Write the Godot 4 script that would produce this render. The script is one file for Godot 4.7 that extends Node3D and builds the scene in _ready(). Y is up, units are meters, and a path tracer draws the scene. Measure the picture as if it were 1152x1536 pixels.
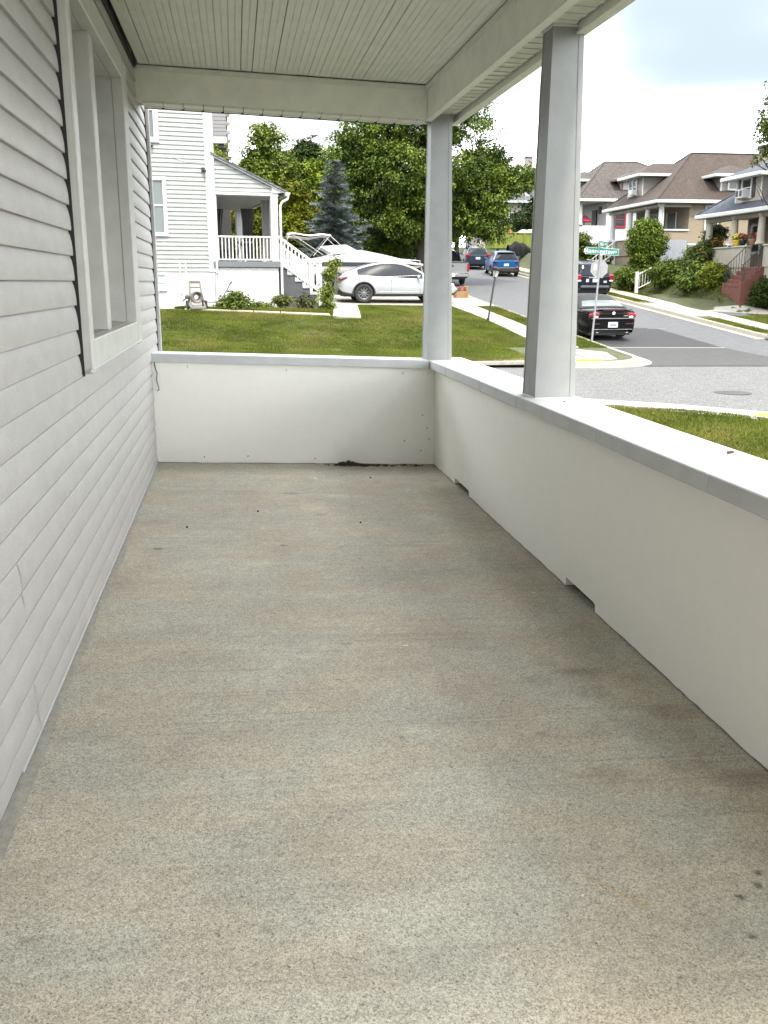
extends Node3D
# A painted front porch looking out over a hillside street of bungalows.
# World: y up, metres; the porch runs along -z, the house wall is at x = -0.67, the street climbs along -z.

var M := {}
var used := {}
var rng := RandomNumberGenerator.new()
var noise := FastNoiseLite.new()


class Mb:
	var v := PackedVector3Array()
	var n := PackedVector3Array()
	var uv := PackedVector2Array()
	var uv2 := PackedVector2Array()
	var ix := PackedInt32Array()
	func vert(p: Vector3, no: Vector3, t := Vector2.ZERO, t2 := Vector2.ZERO) -> int:
		v.append(p); n.append(no); uv.append(t); uv2.append(t2)
		return v.size() - 1
	func tri(a: Vector3, b: Vector3, c: Vector3) -> void:   # counter-clockwise seen from outside
		var no := (b - a).cross(c - a).normalized()
		var i := vert(a, no); vert(b, no); vert(c, no)
		ix.append_array([i, i + 2, i + 1])
	func quad(a: Vector3, b: Vector3, c: Vector3, d: Vector3) -> void:
		var no := (c - a).cross(d - b).normalized()
		var w := (b - a).length()
		var h := (d - a).length()
		var i := vert(a, no, Vector2(0, h), Vector2(0, 1)); vert(b, no, Vector2(w, h), Vector2(1, 1)); vert(c, no, Vector2(w, 0), Vector2(1, 0)); vert(d, no, Vector2.ZERO, Vector2(0, 0))
		ix.append_array([i, i + 2, i + 1, i, i + 3, i + 2])
	func quad2(a: Vector3, b: Vector3, c: Vector3, d: Vector3) -> void:
		quad(a, b, c, d); quad(d, c, b, a)
	func hexa(p: Array) -> void:   # p0..3 bottom counter-clockwise from above, p4..7 top
		quad(p[3], p[2], p[1], p[0]); quad(p[4], p[5], p[6], p[7])
		quad(p[0], p[1], p[5], p[4]); quad(p[1], p[2], p[6], p[5])
		quad(p[2], p[3], p[7], p[6]); quad(p[3], p[0], p[4], p[7])
	func box(c: Vector3, s: Vector3, b := Basis()) -> void:
		var p := []
		for k in [[-1, -1, 1], [1, -1, 1], [1, -1, -1], [-1, -1, -1], [-1, 1, 1], [1, 1, 1], [1, 1, -1], [-1, 1, -1]]:
			p.append(c + b * (Vector3(k[0], k[1], k[2]) * s * 0.5))
		hexa(p)
	func span(lo: Vector3, hi: Vector3) -> void:
		box((lo + hi) * 0.5, (hi - lo).abs())
	func rbox(c: Vector3, s: Vector3, r: float, b := Basis()) -> void:   # box with chamfered edges
		var h := s * 0.5
		var g := h - Vector3.ONE * minf(r, minf(h.x, minf(h.y, h.z)) * 0.95)
		var P := func(x, y, z): return c + b * Vector3(x, y, z)
		for ax in 3:
			var u := (ax + 1) % 3
			var w := (ax + 2) % 3
			for sg in [-1.0, 1.0]:
				var q := []
				for k in [[-1, -1], [1, -1], [1, 1], [-1, 1]]:
					var t := Vector3.ZERO
					t[ax] = h[ax] * sg; t[u] = g[u] * k[0]; t[w] = g[w] * k[1]
					q.append(c + b * t)
				if sg > 0: quad(q[0], q[1], q[2], q[3])
				else: quad(q[3], q[2], q[1], q[0])
			for su in [-1.0, 1.0]:
				for sw in [-1.0, 1.0]:
					var q := []
					for k in [[0, -1], [0, 1], [1, 1], [1, -1]]:
						var t := Vector3.ZERO
						t[ax] = g[ax] * k[1]
						t[u] = (h[u] if k[0] == 0 else g[u]) * su
						t[w] = (g[w] if k[0] == 0 else h[w]) * sw
						q.append(c + b * t)
					if su * sw < 0: quad(q[0], q[1], q[2], q[3])
					else: quad(q[3], q[2], q[1], q[0])
		for sx in [-1.0, 1.0]:
			for sy in [-1.0, 1.0]:
				for sz in [-1.0, 1.0]:
					var a: Vector3 = P.call(h.x * sx, g.y * sy, g.z * sz)
					var d: Vector3 = P.call(g.x * sx, h.y * sy, g.z * sz)
					var e: Vector3 = P.call(g.x * sx, g.y * sy, h.z * sz)
					if sx * sy * sz > 0: tri(a, d, e)
					else: tri(a, e, d)
	func tube(pts: Array, rad: Variant, seg := 8, caps := true) -> void:
		var rows := []
		var side := Vector3.ZERO
		for i in pts.size():
			var d: Vector3 = (pts[mini(i + 1, pts.size() - 1)] - pts[maxi(i - 1, 0)]).normalized()
			if i == 0: side = d.cross(Vector3.UP if absf(d.y) < 0.9 else Vector3.RIGHT).normalized()
			side = (side - d * side.dot(d)).normalized()
			var up := side.cross(d)
			var r: float = rad[i] if rad is Array else rad
			var row := []
			for k in seg + 1:
				var a := TAU * k / seg
				var o := side * cos(a) + up * sin(a)
				row.append(vert(pts[i] + o * r, o, Vector2(float(k) / seg, i)))
			rows.append(row)
		for i in pts.size() - 1:
			for k in seg:
				ix.append_array([rows[i][k], rows[i + 1][k + 1], rows[i + 1][k], rows[i][k], rows[i][k + 1], rows[i + 1][k + 1]])
		if caps:
			for e in [0, pts.size() - 1]:
				var d: Vector3 = (pts[0] - pts[1]).normalized() if e == 0 else (pts[e] - pts[e - 1]).normalized()
				var m := vert(pts[e], d)
				for k in seg:
					var a := vert(v[rows[e][k]], d)
					var b := vert(v[rows[e][k + 1]], d)
					if e == 0: ix.append_array([m, b, a])
					else: ix.append_array([m, a, b])
	func lathe(prof: Array, seg := 16, xf := Transform3D()) -> void:   # prof: Vector2(radius, height), from the bottom up
		var rows := []
		for i in prof.size():
			var d: Vector2 = prof[mini(i + 1, prof.size() - 1)] - prof[maxi(i - 1, 0)]
			var row := []
			for k in seg + 1:
				var a := TAU * k / seg
				var o := Vector3(cos(a), 0, sin(a))
				var no := (o * d.y - Vector3.UP * d.x).normalized()
				row.append(vert(xf * (o * prof[i].x + Vector3.UP * prof[i].y), (xf.basis * no).normalized(), Vector2(float(k) / seg, i)))
			rows.append(row)
		for i in prof.size() - 1:
			for k in seg:
				ix.append_array([rows[i][k], rows[i][k + 1], rows[i + 1][k + 1], rows[i][k], rows[i + 1][k + 1], rows[i + 1][k]])
	func prism(poly: PackedVector2Array, depth: float, xf := Transform3D()) -> void:   # polygon in x, y; from z = -depth/2 to depth/2
		if Geometry2D.is_polygon_clockwise(poly): poly.reverse()
		var t := Geometry2D.triangulate_polygon(poly)
		var P := func(q: Vector2, z: float): return xf * Vector3(q.x, q.y, z)
		for i in range(0, t.size(), 3):
			var q := [poly[t[i]], poly[t[i + 1]], poly[t[i + 2]]]
			if (q[1] - q[0]).cross(q[2] - q[0]) < 0: q = [q[0], q[2], q[1]]
			tri(P.call(q[0], depth / 2), P.call(q[1], depth / 2), P.call(q[2], depth / 2))
			tri(P.call(q[0], -depth / 2), P.call(q[2], -depth / 2), P.call(q[1], -depth / 2))
		for i in poly.size():
			var a := poly[i]
			var b := poly[(i + 1) % poly.size()]
			quad(P.call(a, -depth / 2), P.call(b, -depth / 2), P.call(b, depth / 2), P.call(a, depth / 2))
	func grid(f: Callable, nu: int, nv: int, keep: Variant = null, scale := 1.0) -> void:   # f(u, v) in 0..1; outside where (df/du x df/dv) points
		var base := v.size()
		var pts := []
		for j in nv + 1:
			for i in nu + 1:
				pts.append(f.call(float(i) / nu, float(j) / nv))
		for j in nv + 1:
			for i in nu + 1:
				var du: Vector3 = pts[j * (nu + 1) + mini(i + 1, nu)] - pts[j * (nu + 1) + maxi(i - 1, 0)]
				var dv: Vector3 = pts[mini(j + 1, nv) * (nu + 1) + i] - pts[maxi(j - 1, 0) * (nu + 1) + i]
				var no := du.cross(dv).normalized()
				var p: Vector3 = pts[j * (nu + 1) + i]
				vert(p, no, Vector2(p.x, p.z) * scale, Vector2(float(i) / nu, float(j) / nv))
		for j in nv:
			for i in nu:
				if keep != null and not keep.call((i + 0.5) / nu, (j + 0.5) / nv): continue
				var a := base + j * (nu + 1) + i
				var b := a + nu + 1
				ix.append_array([a, b + 1, a + 1, a, b, b + 1])
	func mesh() -> ArrayMesh:
		var ar := []
		ar.resize(Mesh.ARRAY_MAX)
		ar[Mesh.ARRAY_VERTEX] = v; ar[Mesh.ARRAY_NORMAL] = n; ar[Mesh.ARRAY_TEX_UV] = uv; ar[Mesh.ARRAY_TEX_UV2] = uv2; ar[Mesh.ARRAY_INDEX] = ix
		var m := ArrayMesh.new()
		m.add_surface_from_arrays(Mesh.PRIMITIVE_TRIANGLES, ar)
		return m


# ---------------------------------------------------------------- naming and tagging
func numbered(called: String, parent: Node) -> String:
	var key := "%d/%s" % [parent.get_instance_id(), called]
	var k: int = used.get(key, 0)
	used[key] = k + 1
	return called if k == 0 else "%s_%03d" % [called, k]

func put(called: String, what: Variant, m: Material, parent: Node = self) -> MeshInstance3D:
	var o := MeshInstance3D.new()
	o.name = numbered(called, parent)
	o.mesh = what.mesh() if what is Mb else what
	o.material_override = m
	parent.add_child(o, true)
	return o

func tag(o: Node, label: String, category: String, group := "") -> Node:
	o.set_meta("label", label)
	o.set_meta("category", category)
	if group: o.set_meta("group", group)
	return o

func thing(called: String, label: String, category: String, at := Vector3.ZERO, turn := 0.0, group := "") -> Node3D:
	var o := Node3D.new()
	o.name = numbered(called, self)
	add_child(o, true)
	o.position = at
	o.rotation.y = turn
	tag(o, label, category, group)
	return o

func structure(called: String, what: Variant, m: Material) -> MeshInstance3D:
	var o := put(called, what, m)
	o.set_meta("kind", "structure")
	return o

func hub(called: String) -> Node3D:   # a piece of the setting made of pieces
	var o := Node3D.new()
	o.name = numbered(called, self)
	o.set_meta("kind", "structure")
	add_child(o, true)
	return o

func copy(src: Node3D, called: String, label: String, at: Vector3, turn := 0.0) -> Node3D:
	var o: Node3D = src.duplicate()
	o.name = numbered(called, self)
	add_child(o, true)
	o.position = at
	o.rotation.y = turn
	o.set_meta("label", label)
	return o

# ---------------------------------------------------------------- the lie of the land
func ss(a: float, b: float, x: float) -> float:
	var t := clampf((x - a) / (b - a), 0.0, 1.0)
	return t * t * (3.0 - 2.0 * t)

func ramp(D: float) -> float:
	var t := D - 24.5
	return 0.0725 * (sqrt(t * t + 1.5) + t) / 2.0 - 0.03 * maxf(0.0, D - 75.0) - 0.0425 * maxf(0.0, D - 130.0)

func road_y(x: float, D: float) -> float:
	return -0.60 - 0.012 * (clampf(x, -30.0, 30.0) - 6.0) + ramp(D)

func kerb_x(D: float) -> float:
	return 17.5 + 0.035 * (D - 29.0)

func left_y(x: float, D: float) -> float:
	return road_y(x, D) + 0.13 + 0.40 * ss(25, 32, D) * (1.0 - ss(33.5, 39.0, D)) * (1.0 - ss(4, 10.5, x))

func right_y(x: float, D: float) -> float:
	var d := x - kerb_x(D)
	return road_y(x, D) + 0.14 + 0.95 * ss(36.3, 38.7, D) * ss(2.3, 3.6, d) + 0.03 * maxf(0.0, d - 4.6)

func near_y(x: float, D: float) -> float:
	return road_y(x, D) + 0.13 - 0.0 * D

func P(x: float, y: float, D: float) -> Vector3: return Vector3(x, y, -D)
func onL(x: float, D: float, up := 0.0) -> Vector3: return Vector3(x, left_y(x, D) + up, -D)
func onR(x: float, D: float, up := 0.0) -> Vector3: return Vector3(x, right_y(x, D) + up, -D)
func onS(x: float, D: float, up := 0.0) -> Vector3: return Vector3(x, road_y(x, D) + up, -D)
func sl(x: float) -> float: return -0.037 * (x - 1.6)      # the porch floor falls away from the house

# ---------------------------------------------------------------- materials
func col(r: float, g: float, b: float) -> Color: return Color(r, g, b).linear_to_srgb()   # real-world (linear) colour

func mat(r: float, g: float, b: float, rough := 0.8, metal := 0.0) -> StandardMaterial3D:
	var m := StandardMaterial3D.new()
	m.albedo_color = col(r, g, b)
	m.roughness = rough
	m.metallic = metal
	return m

func seeded(sd: int, freq: float, oct := 4, kind := FastNoiseLite.TYPE_SIMPLEX_SMOOTH) -> FastNoiseLite:
	var f := FastNoiseLite.new()
	f.seed = sd; f.frequency = freq; f.noise_type = kind; f.fractal_octaves = oct
	f.fractal_type = FastNoiseLite.FRACTAL_FBM if oct > 1 else FastNoiseLite.FRACTAL_NONE
	return f

func bytes(f: FastNoiseLite, w: int, h: int) -> PackedByteArray:
	var im := f.get_seamless_image(w, h)
	im.convert(Image.FORMAT_L8)
	return im.get_data()

func gray_tex(w: int, h: int, layers: Array, lo: float, hi: float, tint := Vector3.ONE) -> ImageTexture:
	# layers: [noise bytes, weight]; maps the weighted mean (0..1) to lo..hi and multiplies by a tint
	var out := PackedByteArray()
	out.resize(w * h * 3)
	var a: PackedByteArray = layers[0][0]
	var b: PackedByteArray = layers[1][0] if layers.size() > 1 else a
	var c: PackedByteArray = layers[2][0] if layers.size() > 2 else a
	var wa: float = layers[0][1] / 255.0
	var wb: float = (layers[1][1] if layers.size() > 1 else 0.0) / 255.0
	var wc: float = (layers[2][1] if layers.size() > 2 else 0.0) / 255.0
	for i in w * h:
		var s := clampf(lo + (hi - lo) * (a[i] * wa + b[i] * wb + c[i] * wc), 0.0, 1.0) * 255.0
		out[i * 3] = int(s * tint.x); out[i * 3 + 1] = int(s * tint.y); out[i * 3 + 2] = int(s * tint.z)
	return ImageTexture.create_from_image(Image.create_from_data(w, h, false, Image.FORMAT_RGB8, out))

func tri_map(m: StandardMaterial3D, t: Texture2D, scale: Variant, world := true) -> StandardMaterial3D:
	m.albedo_texture = t
	m.uv1_triplanar = true
	m.uv1_world_triplanar = world
	m.uv1_scale = scale if scale is Vector3 else Vector3.ONE * scale
	return m

func bump(m: StandardMaterial3D, t: Texture2D, cm: float) -> StandardMaterial3D:
	m.heightmap_enabled = true
	m.heightmap_texture = t
	m.heightmap_scale = cm
	return m

func paint(r: float, g: float, b: float, metal := 0.0) -> StandardMaterial3D:
	var m := mat(r, g, b, 0.28, metal)
	m.clearcoat_enabled = true
	m.clearcoat = 0.25
	m.metallic_specular = 0.35
	m.clearcoat_roughness = 0.06
	return m

func dark_paint(r: float, g: float, b: float) -> StandardMaterial3D:
	var m := mat(r, g, b, 0.22)
	m.metallic_specular = 0.28
	return m

func foliage() -> StandardMaterial3D:
	var m := mat(1, 1, 1, 0.55)
	m.vertex_color_use_as_albedo = true
	m.backlight_enabled = true
	m.backlight = Color(0.12, 0.16, 0.04)
	m.metallic_specular = 0.22
	m.cull_mode = BaseMaterial3D.CULL_DISABLED
	return m

func make_materials() -> void:
	var fine := bytes(seeded(1, 0.22, 3), 512, 512)
	var grit := bytes(seeded(2, 0.45, 1, FastNoiseLite.TYPE_VALUE), 512, 512)
	var soft := bytes(seeded(3, 0.012, 4), 512, 512)
	var mid := bytes(seeded(4, 0.05, 4), 512, 512)
	var T_soft := gray_tex(512, 512, [[soft, 0.6], [mid, 0.3], [grit, 0.1]], 0.82, 1.06)
	var T_paint := gray_tex(512, 512, [[soft, 0.7], [mid, 0.15], [grit, 0.15]], 0.93, 1.03)
	var T_plaster := gray_tex(512, 512, [[soft, 0.35], [mid, 0.15], [fine, 0.5]], 0.975, 1.02)
	var H_plaster := gray_tex(512, 512, [[mid, 0.05], [fine, 0.95]], 0.0, 1.0)
	var T_asphalt := gray_tex(512, 512, [[grit, 0.55], [fine, 0.25], [soft, 0.2]], 0.45, 1.1)
	var T_rough := gray_tex(512, 512, [[grit, 0.7], [fine, 0.2], [soft, 0.1]], 0.2, 1.25)
	var T_conc := gray_tex(512, 512, [[soft, 0.5], [mid, 0.25], [grit, 0.25]], 0.72, 1.1)
	var T_lawn := gray_tex(512, 512, [[soft, 0.45], [mid, 0.3], [fine, 0.25]], 0.45, 1.2)
	# wood-grain streaks for vinyl boards, roof streaks
	var streak_n := seeded(7, 0.035, 4)
	var sim := Image.create(512, 512, false, Image.FORMAT_L8)
	var rim := Image.create(512, 512, false, Image.FORMAT_L8)
	var sd := PackedByteArray(); sd.resize(512 * 512)
	var rd := PackedByteArray(); rd.resize(512 * 512)
	for y in 512:
		var fy := 1.0 if y < 456 else (512.0 - y) / 56.0
		for x in 512:
			var a := TAU * x / 512.0
			var s := streak_n.get_noise_3d(cos(a) * 9.0, y * 1.6, sin(a) * 9.0) * fy + streak_n.get_noise_3d(cos(a) * 9.0, (y - 512) * 1.6, sin(a) * 9.0) * (1.0 - fy)
			sd[y * 512 + x] = int(clampf(0.9 + s * 0.22, 0, 1) * 255)
			var row := y / 16
			var tab := (x + (row * 37) % 64) / 22
			var hsh := fmod(absf(sin(float((tab % 24) * 127 + row * 311)) * 43758.5), 1.0)
			var edge := 0.72 if y % 16 < 3 else 1.0
			rd[y * 512 + x] = int(clampf((0.62 + 0.36 * hsh) * edge + s * 0.1, 0, 1) * 255)
	sim = Image.create_from_data(512, 512, false, Image.FORMAT_L8, sd)
	rim = Image.create_from_data(512, 512, false, Image.FORMAT_L8, rd)
	var T_streak := ImageTexture.create_from_image(sim)
	var T_roof := ImageTexture.create_from_image(rim)
	var dirt := bytes(seeded(12, 0.02, 5), 512, 512)
	var T_vinyl := gray_tex(512, 512, [[dirt, 0.4], [soft, 0.25], [grit, 0.35]], 0.88, 1.04)

	M.vinyl = tri_map(mat(0.424, 0.411, 0.394, 0.42), T_vinyl, Vector3(1.1, 1.1, 0.5))
	M.trim = tri_map(mat(0.529, 0.529, 0.494, 0.4), T_paint, 0.8)
	M.post = tri_map(mat(0.276, 0.285, 0.285, 0.42), T_paint, 0.9)
	M.ceiling = tri_map(mat(0.658, 0.658, 0.576, 0.5), T_paint, Vector3(1.5, 1.5, 0.6))
	M.beam = tri_map(mat(0.757, 0.757, 0.668, 0.45), T_paint, 0.7)
	M.plaster = bump(tri_map(mat(0.854, 0.845, 0.793, 0.8), T_plaster, 1.3), H_plaster, 0.2)
	M.cap = tri_map(mat(0.529, 0.543, 0.548, 0.6), T_paint, 0.7)
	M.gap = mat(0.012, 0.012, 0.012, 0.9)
	M.glass = mat(0.03, 0.035, 0.04, 0.06)
	M.glass.metallic_specular = 0.7
	M.white = tri_map(mat(0.427, 0.431, 0.427, 0.5), T_paint, 0.5)
	M.white_wall = bump(tri_map(mat(0.449, 0.453, 0.442, 0.7), T_paint, 0.4), H_plaster, 0.5)
	M.siding_far = tri_map(mat(0.231, 0.245, 0.237, 0.45), T_soft, 0.4)
	M.white_siding = mat(0.357, 0.363, 0.369, 0.5)
	M.cream = tri_map(mat(0.270, 0.248, 0.207, 0.6), T_paint, 0.4)
	M.taupe = mat(0.168, 0.154, 0.134, 0.6)
	M.stucco = bump(tri_map(mat(0.230, 0.190, 0.141, 0.9), T_plaster, 0.8), H_plaster, 2.0)
	M.lattice = tri_map(mat(0.207, 0.222, 0.254, 0.7), T_paint, 0.5)
	M.roof_brown = tri_map(mat(0.050, 0.034, 0.026, 0.95), T_roof, Vector3(0.5, 0.5, 0.5))
	M.roof_gray = tri_map(mat(0.069, 0.058, 0.052, 0.95), T_roof, Vector3(0.4, 0.4, 0.4))
	M.roof_blue = tri_map(mat(0.061, 0.072, 0.098, 0.95), T_roof, Vector3(0.5, 0.5, 0.5))
	M.roof_slate = tri_map(mat(0.125, 0.134, 0.149, 0.95), T_roof, Vector3(0.3, 0.3, 0.3))
	M.brick = tri_map(mat(0.198, 0.162, 0.144, 0.9), T_conc, 0.8)
	M.brick_red = tri_map(mat(0.122, 0.043, 0.031, 0.9), T_conc, 1.2)
	M.deck_gray = mat(0.084, 0.093, 0.104, 0.7)
	M.wall_gray = tri_map(mat(0.056, 0.059, 0.068, 0.8), T_soft, 0.6)
	M.curtain = mat(0.140, 0.133, 0.130, 0.9)
	M.sheer = mat(0.372, 0.360, 0.360, 0.9)
	M.asphalt = tri_map(mat(0.098, 0.102, 0.110, 0.9), T_asphalt, 0.3)
	M.asphalt_old = bump(tri_map(mat(0.143, 0.143, 0.143, 0.92), T_rough, 0.33), T_rough, 1.0)
	M.asphalt_dark = tri_map(mat(0.019, 0.019, 0.022, 0.85), T_asphalt, 0.8)
	M.asphalt_worn = tri_map(mat(0.048, 0.048, 0.048, 0.9), T_asphalt, 0.3)
	M.walk = tri_map(mat(0.283, 0.255, 0.198, 0.9), T_conc, 0.7)
	M.walk_pale = tri_map(mat(0.295, 0.278, 0.243, 0.9), T_conc, 0.6)
	M.kerb = tri_map(mat(0.260, 0.238, 0.198, 0.9), T_conc, 0.9)
	M.yellow = tri_map(mat(0.60, 0.42, 0.02, 0.8), T_conc, 1.2)
	M.lawn = tri_map(mat(0.052, 0.061, 0.017, 0.95), T_lawn, 0.35)
	M.soil = tri_map(mat(0.11, 0.085, 0.055, 0.95), T_conc, 0.6)
	M.grass = foliage()
	M.grass.backlight = Color(0.06, 0.07, 0.02)
	M.leaf = foliage()
	M.needle = foliage()
	M.needle.backlight_enabled = false
	M.bark = tri_map(mat(0.075, 0.06, 0.048, 0.95), T_conc, 2.0)
	M.steel = mat(0.42, 0.43, 0.45, 0.45, 0.7)
	M.galv = tri_map(mat(0.216, 0.222, 0.234, 0.5), T_soft, 1.5)
	M.sign_green = mat(0.000, 0.119, 0.089, 0.4)
	M.sign_white = mat(0.386, 0.386, 0.386, 0.4)
	M.black = mat(0.012, 0.012, 0.013, 0.45)
	M.rubber = mat(0.018, 0.018, 0.019, 0.85)
	M.rim_gray = mat(0.16, 0.165, 0.17, 0.35, 0.6)
	M.rim_bright = mat(0.5, 0.5, 0.52, 0.3, 0.7)
	M.trim_black = mat(0.02, 0.02, 0.022, 0.6)
	M.chrome = mat(0.7, 0.7, 0.7, 0.12, 1.0)
	M.lamp_red = mat(0.20, 0.008, 0.012, 0.2)
	M.lamp_clear = mat(0.75, 0.72, 0.72, 0.15)
	M.plate = mat(0.546, 0.553, 0.574, 0.4)
	M.ink = mat(0.05, 0.08, 0.25, 0.6)
	M.car_glass = mat(0.018, 0.021, 0.025, 0.04)
	M.car_glass.metallic_specular = 0.30
	M.car_glass_light = mat(0.10, 0.12, 0.12, 0.08)
	M.car_glass_light.metallic_specular = 0.3
	M.dark_window = mat(0.028, 0.031, 0.037, 0.22)
	M.dark_window.metallic_specular = 0.16
	M.softtop = mat(0.014, 0.014, 0.016, 0.95)
	M.wood = tri_map(mat(0.240, 0.130, 0.053, 0.8), T_streak, 2.0)
	M.wood_dark = mat(0.12, 0.05, 0.025, 0.7)
	M.lime = tri_map(mat(0.135, 0.165, 0.020, 0.55), T_soft, 0.4)
	M.tarp = mat(0.010, 0.010, 0.011, 0.6)
	M.tarp.metallic_specular = 0.2
	M.red = mat(0.300, 0.012, 0.021, 0.6)
	M.pink = mat(0.372, 0.060, 0.084, 0.6)
	M.maroon = mat(0.20, 0.012, 0.03, 0.8)
	M.orange = mat(0.455, 0.119, 0.021, 0.6)
	M.yellow_flower = mat(0.7, 0.5, 0.03, 0.6)
	M.terracotta = mat(0.252, 0.120, 0.078, 0.8)
	M.gelcoat = mat(0.495, 0.495, 0.495, 0.18)
	M.navy = mat(0.03, 0.038, 0.055, 0.2)
	M.canvas = mat(0.560, 0.560, 0.546, 0.8)
	M.boat_glass = mat(0.35, 0.42, 0.43, 0.08)
	M.putty = mat(0.097, 0.088, 0.077, 0.6)
	M.dark_plastic = mat(0.03, 0.03, 0.032, 0.6)
	M.dirt = mat(0.055, 0.032, 0.022, 1.0)
	M.dead_leaf = mat(0.09, 0.06, 0.04, 0.9)
	M.chip = mat(0.6, 0.58, 0.52, 0.9)
	M.mortar = bump(tri_map(mat(0.52, 0.49, 0.42, 0.95), T_conc, 3.0), H_plaster, 1.0)
	M.concrete = floor_material(fine, grit)

func tile_noise(w: int, cell: int, sd: int) -> PackedByteArray:   # smooth value noise that repeats without a seam
	var n := w / cell
	var r := RandomNumberGenerator.new(); r.seed = sd
	var g := PackedFloat32Array()
	for i in n * n: g.append(r.randf() * 255.0)
	var out := PackedByteArray(); out.resize(w * w)
	for y in w:
		var gy := y / cell
		var fy := float(y % cell) / cell
		var r0 := gy * n
		var r1 := ((gy + 1) % n) * n
		for x in w:
			var gx := x / cell
			var fx := float(x % cell) / cell
			var hx := (gx + 1) % n
			var p := g[r0 + gx] + (g[r0 + hx] - g[r0 + gx]) * fx
			var q := g[r1 + gx] + (g[r1 + hx] - g[r1 + gx]) * fx
			out[y * w + x] = int(p + (q - p) * fy)
	return out

func floor_material(fine: PackedByteArray, grit: PackedByteArray) -> StandardMaterial3D:
	# fine: a broomed, pitted skin that repeats every 0.7 m; coarse: stains over the whole floor, once
	var w := 1024
	var g1 := tile_noise(w, 2, 21)
	var g2 := tile_noise(w, 8, 22)
	var g3 := tile_noise(w, 4, 23)
	var out := PackedByteArray(); out.resize(w * w * 3)
	for i in w * w:
		var a := g1[i] / 255.0
		var c := g3[i] / 255.0
		var s := 0.86 + (a - 0.5) * 0.34 + (g2[i] / 255.0 - 0.5) * 0.16 + (c - 0.5) * 0.24
		if c < 0.12: s *= 0.74
		elif c > 0.90: s *= 1.12
		s = clampf(s, 0.12, 1.0)
		out[i * 3] = int(s * 255); out[i * 3 + 1] = int(s * 252); out[i * 3 + 2] = int(s * 246)
	var t_fine := ImageTexture.create_from_image(Image.create_from_data(w, w, false, Image.FORMAT_RGB8, out))
	# coarse: v runs along the porch (10.6 m), u across (2.35 m)
	var cw := 256
	var ch := 1024
	var n1 := seeded(31, 0.010, 4)
	var n2 := seeded(32, 0.03, 4)
	var n3 := seeded(33, 0.014, 3)
	var co := PackedByteArray(); co.resize(cw * ch * 3)
	for y in ch:
		for x in cw:
			var mx := x * 0.92
			var my := y * 1.04
			var big := n1.get_noise_2d(mx, my)
			var sm := n2.get_noise_2d(mx * 0.8, my * 1.5)
			var mot := n2.get_noise_2d(mx * 3.0 + 50.0, my * 4.0)
			var warm := clampf(n3.get_noise_2d(mx, my * 1.6 + 900.0) * 1.7 + 0.45, 0.0, 1.0)
			var s := 0.92 + big * 0.06 + sm * 0.04 + mot * 0.03
			var i := (y * cw + x) * 3
			co[i] = int(clampf(s * (0.978 + 0.018 * warm), 0, 1) * 255)
			co[i + 1] = int(clampf(s * (0.98 - 0.012 * warm), 0, 1) * 255)
			co[i + 2] = int(clampf(s * (0.962 - 0.028 * warm), 0, 1) * 255)
	for k in 900:      # thin trowel and broom streaks across the slab
		var sy := rng.randi_range(0, ch - 1)
		var sx := rng.randi_range(-40, cw - 10)
		var ln := rng.randi_range(25, 150)
		var f := rng.randf_range(0.93, 1.055)
		for x in range(maxi(0, sx), mini(cw, sx + ln)):
			var fade := sin(PI * (x - sx) / float(ln))
			var i := (sy * cw + x) * 3
			for q in 3: co[i + q] = int(clampf(co[i + q] * lerpf(1.0, f, fade), 0, 255))
	var im := Image.create_from_data(cw, ch, false, Image.FORMAT_RGB8, co)
	stain(im, 0.34, -6.45, 0.05, 0.03, 0.85); stain(im, -0.48, -5.05, 0.025, 0.02, 0.7); stain(im, 0.21, -5.1, 0.016, 0.016, 0.75)
	for k in 14: stain(im, rng.randf_range(1.05, 1.55), -rng.randf_range(1.9, 3.4), rng.randf_range(0.03, 0.12), rng.randf_range(0.02, 0.07), rng.randf_range(0.90, 0.96))
	for k in 10: stain(im, rng.randf_range(0.0, 1.2), -rng.randf_range(1.4, 6.5), rng.randf_range(0.06, 0.2), rng.randf_range(0.04, 0.12), rng.randf_range(1.03, 1.07))
	for k in [[1.18, 1.86], [1.25, 1.9], [1.30, 1.80], [1.21, 1.76], [1.13, 1.72], [1.33, 1.72], [1.24, 1.62], [1.31, 1.60], [1.14, 1.55], [1.28, 1.95]]:
		stain(im, k[0], -k[1], 0.010, 0.008, 0.55)
	for k in 9: stain(im, 0.83 + 0.012 * k, -1.98 + 0.016 * k, 0.010, 0.012, 0.985, Vector3(1.01, 0.965, 0.90))
	for k in 20:
		stain(im, rng.randf_range(-0.6, 1.5), -rng.randf_range(1.2, 7.4), rng.randf_range(0.008, 0.03), rng.randf_range(0.006, 0.02), rng.randf_range(0.80, 0.93))
	var t_coarse := ImageTexture.create_from_image(im)
	var m := mat(0.605, 0.588, 0.53, 0.88)
	m.albedo_texture = t_fine
	m.uv1_scale = Vector3(1.0 / 0.7, 1.0 / 0.7, 1)
	bump(m, t_fine, 0.16)
	m.detail_enabled = true
	m.detail_albedo = t_coarse
	m.detail_blend_mode = BaseMaterial3D.BLEND_MODE_MUL
	m.detail_uv_layer = BaseMaterial3D.DETAIL_UV_2
	return m

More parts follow.
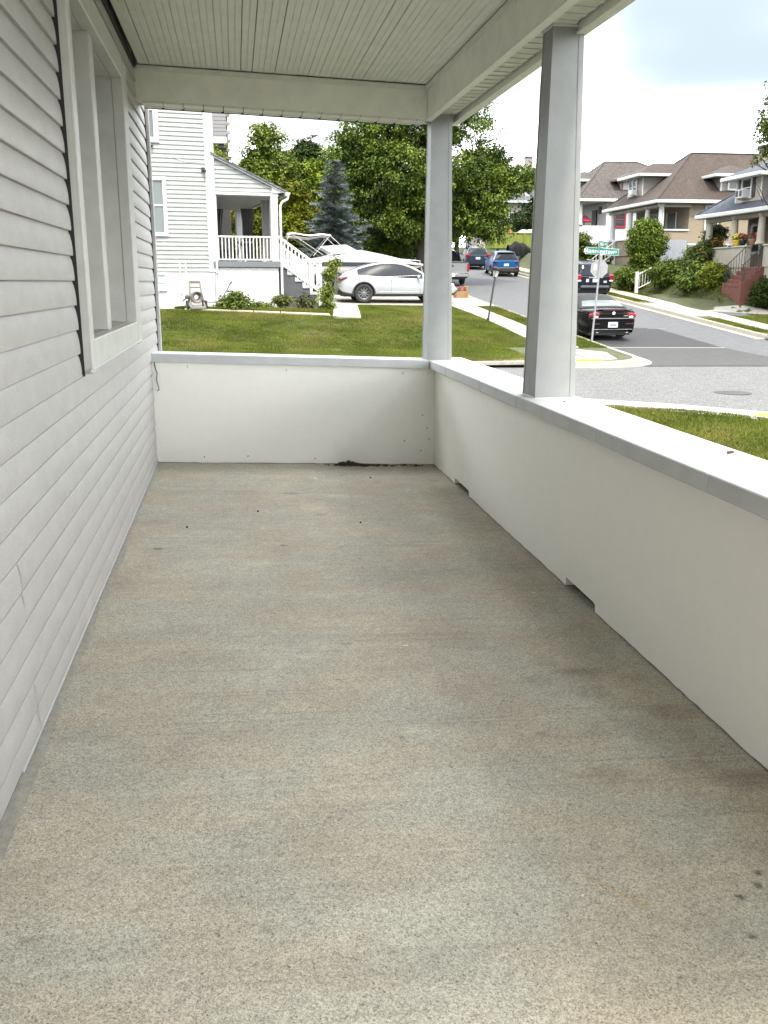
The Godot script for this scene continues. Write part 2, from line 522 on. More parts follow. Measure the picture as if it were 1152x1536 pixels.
func stain(im: Image, x: float, z: float, rx: float, rz: float, k: float, tint := Vector3.ONE) -> void:
	var cx := (x + 0.7) / 2.35 * im.get_width()
	var cy := (z + 7.65) / 10.6 * im.get_height()
	var ax := rx / 2.35 * im.get_width()
	var ay := rz / 10.6 * im.get_height()
	for j in range(int(cy - ay * 2 - 1), int(cy + ay * 2 + 2)):
		for i in range(int(cx - ax * 2 - 1), int(cx + ax * 2 + 2)):
			if i < 0 or j < 0 or i >= im.get_width() or j >= im.get_height(): continue
			var d := sqrt(pow((i - cx) / maxf(ax, 0.6), 2) + pow((j - cy) / maxf(ay, 0.6), 2))
			var f := 1.0 - (1.0 - k) * (1.0 - ss(0.5, 1.5, d))
			var g := 1.0 - ss(0.5, 1.5, d)
			var c := im.get_pixel(i, j)
			im.set_pixel(i, j, Color(c.r * f * lerpf(1, tint.x, g), c.g * f * lerpf(1, tint.y, g), c.b * f * lerpf(1, tint.z, g)))

func _ready() -> void:
	rng.seed = 4711
	noise = seeded(5, 0.35, 3)
	var cam := Camera3D.new()
	cam.name = "camera"
	add_child(cam)
	cam.position = Vector3(0, 1.5, 0)
	cam.rotation_degrees = Vector3(-13.89, -8.82, 0)
	cam.fov = 57.67
	cam.near = 0.05
	cam.far = 900.0
	cam.current = true
	var env := Environment.new()
	env.background_mode = Environment.BG_SKY
	var sky := Sky.new()
	var pano := PanoramaSkyMaterial.new()
	pano.panorama = sky_picture()
	pano.energy_multiplier = 1.0
	sky.sky_material = pano
	env.sky = sky
	env.background_energy_multiplier = 1.0
	env.tonemap_mode = Environment.TONE_MAPPER_LINEAR
	env.tonemap_exposure = 8.1
	env.ssao_enabled = true
	env.ssil_enabled = true
	env.sdfgi_enabled = true
	var we := WorldEnvironment.new()
	we.name = "environment"
	we.environment = env
	add_child(we)
	var sun := DirectionalLight3D.new()
	sun.name = "sun"
	sun.light_energy = 0.36
	sun.light_color = Color(1.0, 0.965, 0.90)
	sun.light_angular_distance = 12.0
	sun.shadow_enabled = true
	add_child(sun)
	sun.rotation_degrees = Vector3(-58, 4, 0)      # high behind the camera, a little to the right
	make_materials()
	ground()
	roads()
	walks()
	porch_floor()
	porch_house()
	porch_walls()
	porch_litter()
	neighbour_house()
	brick_house()
	bungalows()
	far_houses()
	cars()
	boat()
	street_things()
	dumpster_lot()
	hose_cart()
	trees()
	shrubs()
	grass()


func sky_picture() -> ImageTexture:
	# thin bright overcast with pale blue openings
	var w := 512
	var h := 256
	var f := seeded(11, 1.1, 5)
	var g := seeded(78, 2.6, 4)
	var data := PackedFloat32Array()
	data.resize(w * h * 4)
	for j in h:
		var el := PI * (0.5 - (j + 0.5) / h)
		for i in w:
			var az := TAU * (i + 0.5) / w
			var d := Vector3(sin(az) * cos(el), sin(el), -cos(az) * cos(el))
			var q := Vector3(d.x, d.y * 1.9, d.z) * 1.3
			var c := f.get_noise_3d(q.x, q.y, q.z) + g.get_noise_3d(q.x, q.y * 2.2, q.z) * 0.34
			var cover := clampf((c + 0.52) / 0.80, 0.0, 1.0)
			cover = pow(cover, 3.2)
			var blue := Vector3(0.0925, 0.110, 0.121)
			var cloud := Vector3(0.97, 0.985, 1.0) * (1.36 + 0.14 * c)
			var o := blue.lerp(cloud, cover)
			if d.y < 0: o = Vector3(0.30, 0.32, 0.28)
			var k := (j * w + i) * 4
			data[k] = o.x; data[k + 1] = o.y; data[k + 2] = o.z; data[k + 3] = 1.0
	return ImageTexture.create_from_image(Image.create_from_data(w, h, false, Image.FORMAT_RGBAF, data.to_byte_array()))


# ---------------------------------------------------------------- the porch
func porch_floor() -> void:
	var b := Mb.new()
	var x0 := -0.70
	var x1 := 1.65
	var Q := func(x, z): return Vector3(x, sl(x), z)
	var c: Array = [Q.call(x0, 2.95), Q.call(x1, 2.95), Q.call(x1, -7.65), Q.call(x0, -7.65)]
	b.quad(c[0], c[1], c[2], c[3])
	for i in 4:
		b.uv[i] = Vector2(c[i].x, c[i].z)
		b.uv2[i] = Vector2((c[i].x - x0) / 2.35, (c[i].z + 7.65) / 10.6)
	b.quad(Q.call(x0, 2.95) + Vector3.DOWN * 0.7, Q.call(x1, 2.95) + Vector3.DOWN * 0.7, c[1], c[0])
	structure("porch_floor", b, M.concrete)
	# the rough mortar line where the slab meets the house
	var m := Mb.new()
	var r := RandomNumberGenerator.new(); r.seed = 9
	var pz := 2.9
	var pw := 0.03
	while pz > -7.55:
		var nz := pz - r.randf_range(0.05, 0.16)
		var nw := clampf(pw + r.randf_range(-0.006, 0.006), 0.010, 0.030)
		var a0 := Vector3(-0.69, sl(-0.69) + 0.008, pz)
		var a1 := Vector3(-0.69, sl(-0.69) + 0.008, nz)
		var e0 := Vector3(-0.665 + pw, sl(-0.62) + 0.0025, pz)
		var e1 := Vector3(-0.665 + nw, sl(-0.62) + 0.0025, nz)
		m.quad(a0, e0, e1, a1)
		m.quad(e0, e0 + Vector3(0, -0.004, 0), e1 + Vector3(0, -0.004, 0), e1)
		pz = nz; pw = nw
	var mo := structure("mortar_joint", m, M.mortar)


func lap(b: Mb, a: Vector3, u: Vector3, w: float, h: float, proud: float, wobble := 0.0) -> void:
	# one siding course: lower edge proud, tucked under the one above
	var nn := u.cross(Vector3.UP)
	var k := maxi(1, int(w / 0.35)) if wobble > 0.0 else 1
	var pr := []
	for i in k + 1: pr.append(proud + wobble * noise.get_noise_2d(a.y * 31.0, (a + u * (w * i / k)).length() * 5.0))
	for i in k:
		var s0 := a + u * (w * i / k)
		var s1 := a + u * (w * (i + 1) / k)
		var p0: float = pr[i]
		var p1: float = pr[i + 1]
		var e := 0.007
		if wobble == 0.0:
			b.quad(s0 + nn * p0, s1 + nn * p1, s1 + nn * p1 + Vector3.UP * e, s0 + nn * p0 + Vector3.UP * e)
			b.quad(s0 + nn * p0 + Vector3.UP * e, s1 + nn * p1 + Vector3.UP * e, s1 + nn * 0.002 + Vector3.UP * (h + 0.004), s0 + nn * 0.002 + Vector3.UP * (h + 0.004))
		else:      # a rolled board: rounded lip, belly, then leaning back under the next course
			var last := -1
			for q in 7:
				var f: float = [0.0, 0.03, 0.10, 0.30, 0.55, 0.80, 1.03][q]
				var bell: float = [0.80, 0.97, 1.0, 0.97, 0.84, 0.58, 0.08][q]
				var dn: float = [-0.55, -0.18, -0.02, 0.06, 0.17, 0.33, 0.52][q]
				var no := (nn + Vector3.UP * dn).normalized()
				var a0 := b.vert(s0 + nn * p0 * bell + Vector3.UP * h * f, no)
				b.vert(s1 + nn * p1 * bell + Vector3.UP * h * f, no)
				if last >= 0: b.ix.append_array([last, a0 + 1, last + 1, last, a0, a0 + 1])
				last = a0
		b.quad(s0, s1, s1 + nn * p1, s0 + nn * p0)
	for sgn in [0.0, 1.0]:
		var s: Vector3 = a + u * (w * sgn)
		var q: float = proud
		if sgn == 0.0: b.tri(s, s + nn * q, s + Vector3.UP * h)
		else: b.tri(s + nn * q, s, s + Vector3.UP * h)


func porch_house() -> void:
	var H := thing("porch_house", "pale vinyl sided house with the covered porch the view is taken from", "house", Vector3.ZERO)
	# the body of the house, hollow only where the window sits
	var w := Mb.new()
	w.span(Vector3(-9.0, -0.7, -8.18), Vector3(-0.90, 6.4, 6.0))
	w.span(Vector3(-0.90, -0.7, -8.18), Vector3(-0.690, 1.2, 6.0))
	w.span(Vector3(-0.90, 2.76, -8.18), Vector3(-0.690, 6.4, 6.0))
	w.span(Vector3(-0.90, 1.2, -8.18), Vector3(-0.690, 2.76, -6.33))
	w.span(Vector3(-0.90, 1.2, -4.31), Vector3(-0.690, 2.76, 6.0))
	put("wall", w, M.vinyl, H)
	# siding boards
	var U := Vector3(0, 0, -1)
	var joints := {-1: -4.77, -2: -4.79, -3: -6.45, -4: -6.47, -5: -2.80, -6: -2.82, -7: -6.56, -8: -6.60, -9: -2.86, -10: -2.87}
	for k in range(-10, 19):
		var y := 1.099 + 0.1016 * k
		var h := 0.1016
		var runs := []
		if k < 0: runs = [[3.0, joints[k], 0.0165], [joints[k] - 0.009, -8.212, 0.0150]]
		elif k == 0: runs = [[3.0, -4.205, 0.016], [-6.515, -8.212, 0.016]]
		elif y < 2.76: runs = [[3.0, -4.205, 0.016], [-6.515, -8.212, 0.016]]
		else: runs = [[3.0, -8.212, 0.016]]
		if k == -10:
			y += 0.023
			h -= 0.023
		for r in runs:
			var b := Mb.new()
			lap(b, Vector3(-0.686, y, r[0]), U, r[0] - r[1], h, r[2], 0.0022)
			put("siding_board", b, M.vinyl, H)
	var strip := Mb.new()
	lap(strip, Vector3(-0.686, 1.099, -4.205), U, 2.31, 0.034, 0.014)
	put("siding_board", strip, M.vinyl, H)
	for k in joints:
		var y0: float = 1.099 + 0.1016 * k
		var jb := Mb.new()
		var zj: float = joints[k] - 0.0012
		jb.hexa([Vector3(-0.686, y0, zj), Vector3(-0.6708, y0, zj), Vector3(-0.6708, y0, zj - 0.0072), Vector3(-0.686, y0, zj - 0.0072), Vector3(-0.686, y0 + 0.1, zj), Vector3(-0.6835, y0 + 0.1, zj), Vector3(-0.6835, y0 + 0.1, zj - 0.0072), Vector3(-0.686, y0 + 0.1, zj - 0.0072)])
		put("joint_shadow_strip", jb, M.gap, H)  # black strip set into the joint as its shadow line
	# J-channels beside the window and at the corner, their shaded gaps coloured dark
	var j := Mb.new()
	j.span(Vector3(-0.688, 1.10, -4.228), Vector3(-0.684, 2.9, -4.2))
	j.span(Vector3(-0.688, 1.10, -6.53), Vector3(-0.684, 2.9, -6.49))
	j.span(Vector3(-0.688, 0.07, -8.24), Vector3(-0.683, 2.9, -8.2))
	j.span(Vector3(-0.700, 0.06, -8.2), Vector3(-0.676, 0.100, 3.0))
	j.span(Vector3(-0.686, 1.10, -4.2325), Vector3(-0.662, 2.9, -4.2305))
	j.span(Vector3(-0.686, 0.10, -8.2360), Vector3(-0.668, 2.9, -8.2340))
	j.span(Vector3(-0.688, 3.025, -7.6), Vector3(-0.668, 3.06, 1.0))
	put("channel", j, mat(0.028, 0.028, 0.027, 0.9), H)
	var cp := Mb.new()
	cp.rbox(Vector3(-0.672, 1.6, -8.265), Vector3(0.060, 3.2, 0.05), 0.006)
	put("corner_post", cp, M.white, H)
	var base := Mb.new()
	base.rbox(Vector3(-0.6715, 0.1025, -5.2), Vector3(0.012, 0.009, 5.2), 0.002)
	put("starter_strip", base, M.white, H)
	# window: casing, sill, mullion, two sashes with panes
	var c := Mb.new()
	c.rbox(Vector3(-0.665, 1.96, -4.295), Vector3(0.07, 1.70, 0.122), 0.006)
	c.rbox(Vector3(-0.665, 1.96, -6.385), Vector3(0.07, 1.70, 0.25), 0.006)
	c.rbox(Vector3(-0.6655, 1.190, -5.31), Vector3(0.069, 0.125, 1.91), 0.005)
	c.rbox(Vector3(-0.6655, 2.765, -5.31), Vector3(0.069, 0.130, 1.91), 0.005)
	c.span(Vector3(-0.86, 1.20, -4.36), Vector3(-0.70, 2.76, -4.315))
	c.span(Vector3(-0.86, 1.20, -6.31), Vector3(-0.70, 2.76, -6.262))
	c.span(Vector3(-0.86, 2.70, -6.262), Vector3(-0.70, 2.757, -4.36))
	c.rbox(Vector3(-0.633, 1.125, -5.35), Vector3(0.012, 0.014, 2.30), 0.003)
	c.rbox(Vector3(-0.633, 1.96, -4.243), Vector3(0.016, 1.70, 0.02), 0.004)
	var wf := put("window", c, M.trim, H)
	var sill := Mb.new()
	sill.hexa([Vector3(-0.86, 1.20, -4.36), Vector3(-0.70, 1.20, -4.36), Vector3(-0.70, 1.20, -6.262), Vector3(-0.86, 1.20, -6.262), Vector3(-0.86, 1.268, -4.36), Vector3(-0.70, 1.250, -4.36), Vector3(-0.70, 1.250, -6.262), Vector3(-0.86, 1.268, -6.262)])
	put("sill", sill, tri_map(mat(0.40, 0.37, 0.33, 0.8), M.trim.albedo_texture, 2.0), wf)
	var mu := Mb.new()
	mu.rbox(Vector3(-0.745, 1.978, -5.235), Vector3(0.15, 1.45, 0.125), 0.005)
	put("mullion", mu, M.trim, wf)
	for zz in [[-4.36, -5.172], [-5.298, -6.262]]:
		var s := Mb.new()
		var zc: float = (zz[0] + zz[1]) / 2
		var ww: float = zz[0] - zz[1]
		for yy in [[1.262, 1.99, -0.826], [1.96, 2.70, -0.845]]:
			var yc: float = (yy[0] + yy[1]) / 2
			var hh: float = yy[1] - yy[0]
			s.rbox(Vector3(yy[2], yc, zz[0] - 0.024), Vector3(0.03, hh, 0.045), 0.004)
			s.rbox(Vector3(yy[2], yc, zz[1] + 0.024), Vector3(0.03, hh, 0.045), 0.004)
			s.rbox(Vector3(yy[2], yy[0] + 0.025, zc), Vector3(0.028, 0.045, ww - 0.09), 0.004)
			s.rbox(Vector3(yy[2], yy[1] - 0.025, zc), Vector3(0.028, 0.045, ww - 0.09), 0.004)
		put("sash", s, M.trim, wf)
		var g := Mb.new()
		g.span(Vector3(-0.858, 1.28, zz[1] + 0.04), Vector3(-0.852, 2.69, zz[0] - 0.04))
		put("pane", g, M.glass, wf)
	# porch ceiling: beaded boards along the porch, with dark grooves
	var back := Mb.new()
	back.hexa([Vector3(-0.66, 2.985 + sl(-0.66), 0.6), Vector3(1.52, 2.985 + sl(1.52), 0.6), Vector3(1.52, 2.985 + sl(1.52), -7.6), Vector3(-0.66, 2.985 + sl(-0.66), -7.6), Vector3(-0.66, 3.01 + sl(-0.66), 0.6), Vector3(1.52, 3.01 + sl(1.52), 0.6), Vector3(1.52, 3.01 + sl(1.52), -7.6), Vector3(-0.66, 3.01 + sl(-0.66), -7.6)])
	put("ceiling_backing", back, M.gap, H)
	var r := RandomNumberGenerator.new(); r.seed = 31
	var x := -0.645
	while x < 1.50:
		var bw := minf(0.0815, 1.508 - x)
		var dy := 2.966 + r.randf_range(-0.0012, 0.0012)
		var prof := [Vector2(0, 0.006), Vector2(0.003, 0), Vector2(bw / 2 - 0.004, 0), Vector2(bw / 2, 0.0045), Vector2(bw / 2 + 0.004, 0), Vector2(bw - 0.003, 0), Vector2(bw, 0.006)]
		var b := Mb.new()
		var ze := -7.572 + r.randf_range(0.0, 0.012)
		for i in prof.size() - 1:
			var p0 := Vector3(x + prof[i].x, dy + prof[i].y + sl(x + prof[i].x), 0)
			var p1 := Vector3(x + prof[i + 1].x, dy + prof[i + 1].y + sl(x + prof[i + 1].x), 0)
			b.quad(p0 + Vector3(0, 0, ze), p1 + Vector3(0, 0, ze), p1 + Vector3(0, 0, 0.6), p0 + Vector3(0, 0, 0.6))
		put("ceiling_board", b, M.ceiling, H)
		x += bw + (0.0004 if r.randf() > 0.14 else 0.003)
	# end beam, with a small crown strip, and its soffit strips underneath
	var Q := func(xx, yy, zz): return Vector3(xx, yy + sl(xx), zz)
	var eb := Mb.new()
	var bx := func(b: Mb, xa, xb, ya, yb, za, zb):   # za is the nearer z
		b.hexa([Q.call(xa, ya, za), Q.call(xb, ya, za), Q.call(xb, ya, zb), Q.call(xa, ya, zb), Q.call(xa, yb, za), Q.call(xb, yb, za), Q.call(xb, yb, zb), Q.call(xa, yb, zb)])
	bx.call(eb, -0.687, 1.514, 2.722, 2.952, -7.58, -7.73)
	put("beam", eb, M.beam, H)
	var crown := Mb.new()
	bx.call(crown, -0.655, 1.50, 2.925, 2.957, -7.560, -7.5795)
	put("crown_strip", crown, M.ceiling, H)
	x = -0.63
	while x < 1.50:
		var b := Mb.new()
		var x2 := minf(x + 0.146, 1.51)
		bx.call(b, x, x2 - 0.004, 2.706, 2.7215, -7.586, -7.76)
		bx.call(b, x, x2 - 0.020, 2.700, 2.706, -7.72, -7.762)
		put("soffit_strip", b, M.ceiling, H)
		x += 0.148
	var eg := Mb.new()
	bx.call(eg, -0.63, 1.51, 2.699, 2.7205, -7.764, -7.80)
	bx.call(eg, -0.63, 1.51, 2.716, 2.7212, -7.60, -7.755)
	put("channel", eg, M.gap, H)
	var ef := Mb.new()
	bx.call(ef, -0.70, 1.83, 2.727, 3.1, -7.81, -7.84)
	put("fascia", ef, M.beam, H)
	# side beam over the parapet
	var sb := Mb.new()
	bx.call(sb, 1.515, 1.553, 2.722, 2.965, 0.6, -7.6)
	bx.call(sb, 1.509, 1.557, 2.712, 2.7212, 0.6, -7.62)
	put("beam", sb, M.beam, H)
	var cs := Mb.new()
	bx.call(cs, 1.495, 1.5145, 2.928, 2.957, 0.6, -7.56)
	put("crown_strip", cs, M.ceiling, H)
	var zz := 0.6
	while zz > -7.7:
		var b := Mb.new()
		bx.call(b, 1.556, 1.766, 2.790, 2.80, zz, zz - 0.118)
		bx.call(b, 1.556, 1.766, 2.7855, 2.7895, zz - 0.006, zz - 0.055)
		put("soffit_panel", b, M.ceiling, H)
		zz -= 0.1205
	var sbk := Mb.new()
	bx.call(sbk, 1.555, 1.80, 2.803, 2.82, 0.6, -7.805)
	put("channel", sbk, M.gap, H)
	var fa := Mb.new()
	bx.call(fa, 1.784, 1.806, 2.755, 3.12, 0.6, -7.84)
	bx.call(fa, 1.776, 1.832, 2.743, 2.7545, 0.6, -7.84)
	put("fascia", fa, M.beam, H)
	# porch roof above
	var rf := Mb.new()
	bx.call(rf, -0.688, 1.86, 3.122, 3.2, 0.7, -7.9)
	put("roof", rf, M.roof_gray, H)
	# roof out of view, added with the tall house body to block light
	var up := Mb.new()
	up.span(Vector3(-9.4, 6.42, -8.6), Vector3(-0.3, 6.6, 6.3))
	put("unseen_upper_roof", up, M.roof_gray, H)


func porch_post(label: String, xc: float, zc: float, y0: float, wb: float, wt: float) -> void:
	var T := thing("porch_post", label, "post", Vector3(xc, y0, zc), 0, "square porch posts standing on the parapet")
	var h := 2.80 + sl(xc) - y0 - 0.004
	var b := Mb.new()
	var cor := func(hw, y): return [Vector3(-hw, y, hw), Vector3(hw, y, hw), Vector3(hw, y, -hw), Vector3(-hw, y, -hw)]
	b.hexa(cor.call(wb / 2, 0.0) + cor.call(wt / 2, h))
	put("shaft", b, M.post, T)
	for sx in [-1.0, 1.0]:
		for sz in [-1.0, 1.0]:
			var s := Mb.new()
			var f := func(y, hw):
				var t := 0.026 if sx > 0 else 0.012
				var x1: float = sx * (hw + 0.003)
				var x0: float = sx * (hw - t)
				var z1: float = sz * (hw + 0.003)
				var z0: float = sz * (hw - t)
				return [Vector3(minf(x0, x1), y, maxf(z0, z1)), Vector3(maxf(x0, x1), y, maxf(z0, z1)), Vector3(maxf(x0, x1), y, minf(z0, z1)), Vector3(minf(x0, x1), y, minf(z0, z1))]
			s.hexa(f.call(0.001, wb / 2) + f.call(h - 0.02, wt / 2))
			put("corner_strip", s, M.post, T)
	var t := Mb.new()
	t.rbox(Vector3(0, h - 0.012, 0), Vector3(wt + 0.02, 0.02, wt + 0.02), 0.004)
	put("collar", t, M.trim, T)
	var ck := Mb.new()
	ck.rbox(Vector3(0, 0.004, 0), Vector3(wb + 0.012, 0.008, wb + 0.012), 0.003)
	put("caulk", ck, M.trim, T)


func porch_walls() -> void:
	var r := RandomNumberGenerator.new(); r.seed = 52
	# long parapet on the street side, with two drain notches at the floor
	var A := thing("parapet_wall", "long white plastered parapet on the street side with two drain notches", "wall", Vector3(1.6, 0, -2.4), 0, "plastered porch parapets")
	var poly := PackedVector2Array()          # x = distance along -z from the wall's middle
	poly.append(Vector2(-5.4, 0.803)); poly.append(Vector2(-5.4, -0.72)); poly.append(Vector2(-5.35, 0.006))
	var t := -5.2
	while t < 5.1:
		var zz := -2.4 - t
		var inside := (zz < -3.90 and zz > -4.30) or (zz < -6.34 and zz > -6.80)
		if not inside: poly.append(Vector2(t, 0.004 + r.randf_range(0.0, 0.006)))
		for nt in [[1.50, 1.90], [3.94, 4.385]]:
			if t <= nt[0] and t + 0.06 > nt[0]:
				for q in [[nt[0], 0.004], [nt[0] + 0.004, 0.040], [nt[0] + 0.03, 0.046], [nt[1] - 0.006, 0.050], [nt[1], 0.046], [nt[1] + 0.003, 0.006]]:
					poly.append(Vector2(q[0], q[1]))
		t += 0.06
	poly.append(Vector2(5.177, 0.006)); poly.append(Vector2(5.178, 0.803))
	var b := Mb.new()
	b.prism(poly, 0.225, Transform3D(Basis(Vector3(0, 0, -1), Vector3.UP, Vector3(1, 0, 0)), Vector3(0.1125, 0, 0)))
	put("plaster_body", b, M.plaster, A)
	for q in [[-6.57, 0.45], [-4.10, 0.43]]:
		b = Mb.new()
		b.span(Vector3(0.045, -0.004, q[0] + 2.4 - q[1] / 2), Vector3(0.06, 0.072, q[0] + 2.4 + q[1] / 2))
		put("notch_shade_block", b, M.gap, A)  # black block inside the notch, standing in for the shade there
	var f := Mb.new()
	f.span(Vector3(0.03, -0.75, -5.5), Vector3(0.24, -0.006, 5.4))
	put("footing", f, M.plaster, A)
	var ends := [3.0, 1.9, 0.87, -0.16, -1.2, -1.86, -2.88, -3.88, -4.22, -5.10, -5.95, -6.95, -7.545]
	for i in ends.size() - 1:
		var c := Mb.new()
		var za: float = ends[i] - 0.0015
		var zb: float = ends[i + 1] + 0.0015
		var dy := r.randf_range(-0.0015, 0.0015)
		var y := 0.871 + dy
		c.rbox(Vector3(1.7245 - 1.6 + r.randf_range(-0.0015, 0.0015), y - 0.0335, (za + zb) / 2 + 2.4), Vector3(0.345, 0.067, za - zb), 0.004, Basis(Vector3(0, 0, 1), -0.012))
		put("cap_slab", c, M.cap, A)
	# short parapet across the end
	var E := thing("parapet_wall", "short white plastered parapet across the far end of the porch", "wall", Vector3(0.45, 0, -7.7), 0, "plastered porch parapets")
	poly = PackedVector2Array()
	poly.append(Vector2(-0.676 - 0.45, 0.806 + sl(-0.68))); poly.append(Vector2(-0.676 - 0.45, sl(-0.68) + 0.004))
	var x := -0.62
	while x < 1.58:
		poly.append(Vector2(x - 0.45, sl(x) + 0.002 + r.randf_range(0, 0.005)))
		x += 0.06
	poly.append(Vector2(1.822 - 0.45, sl(1.597) + 0.004)); poly.append(Vector2(1.822 - 0.45, 0.800))
	b = Mb.new()
	b.prism(poly, 0.25, Transform3D(Basis(), Vector3(0, 0, -0.005)))
	put("plaster_body", b, M.plaster, E)
	f = Mb.new()
	f.span(Vector3(-1.12, -0.75, -0.14), Vector3(1.14, -0.02, 0.11))
	put("footing", f, M.plaster, E)
	var c := Mb.new()
	var q := func(xx, yy, z): return Vector3(xx - 0.45, yy + sl(xx), z)
	c.hexa([q.call(-0.69, 0.808, 0.146), q.call(1.548, 0.808, 0.146), q.call(1.548, 0.808, -0.17), q.call(-0.69, 0.808, -0.17), q.call(-0.69, 0.873, 0.146), q.call(1.548, 0.873, 0.146), q.call(1.548, 0.871, -0.17), q.call(-0.69, 0.871, -0.17)])
	put("cap_slab", c, M.cap, E)
	c = Mb.new()
	c.rbox(Vector3(1.7245 - 0.45, 0.8365, -0.013), Vector3(0.345, 0.067, 0.33), 0.004)
	put("cap_slab", c, M.cap, E)
	var cr := Mb.new()
	cr.tube([Vector3(-1.105, 0.90, 0.125), Vector3(-1.098, 0.84, 0.127), Vector3(-1.085, 0.80, 0.128), Vector3(-1.094, 0.75, 0.127), Vector3(-1.082, 0.70, 0.128), Vector3(-1.078, 0.672, 0.130), Vector3(-1.092, 0.662, 0.128)], 0.0032, 5)
	put("dark_squiggle", cr, M.gap, E)  # thin black squiggly tube where the end wall meets the house
	for hx in [[-0.40, 0.775], [0.38, 0.765], [1.33, 0.76]]:
		var hk := Mb.new()
		hk.tube([Vector3(hx[0] - 0.45, hx[1] + sl(hx[0]), 0.12), Vector3(hx[0] - 0.45, hx[1] + sl(hx[0]) - 0.004, 0.135), Vector3(hx[0] - 0.448, hx[1] + sl(hx[0]) + 0.012, 0.142)], 0.003, 5)
		put("cup_hook", hk, M.steel, E)
	for sp in [[1.50, 0.42], [1.54, 0.31], [1.56, 0.22], [1.49, 0.12], [1.35, 0.20], [0.05, 0.06], [-0.3, 0.05], [0.6, 0.045]]:
		var mk := Mb.new()
		mk.rbox(Vector3(sp[0] - 0.45, sp[1] + sl(sp[0]), 0.1205), Vector3(0.011, 0.008, 0.002), 0.0008, Basis(Vector3(0, 0, 1), sp[0] * 7.0))
		put("chip", mk, M.wall_gray, E)
	porch_post("farther slim square post at the corner of the two parapets", 1.642, -7.712, 0.866, 0.205, 0.158)
	porch_post("nearer wide square post standing on the street side parapet cap", 1.735, -5.09, 0.868, 0.226, 0.160)


func porch_litter() -> void:
	var r := RandomNumberGenerator.new(); r.seed = 63
	var d := Mb.new()
	for i in 330:
		var x := 0.98 + r.randfn(0, 0.115)
		if r.randf() < 0.22: x = r.randf_range(0.75, 1.5)
		var edge := absf(r.randfn(0, 0.03))
		var z := -7.555 + edge + 0.012
		var s := r.randf_range(0.004, 0.012) * (1.3 if absf(x - 0.9) < 0.1 else 0.8)
		var h := maxf(0.0, 0.028 - absf(x - 0.86) * 0.25) * r.randf()
		d.rbox(Vector3(x, sl(x) + s * 0.3 + h, z), Vector3(s * 2.2, s, s * 1.4), s * 0.3, Basis.from_euler(Vector3(r.randf() * 2, r.randf() * 6, r.randf())))
	var o := structure("soil_litter", d, M.dirt)
	o.set_meta("kind", "stuff")
	tag(o, "small heap of dark soil and crumbs against the end wall", "soil")
	var fl := Mb.new()
	for k in [[0.64, -3.55, 0.012], [0.55, -6.98, 0.02], [1.2, -6.6, 0.01], [0.95, -6.1, 0.008], [0.79, -1.9, 0.006], [1.47, -6.2, 0.012], [1.44, -5.7, 0.01], [1.40, -4.2, 0.01]]:
		fl.rbox(Vector3(k[0], sl(k[0]) + 0.0018, k[1]), Vector3(k[2] * 2, 0.003, k[2]), 0.001, Basis(Vector3.UP, k[0] * 9.0))
	var p := structure("paint_flecks", fl, M.chip)
	p.set_meta("kind", "stuff")
	tag(p, "pale paint flecks scattered on the porch floor", "paint flecks")
	var where := [[1.80, 0.874, -3.18, "curled dead leaf on the parapet cap nearest the viewer"], [1.71, 0.874, -4.75, "tiny dead leaf on the cap in front of the near post"], [1.72, 0.874, -7.2, "tiny dead leaf on the cap beside the far post"]]
	for i in 3:
		var k: Array = where[i]
		var s := 0.022 if i == 0 else 0.012
		var l := Mb.new()
		l.grid(func(u, v): return Vector3((u - 0.5) * s * 2.2, 0.004 + absf(v - 0.5) * s * 0.9, (v - 0.5) * s * 1.3 * sin(PI * clampf(u, 0.06, 0.94))), 8, 4)
		var n := put("dead_leaf", l, M.dead_leaf)
		n.position = Vector3(k[0], k[1], k[2]); n.rotation.y = 0.5 + i
		tag(n, k[3], "leaf", "dead leaves on the parapet cap")
	var ch := [[0.09, -5.9], [0.72, -5.6], [-0.34, -5.5], [0.98, -7.0]]
	var peb := Mb.new()
	for k in ch: peb.rbox(Vector3(k[0], sl(k[0]) + 0.005, k[1]), Vector3(0.014, 0.01, 0.011), 0.004, Basis(Vector3.UP, k[1]))
	var pe := structure("crumbs", peb, M.dirt)
	pe.set_meta("kind", "stuff")
	tag(pe, "few dark crumbs lying on the open floor", "crumbs")


# ---------------------------------------------------------------- ground, roads and pavements
func steps(a: float, b: float, s: float) -> Array:
	var o := []
	var x := a
	while x < b - 1e-4:
		o.append(x); x += s
	o.append(b)
	return o

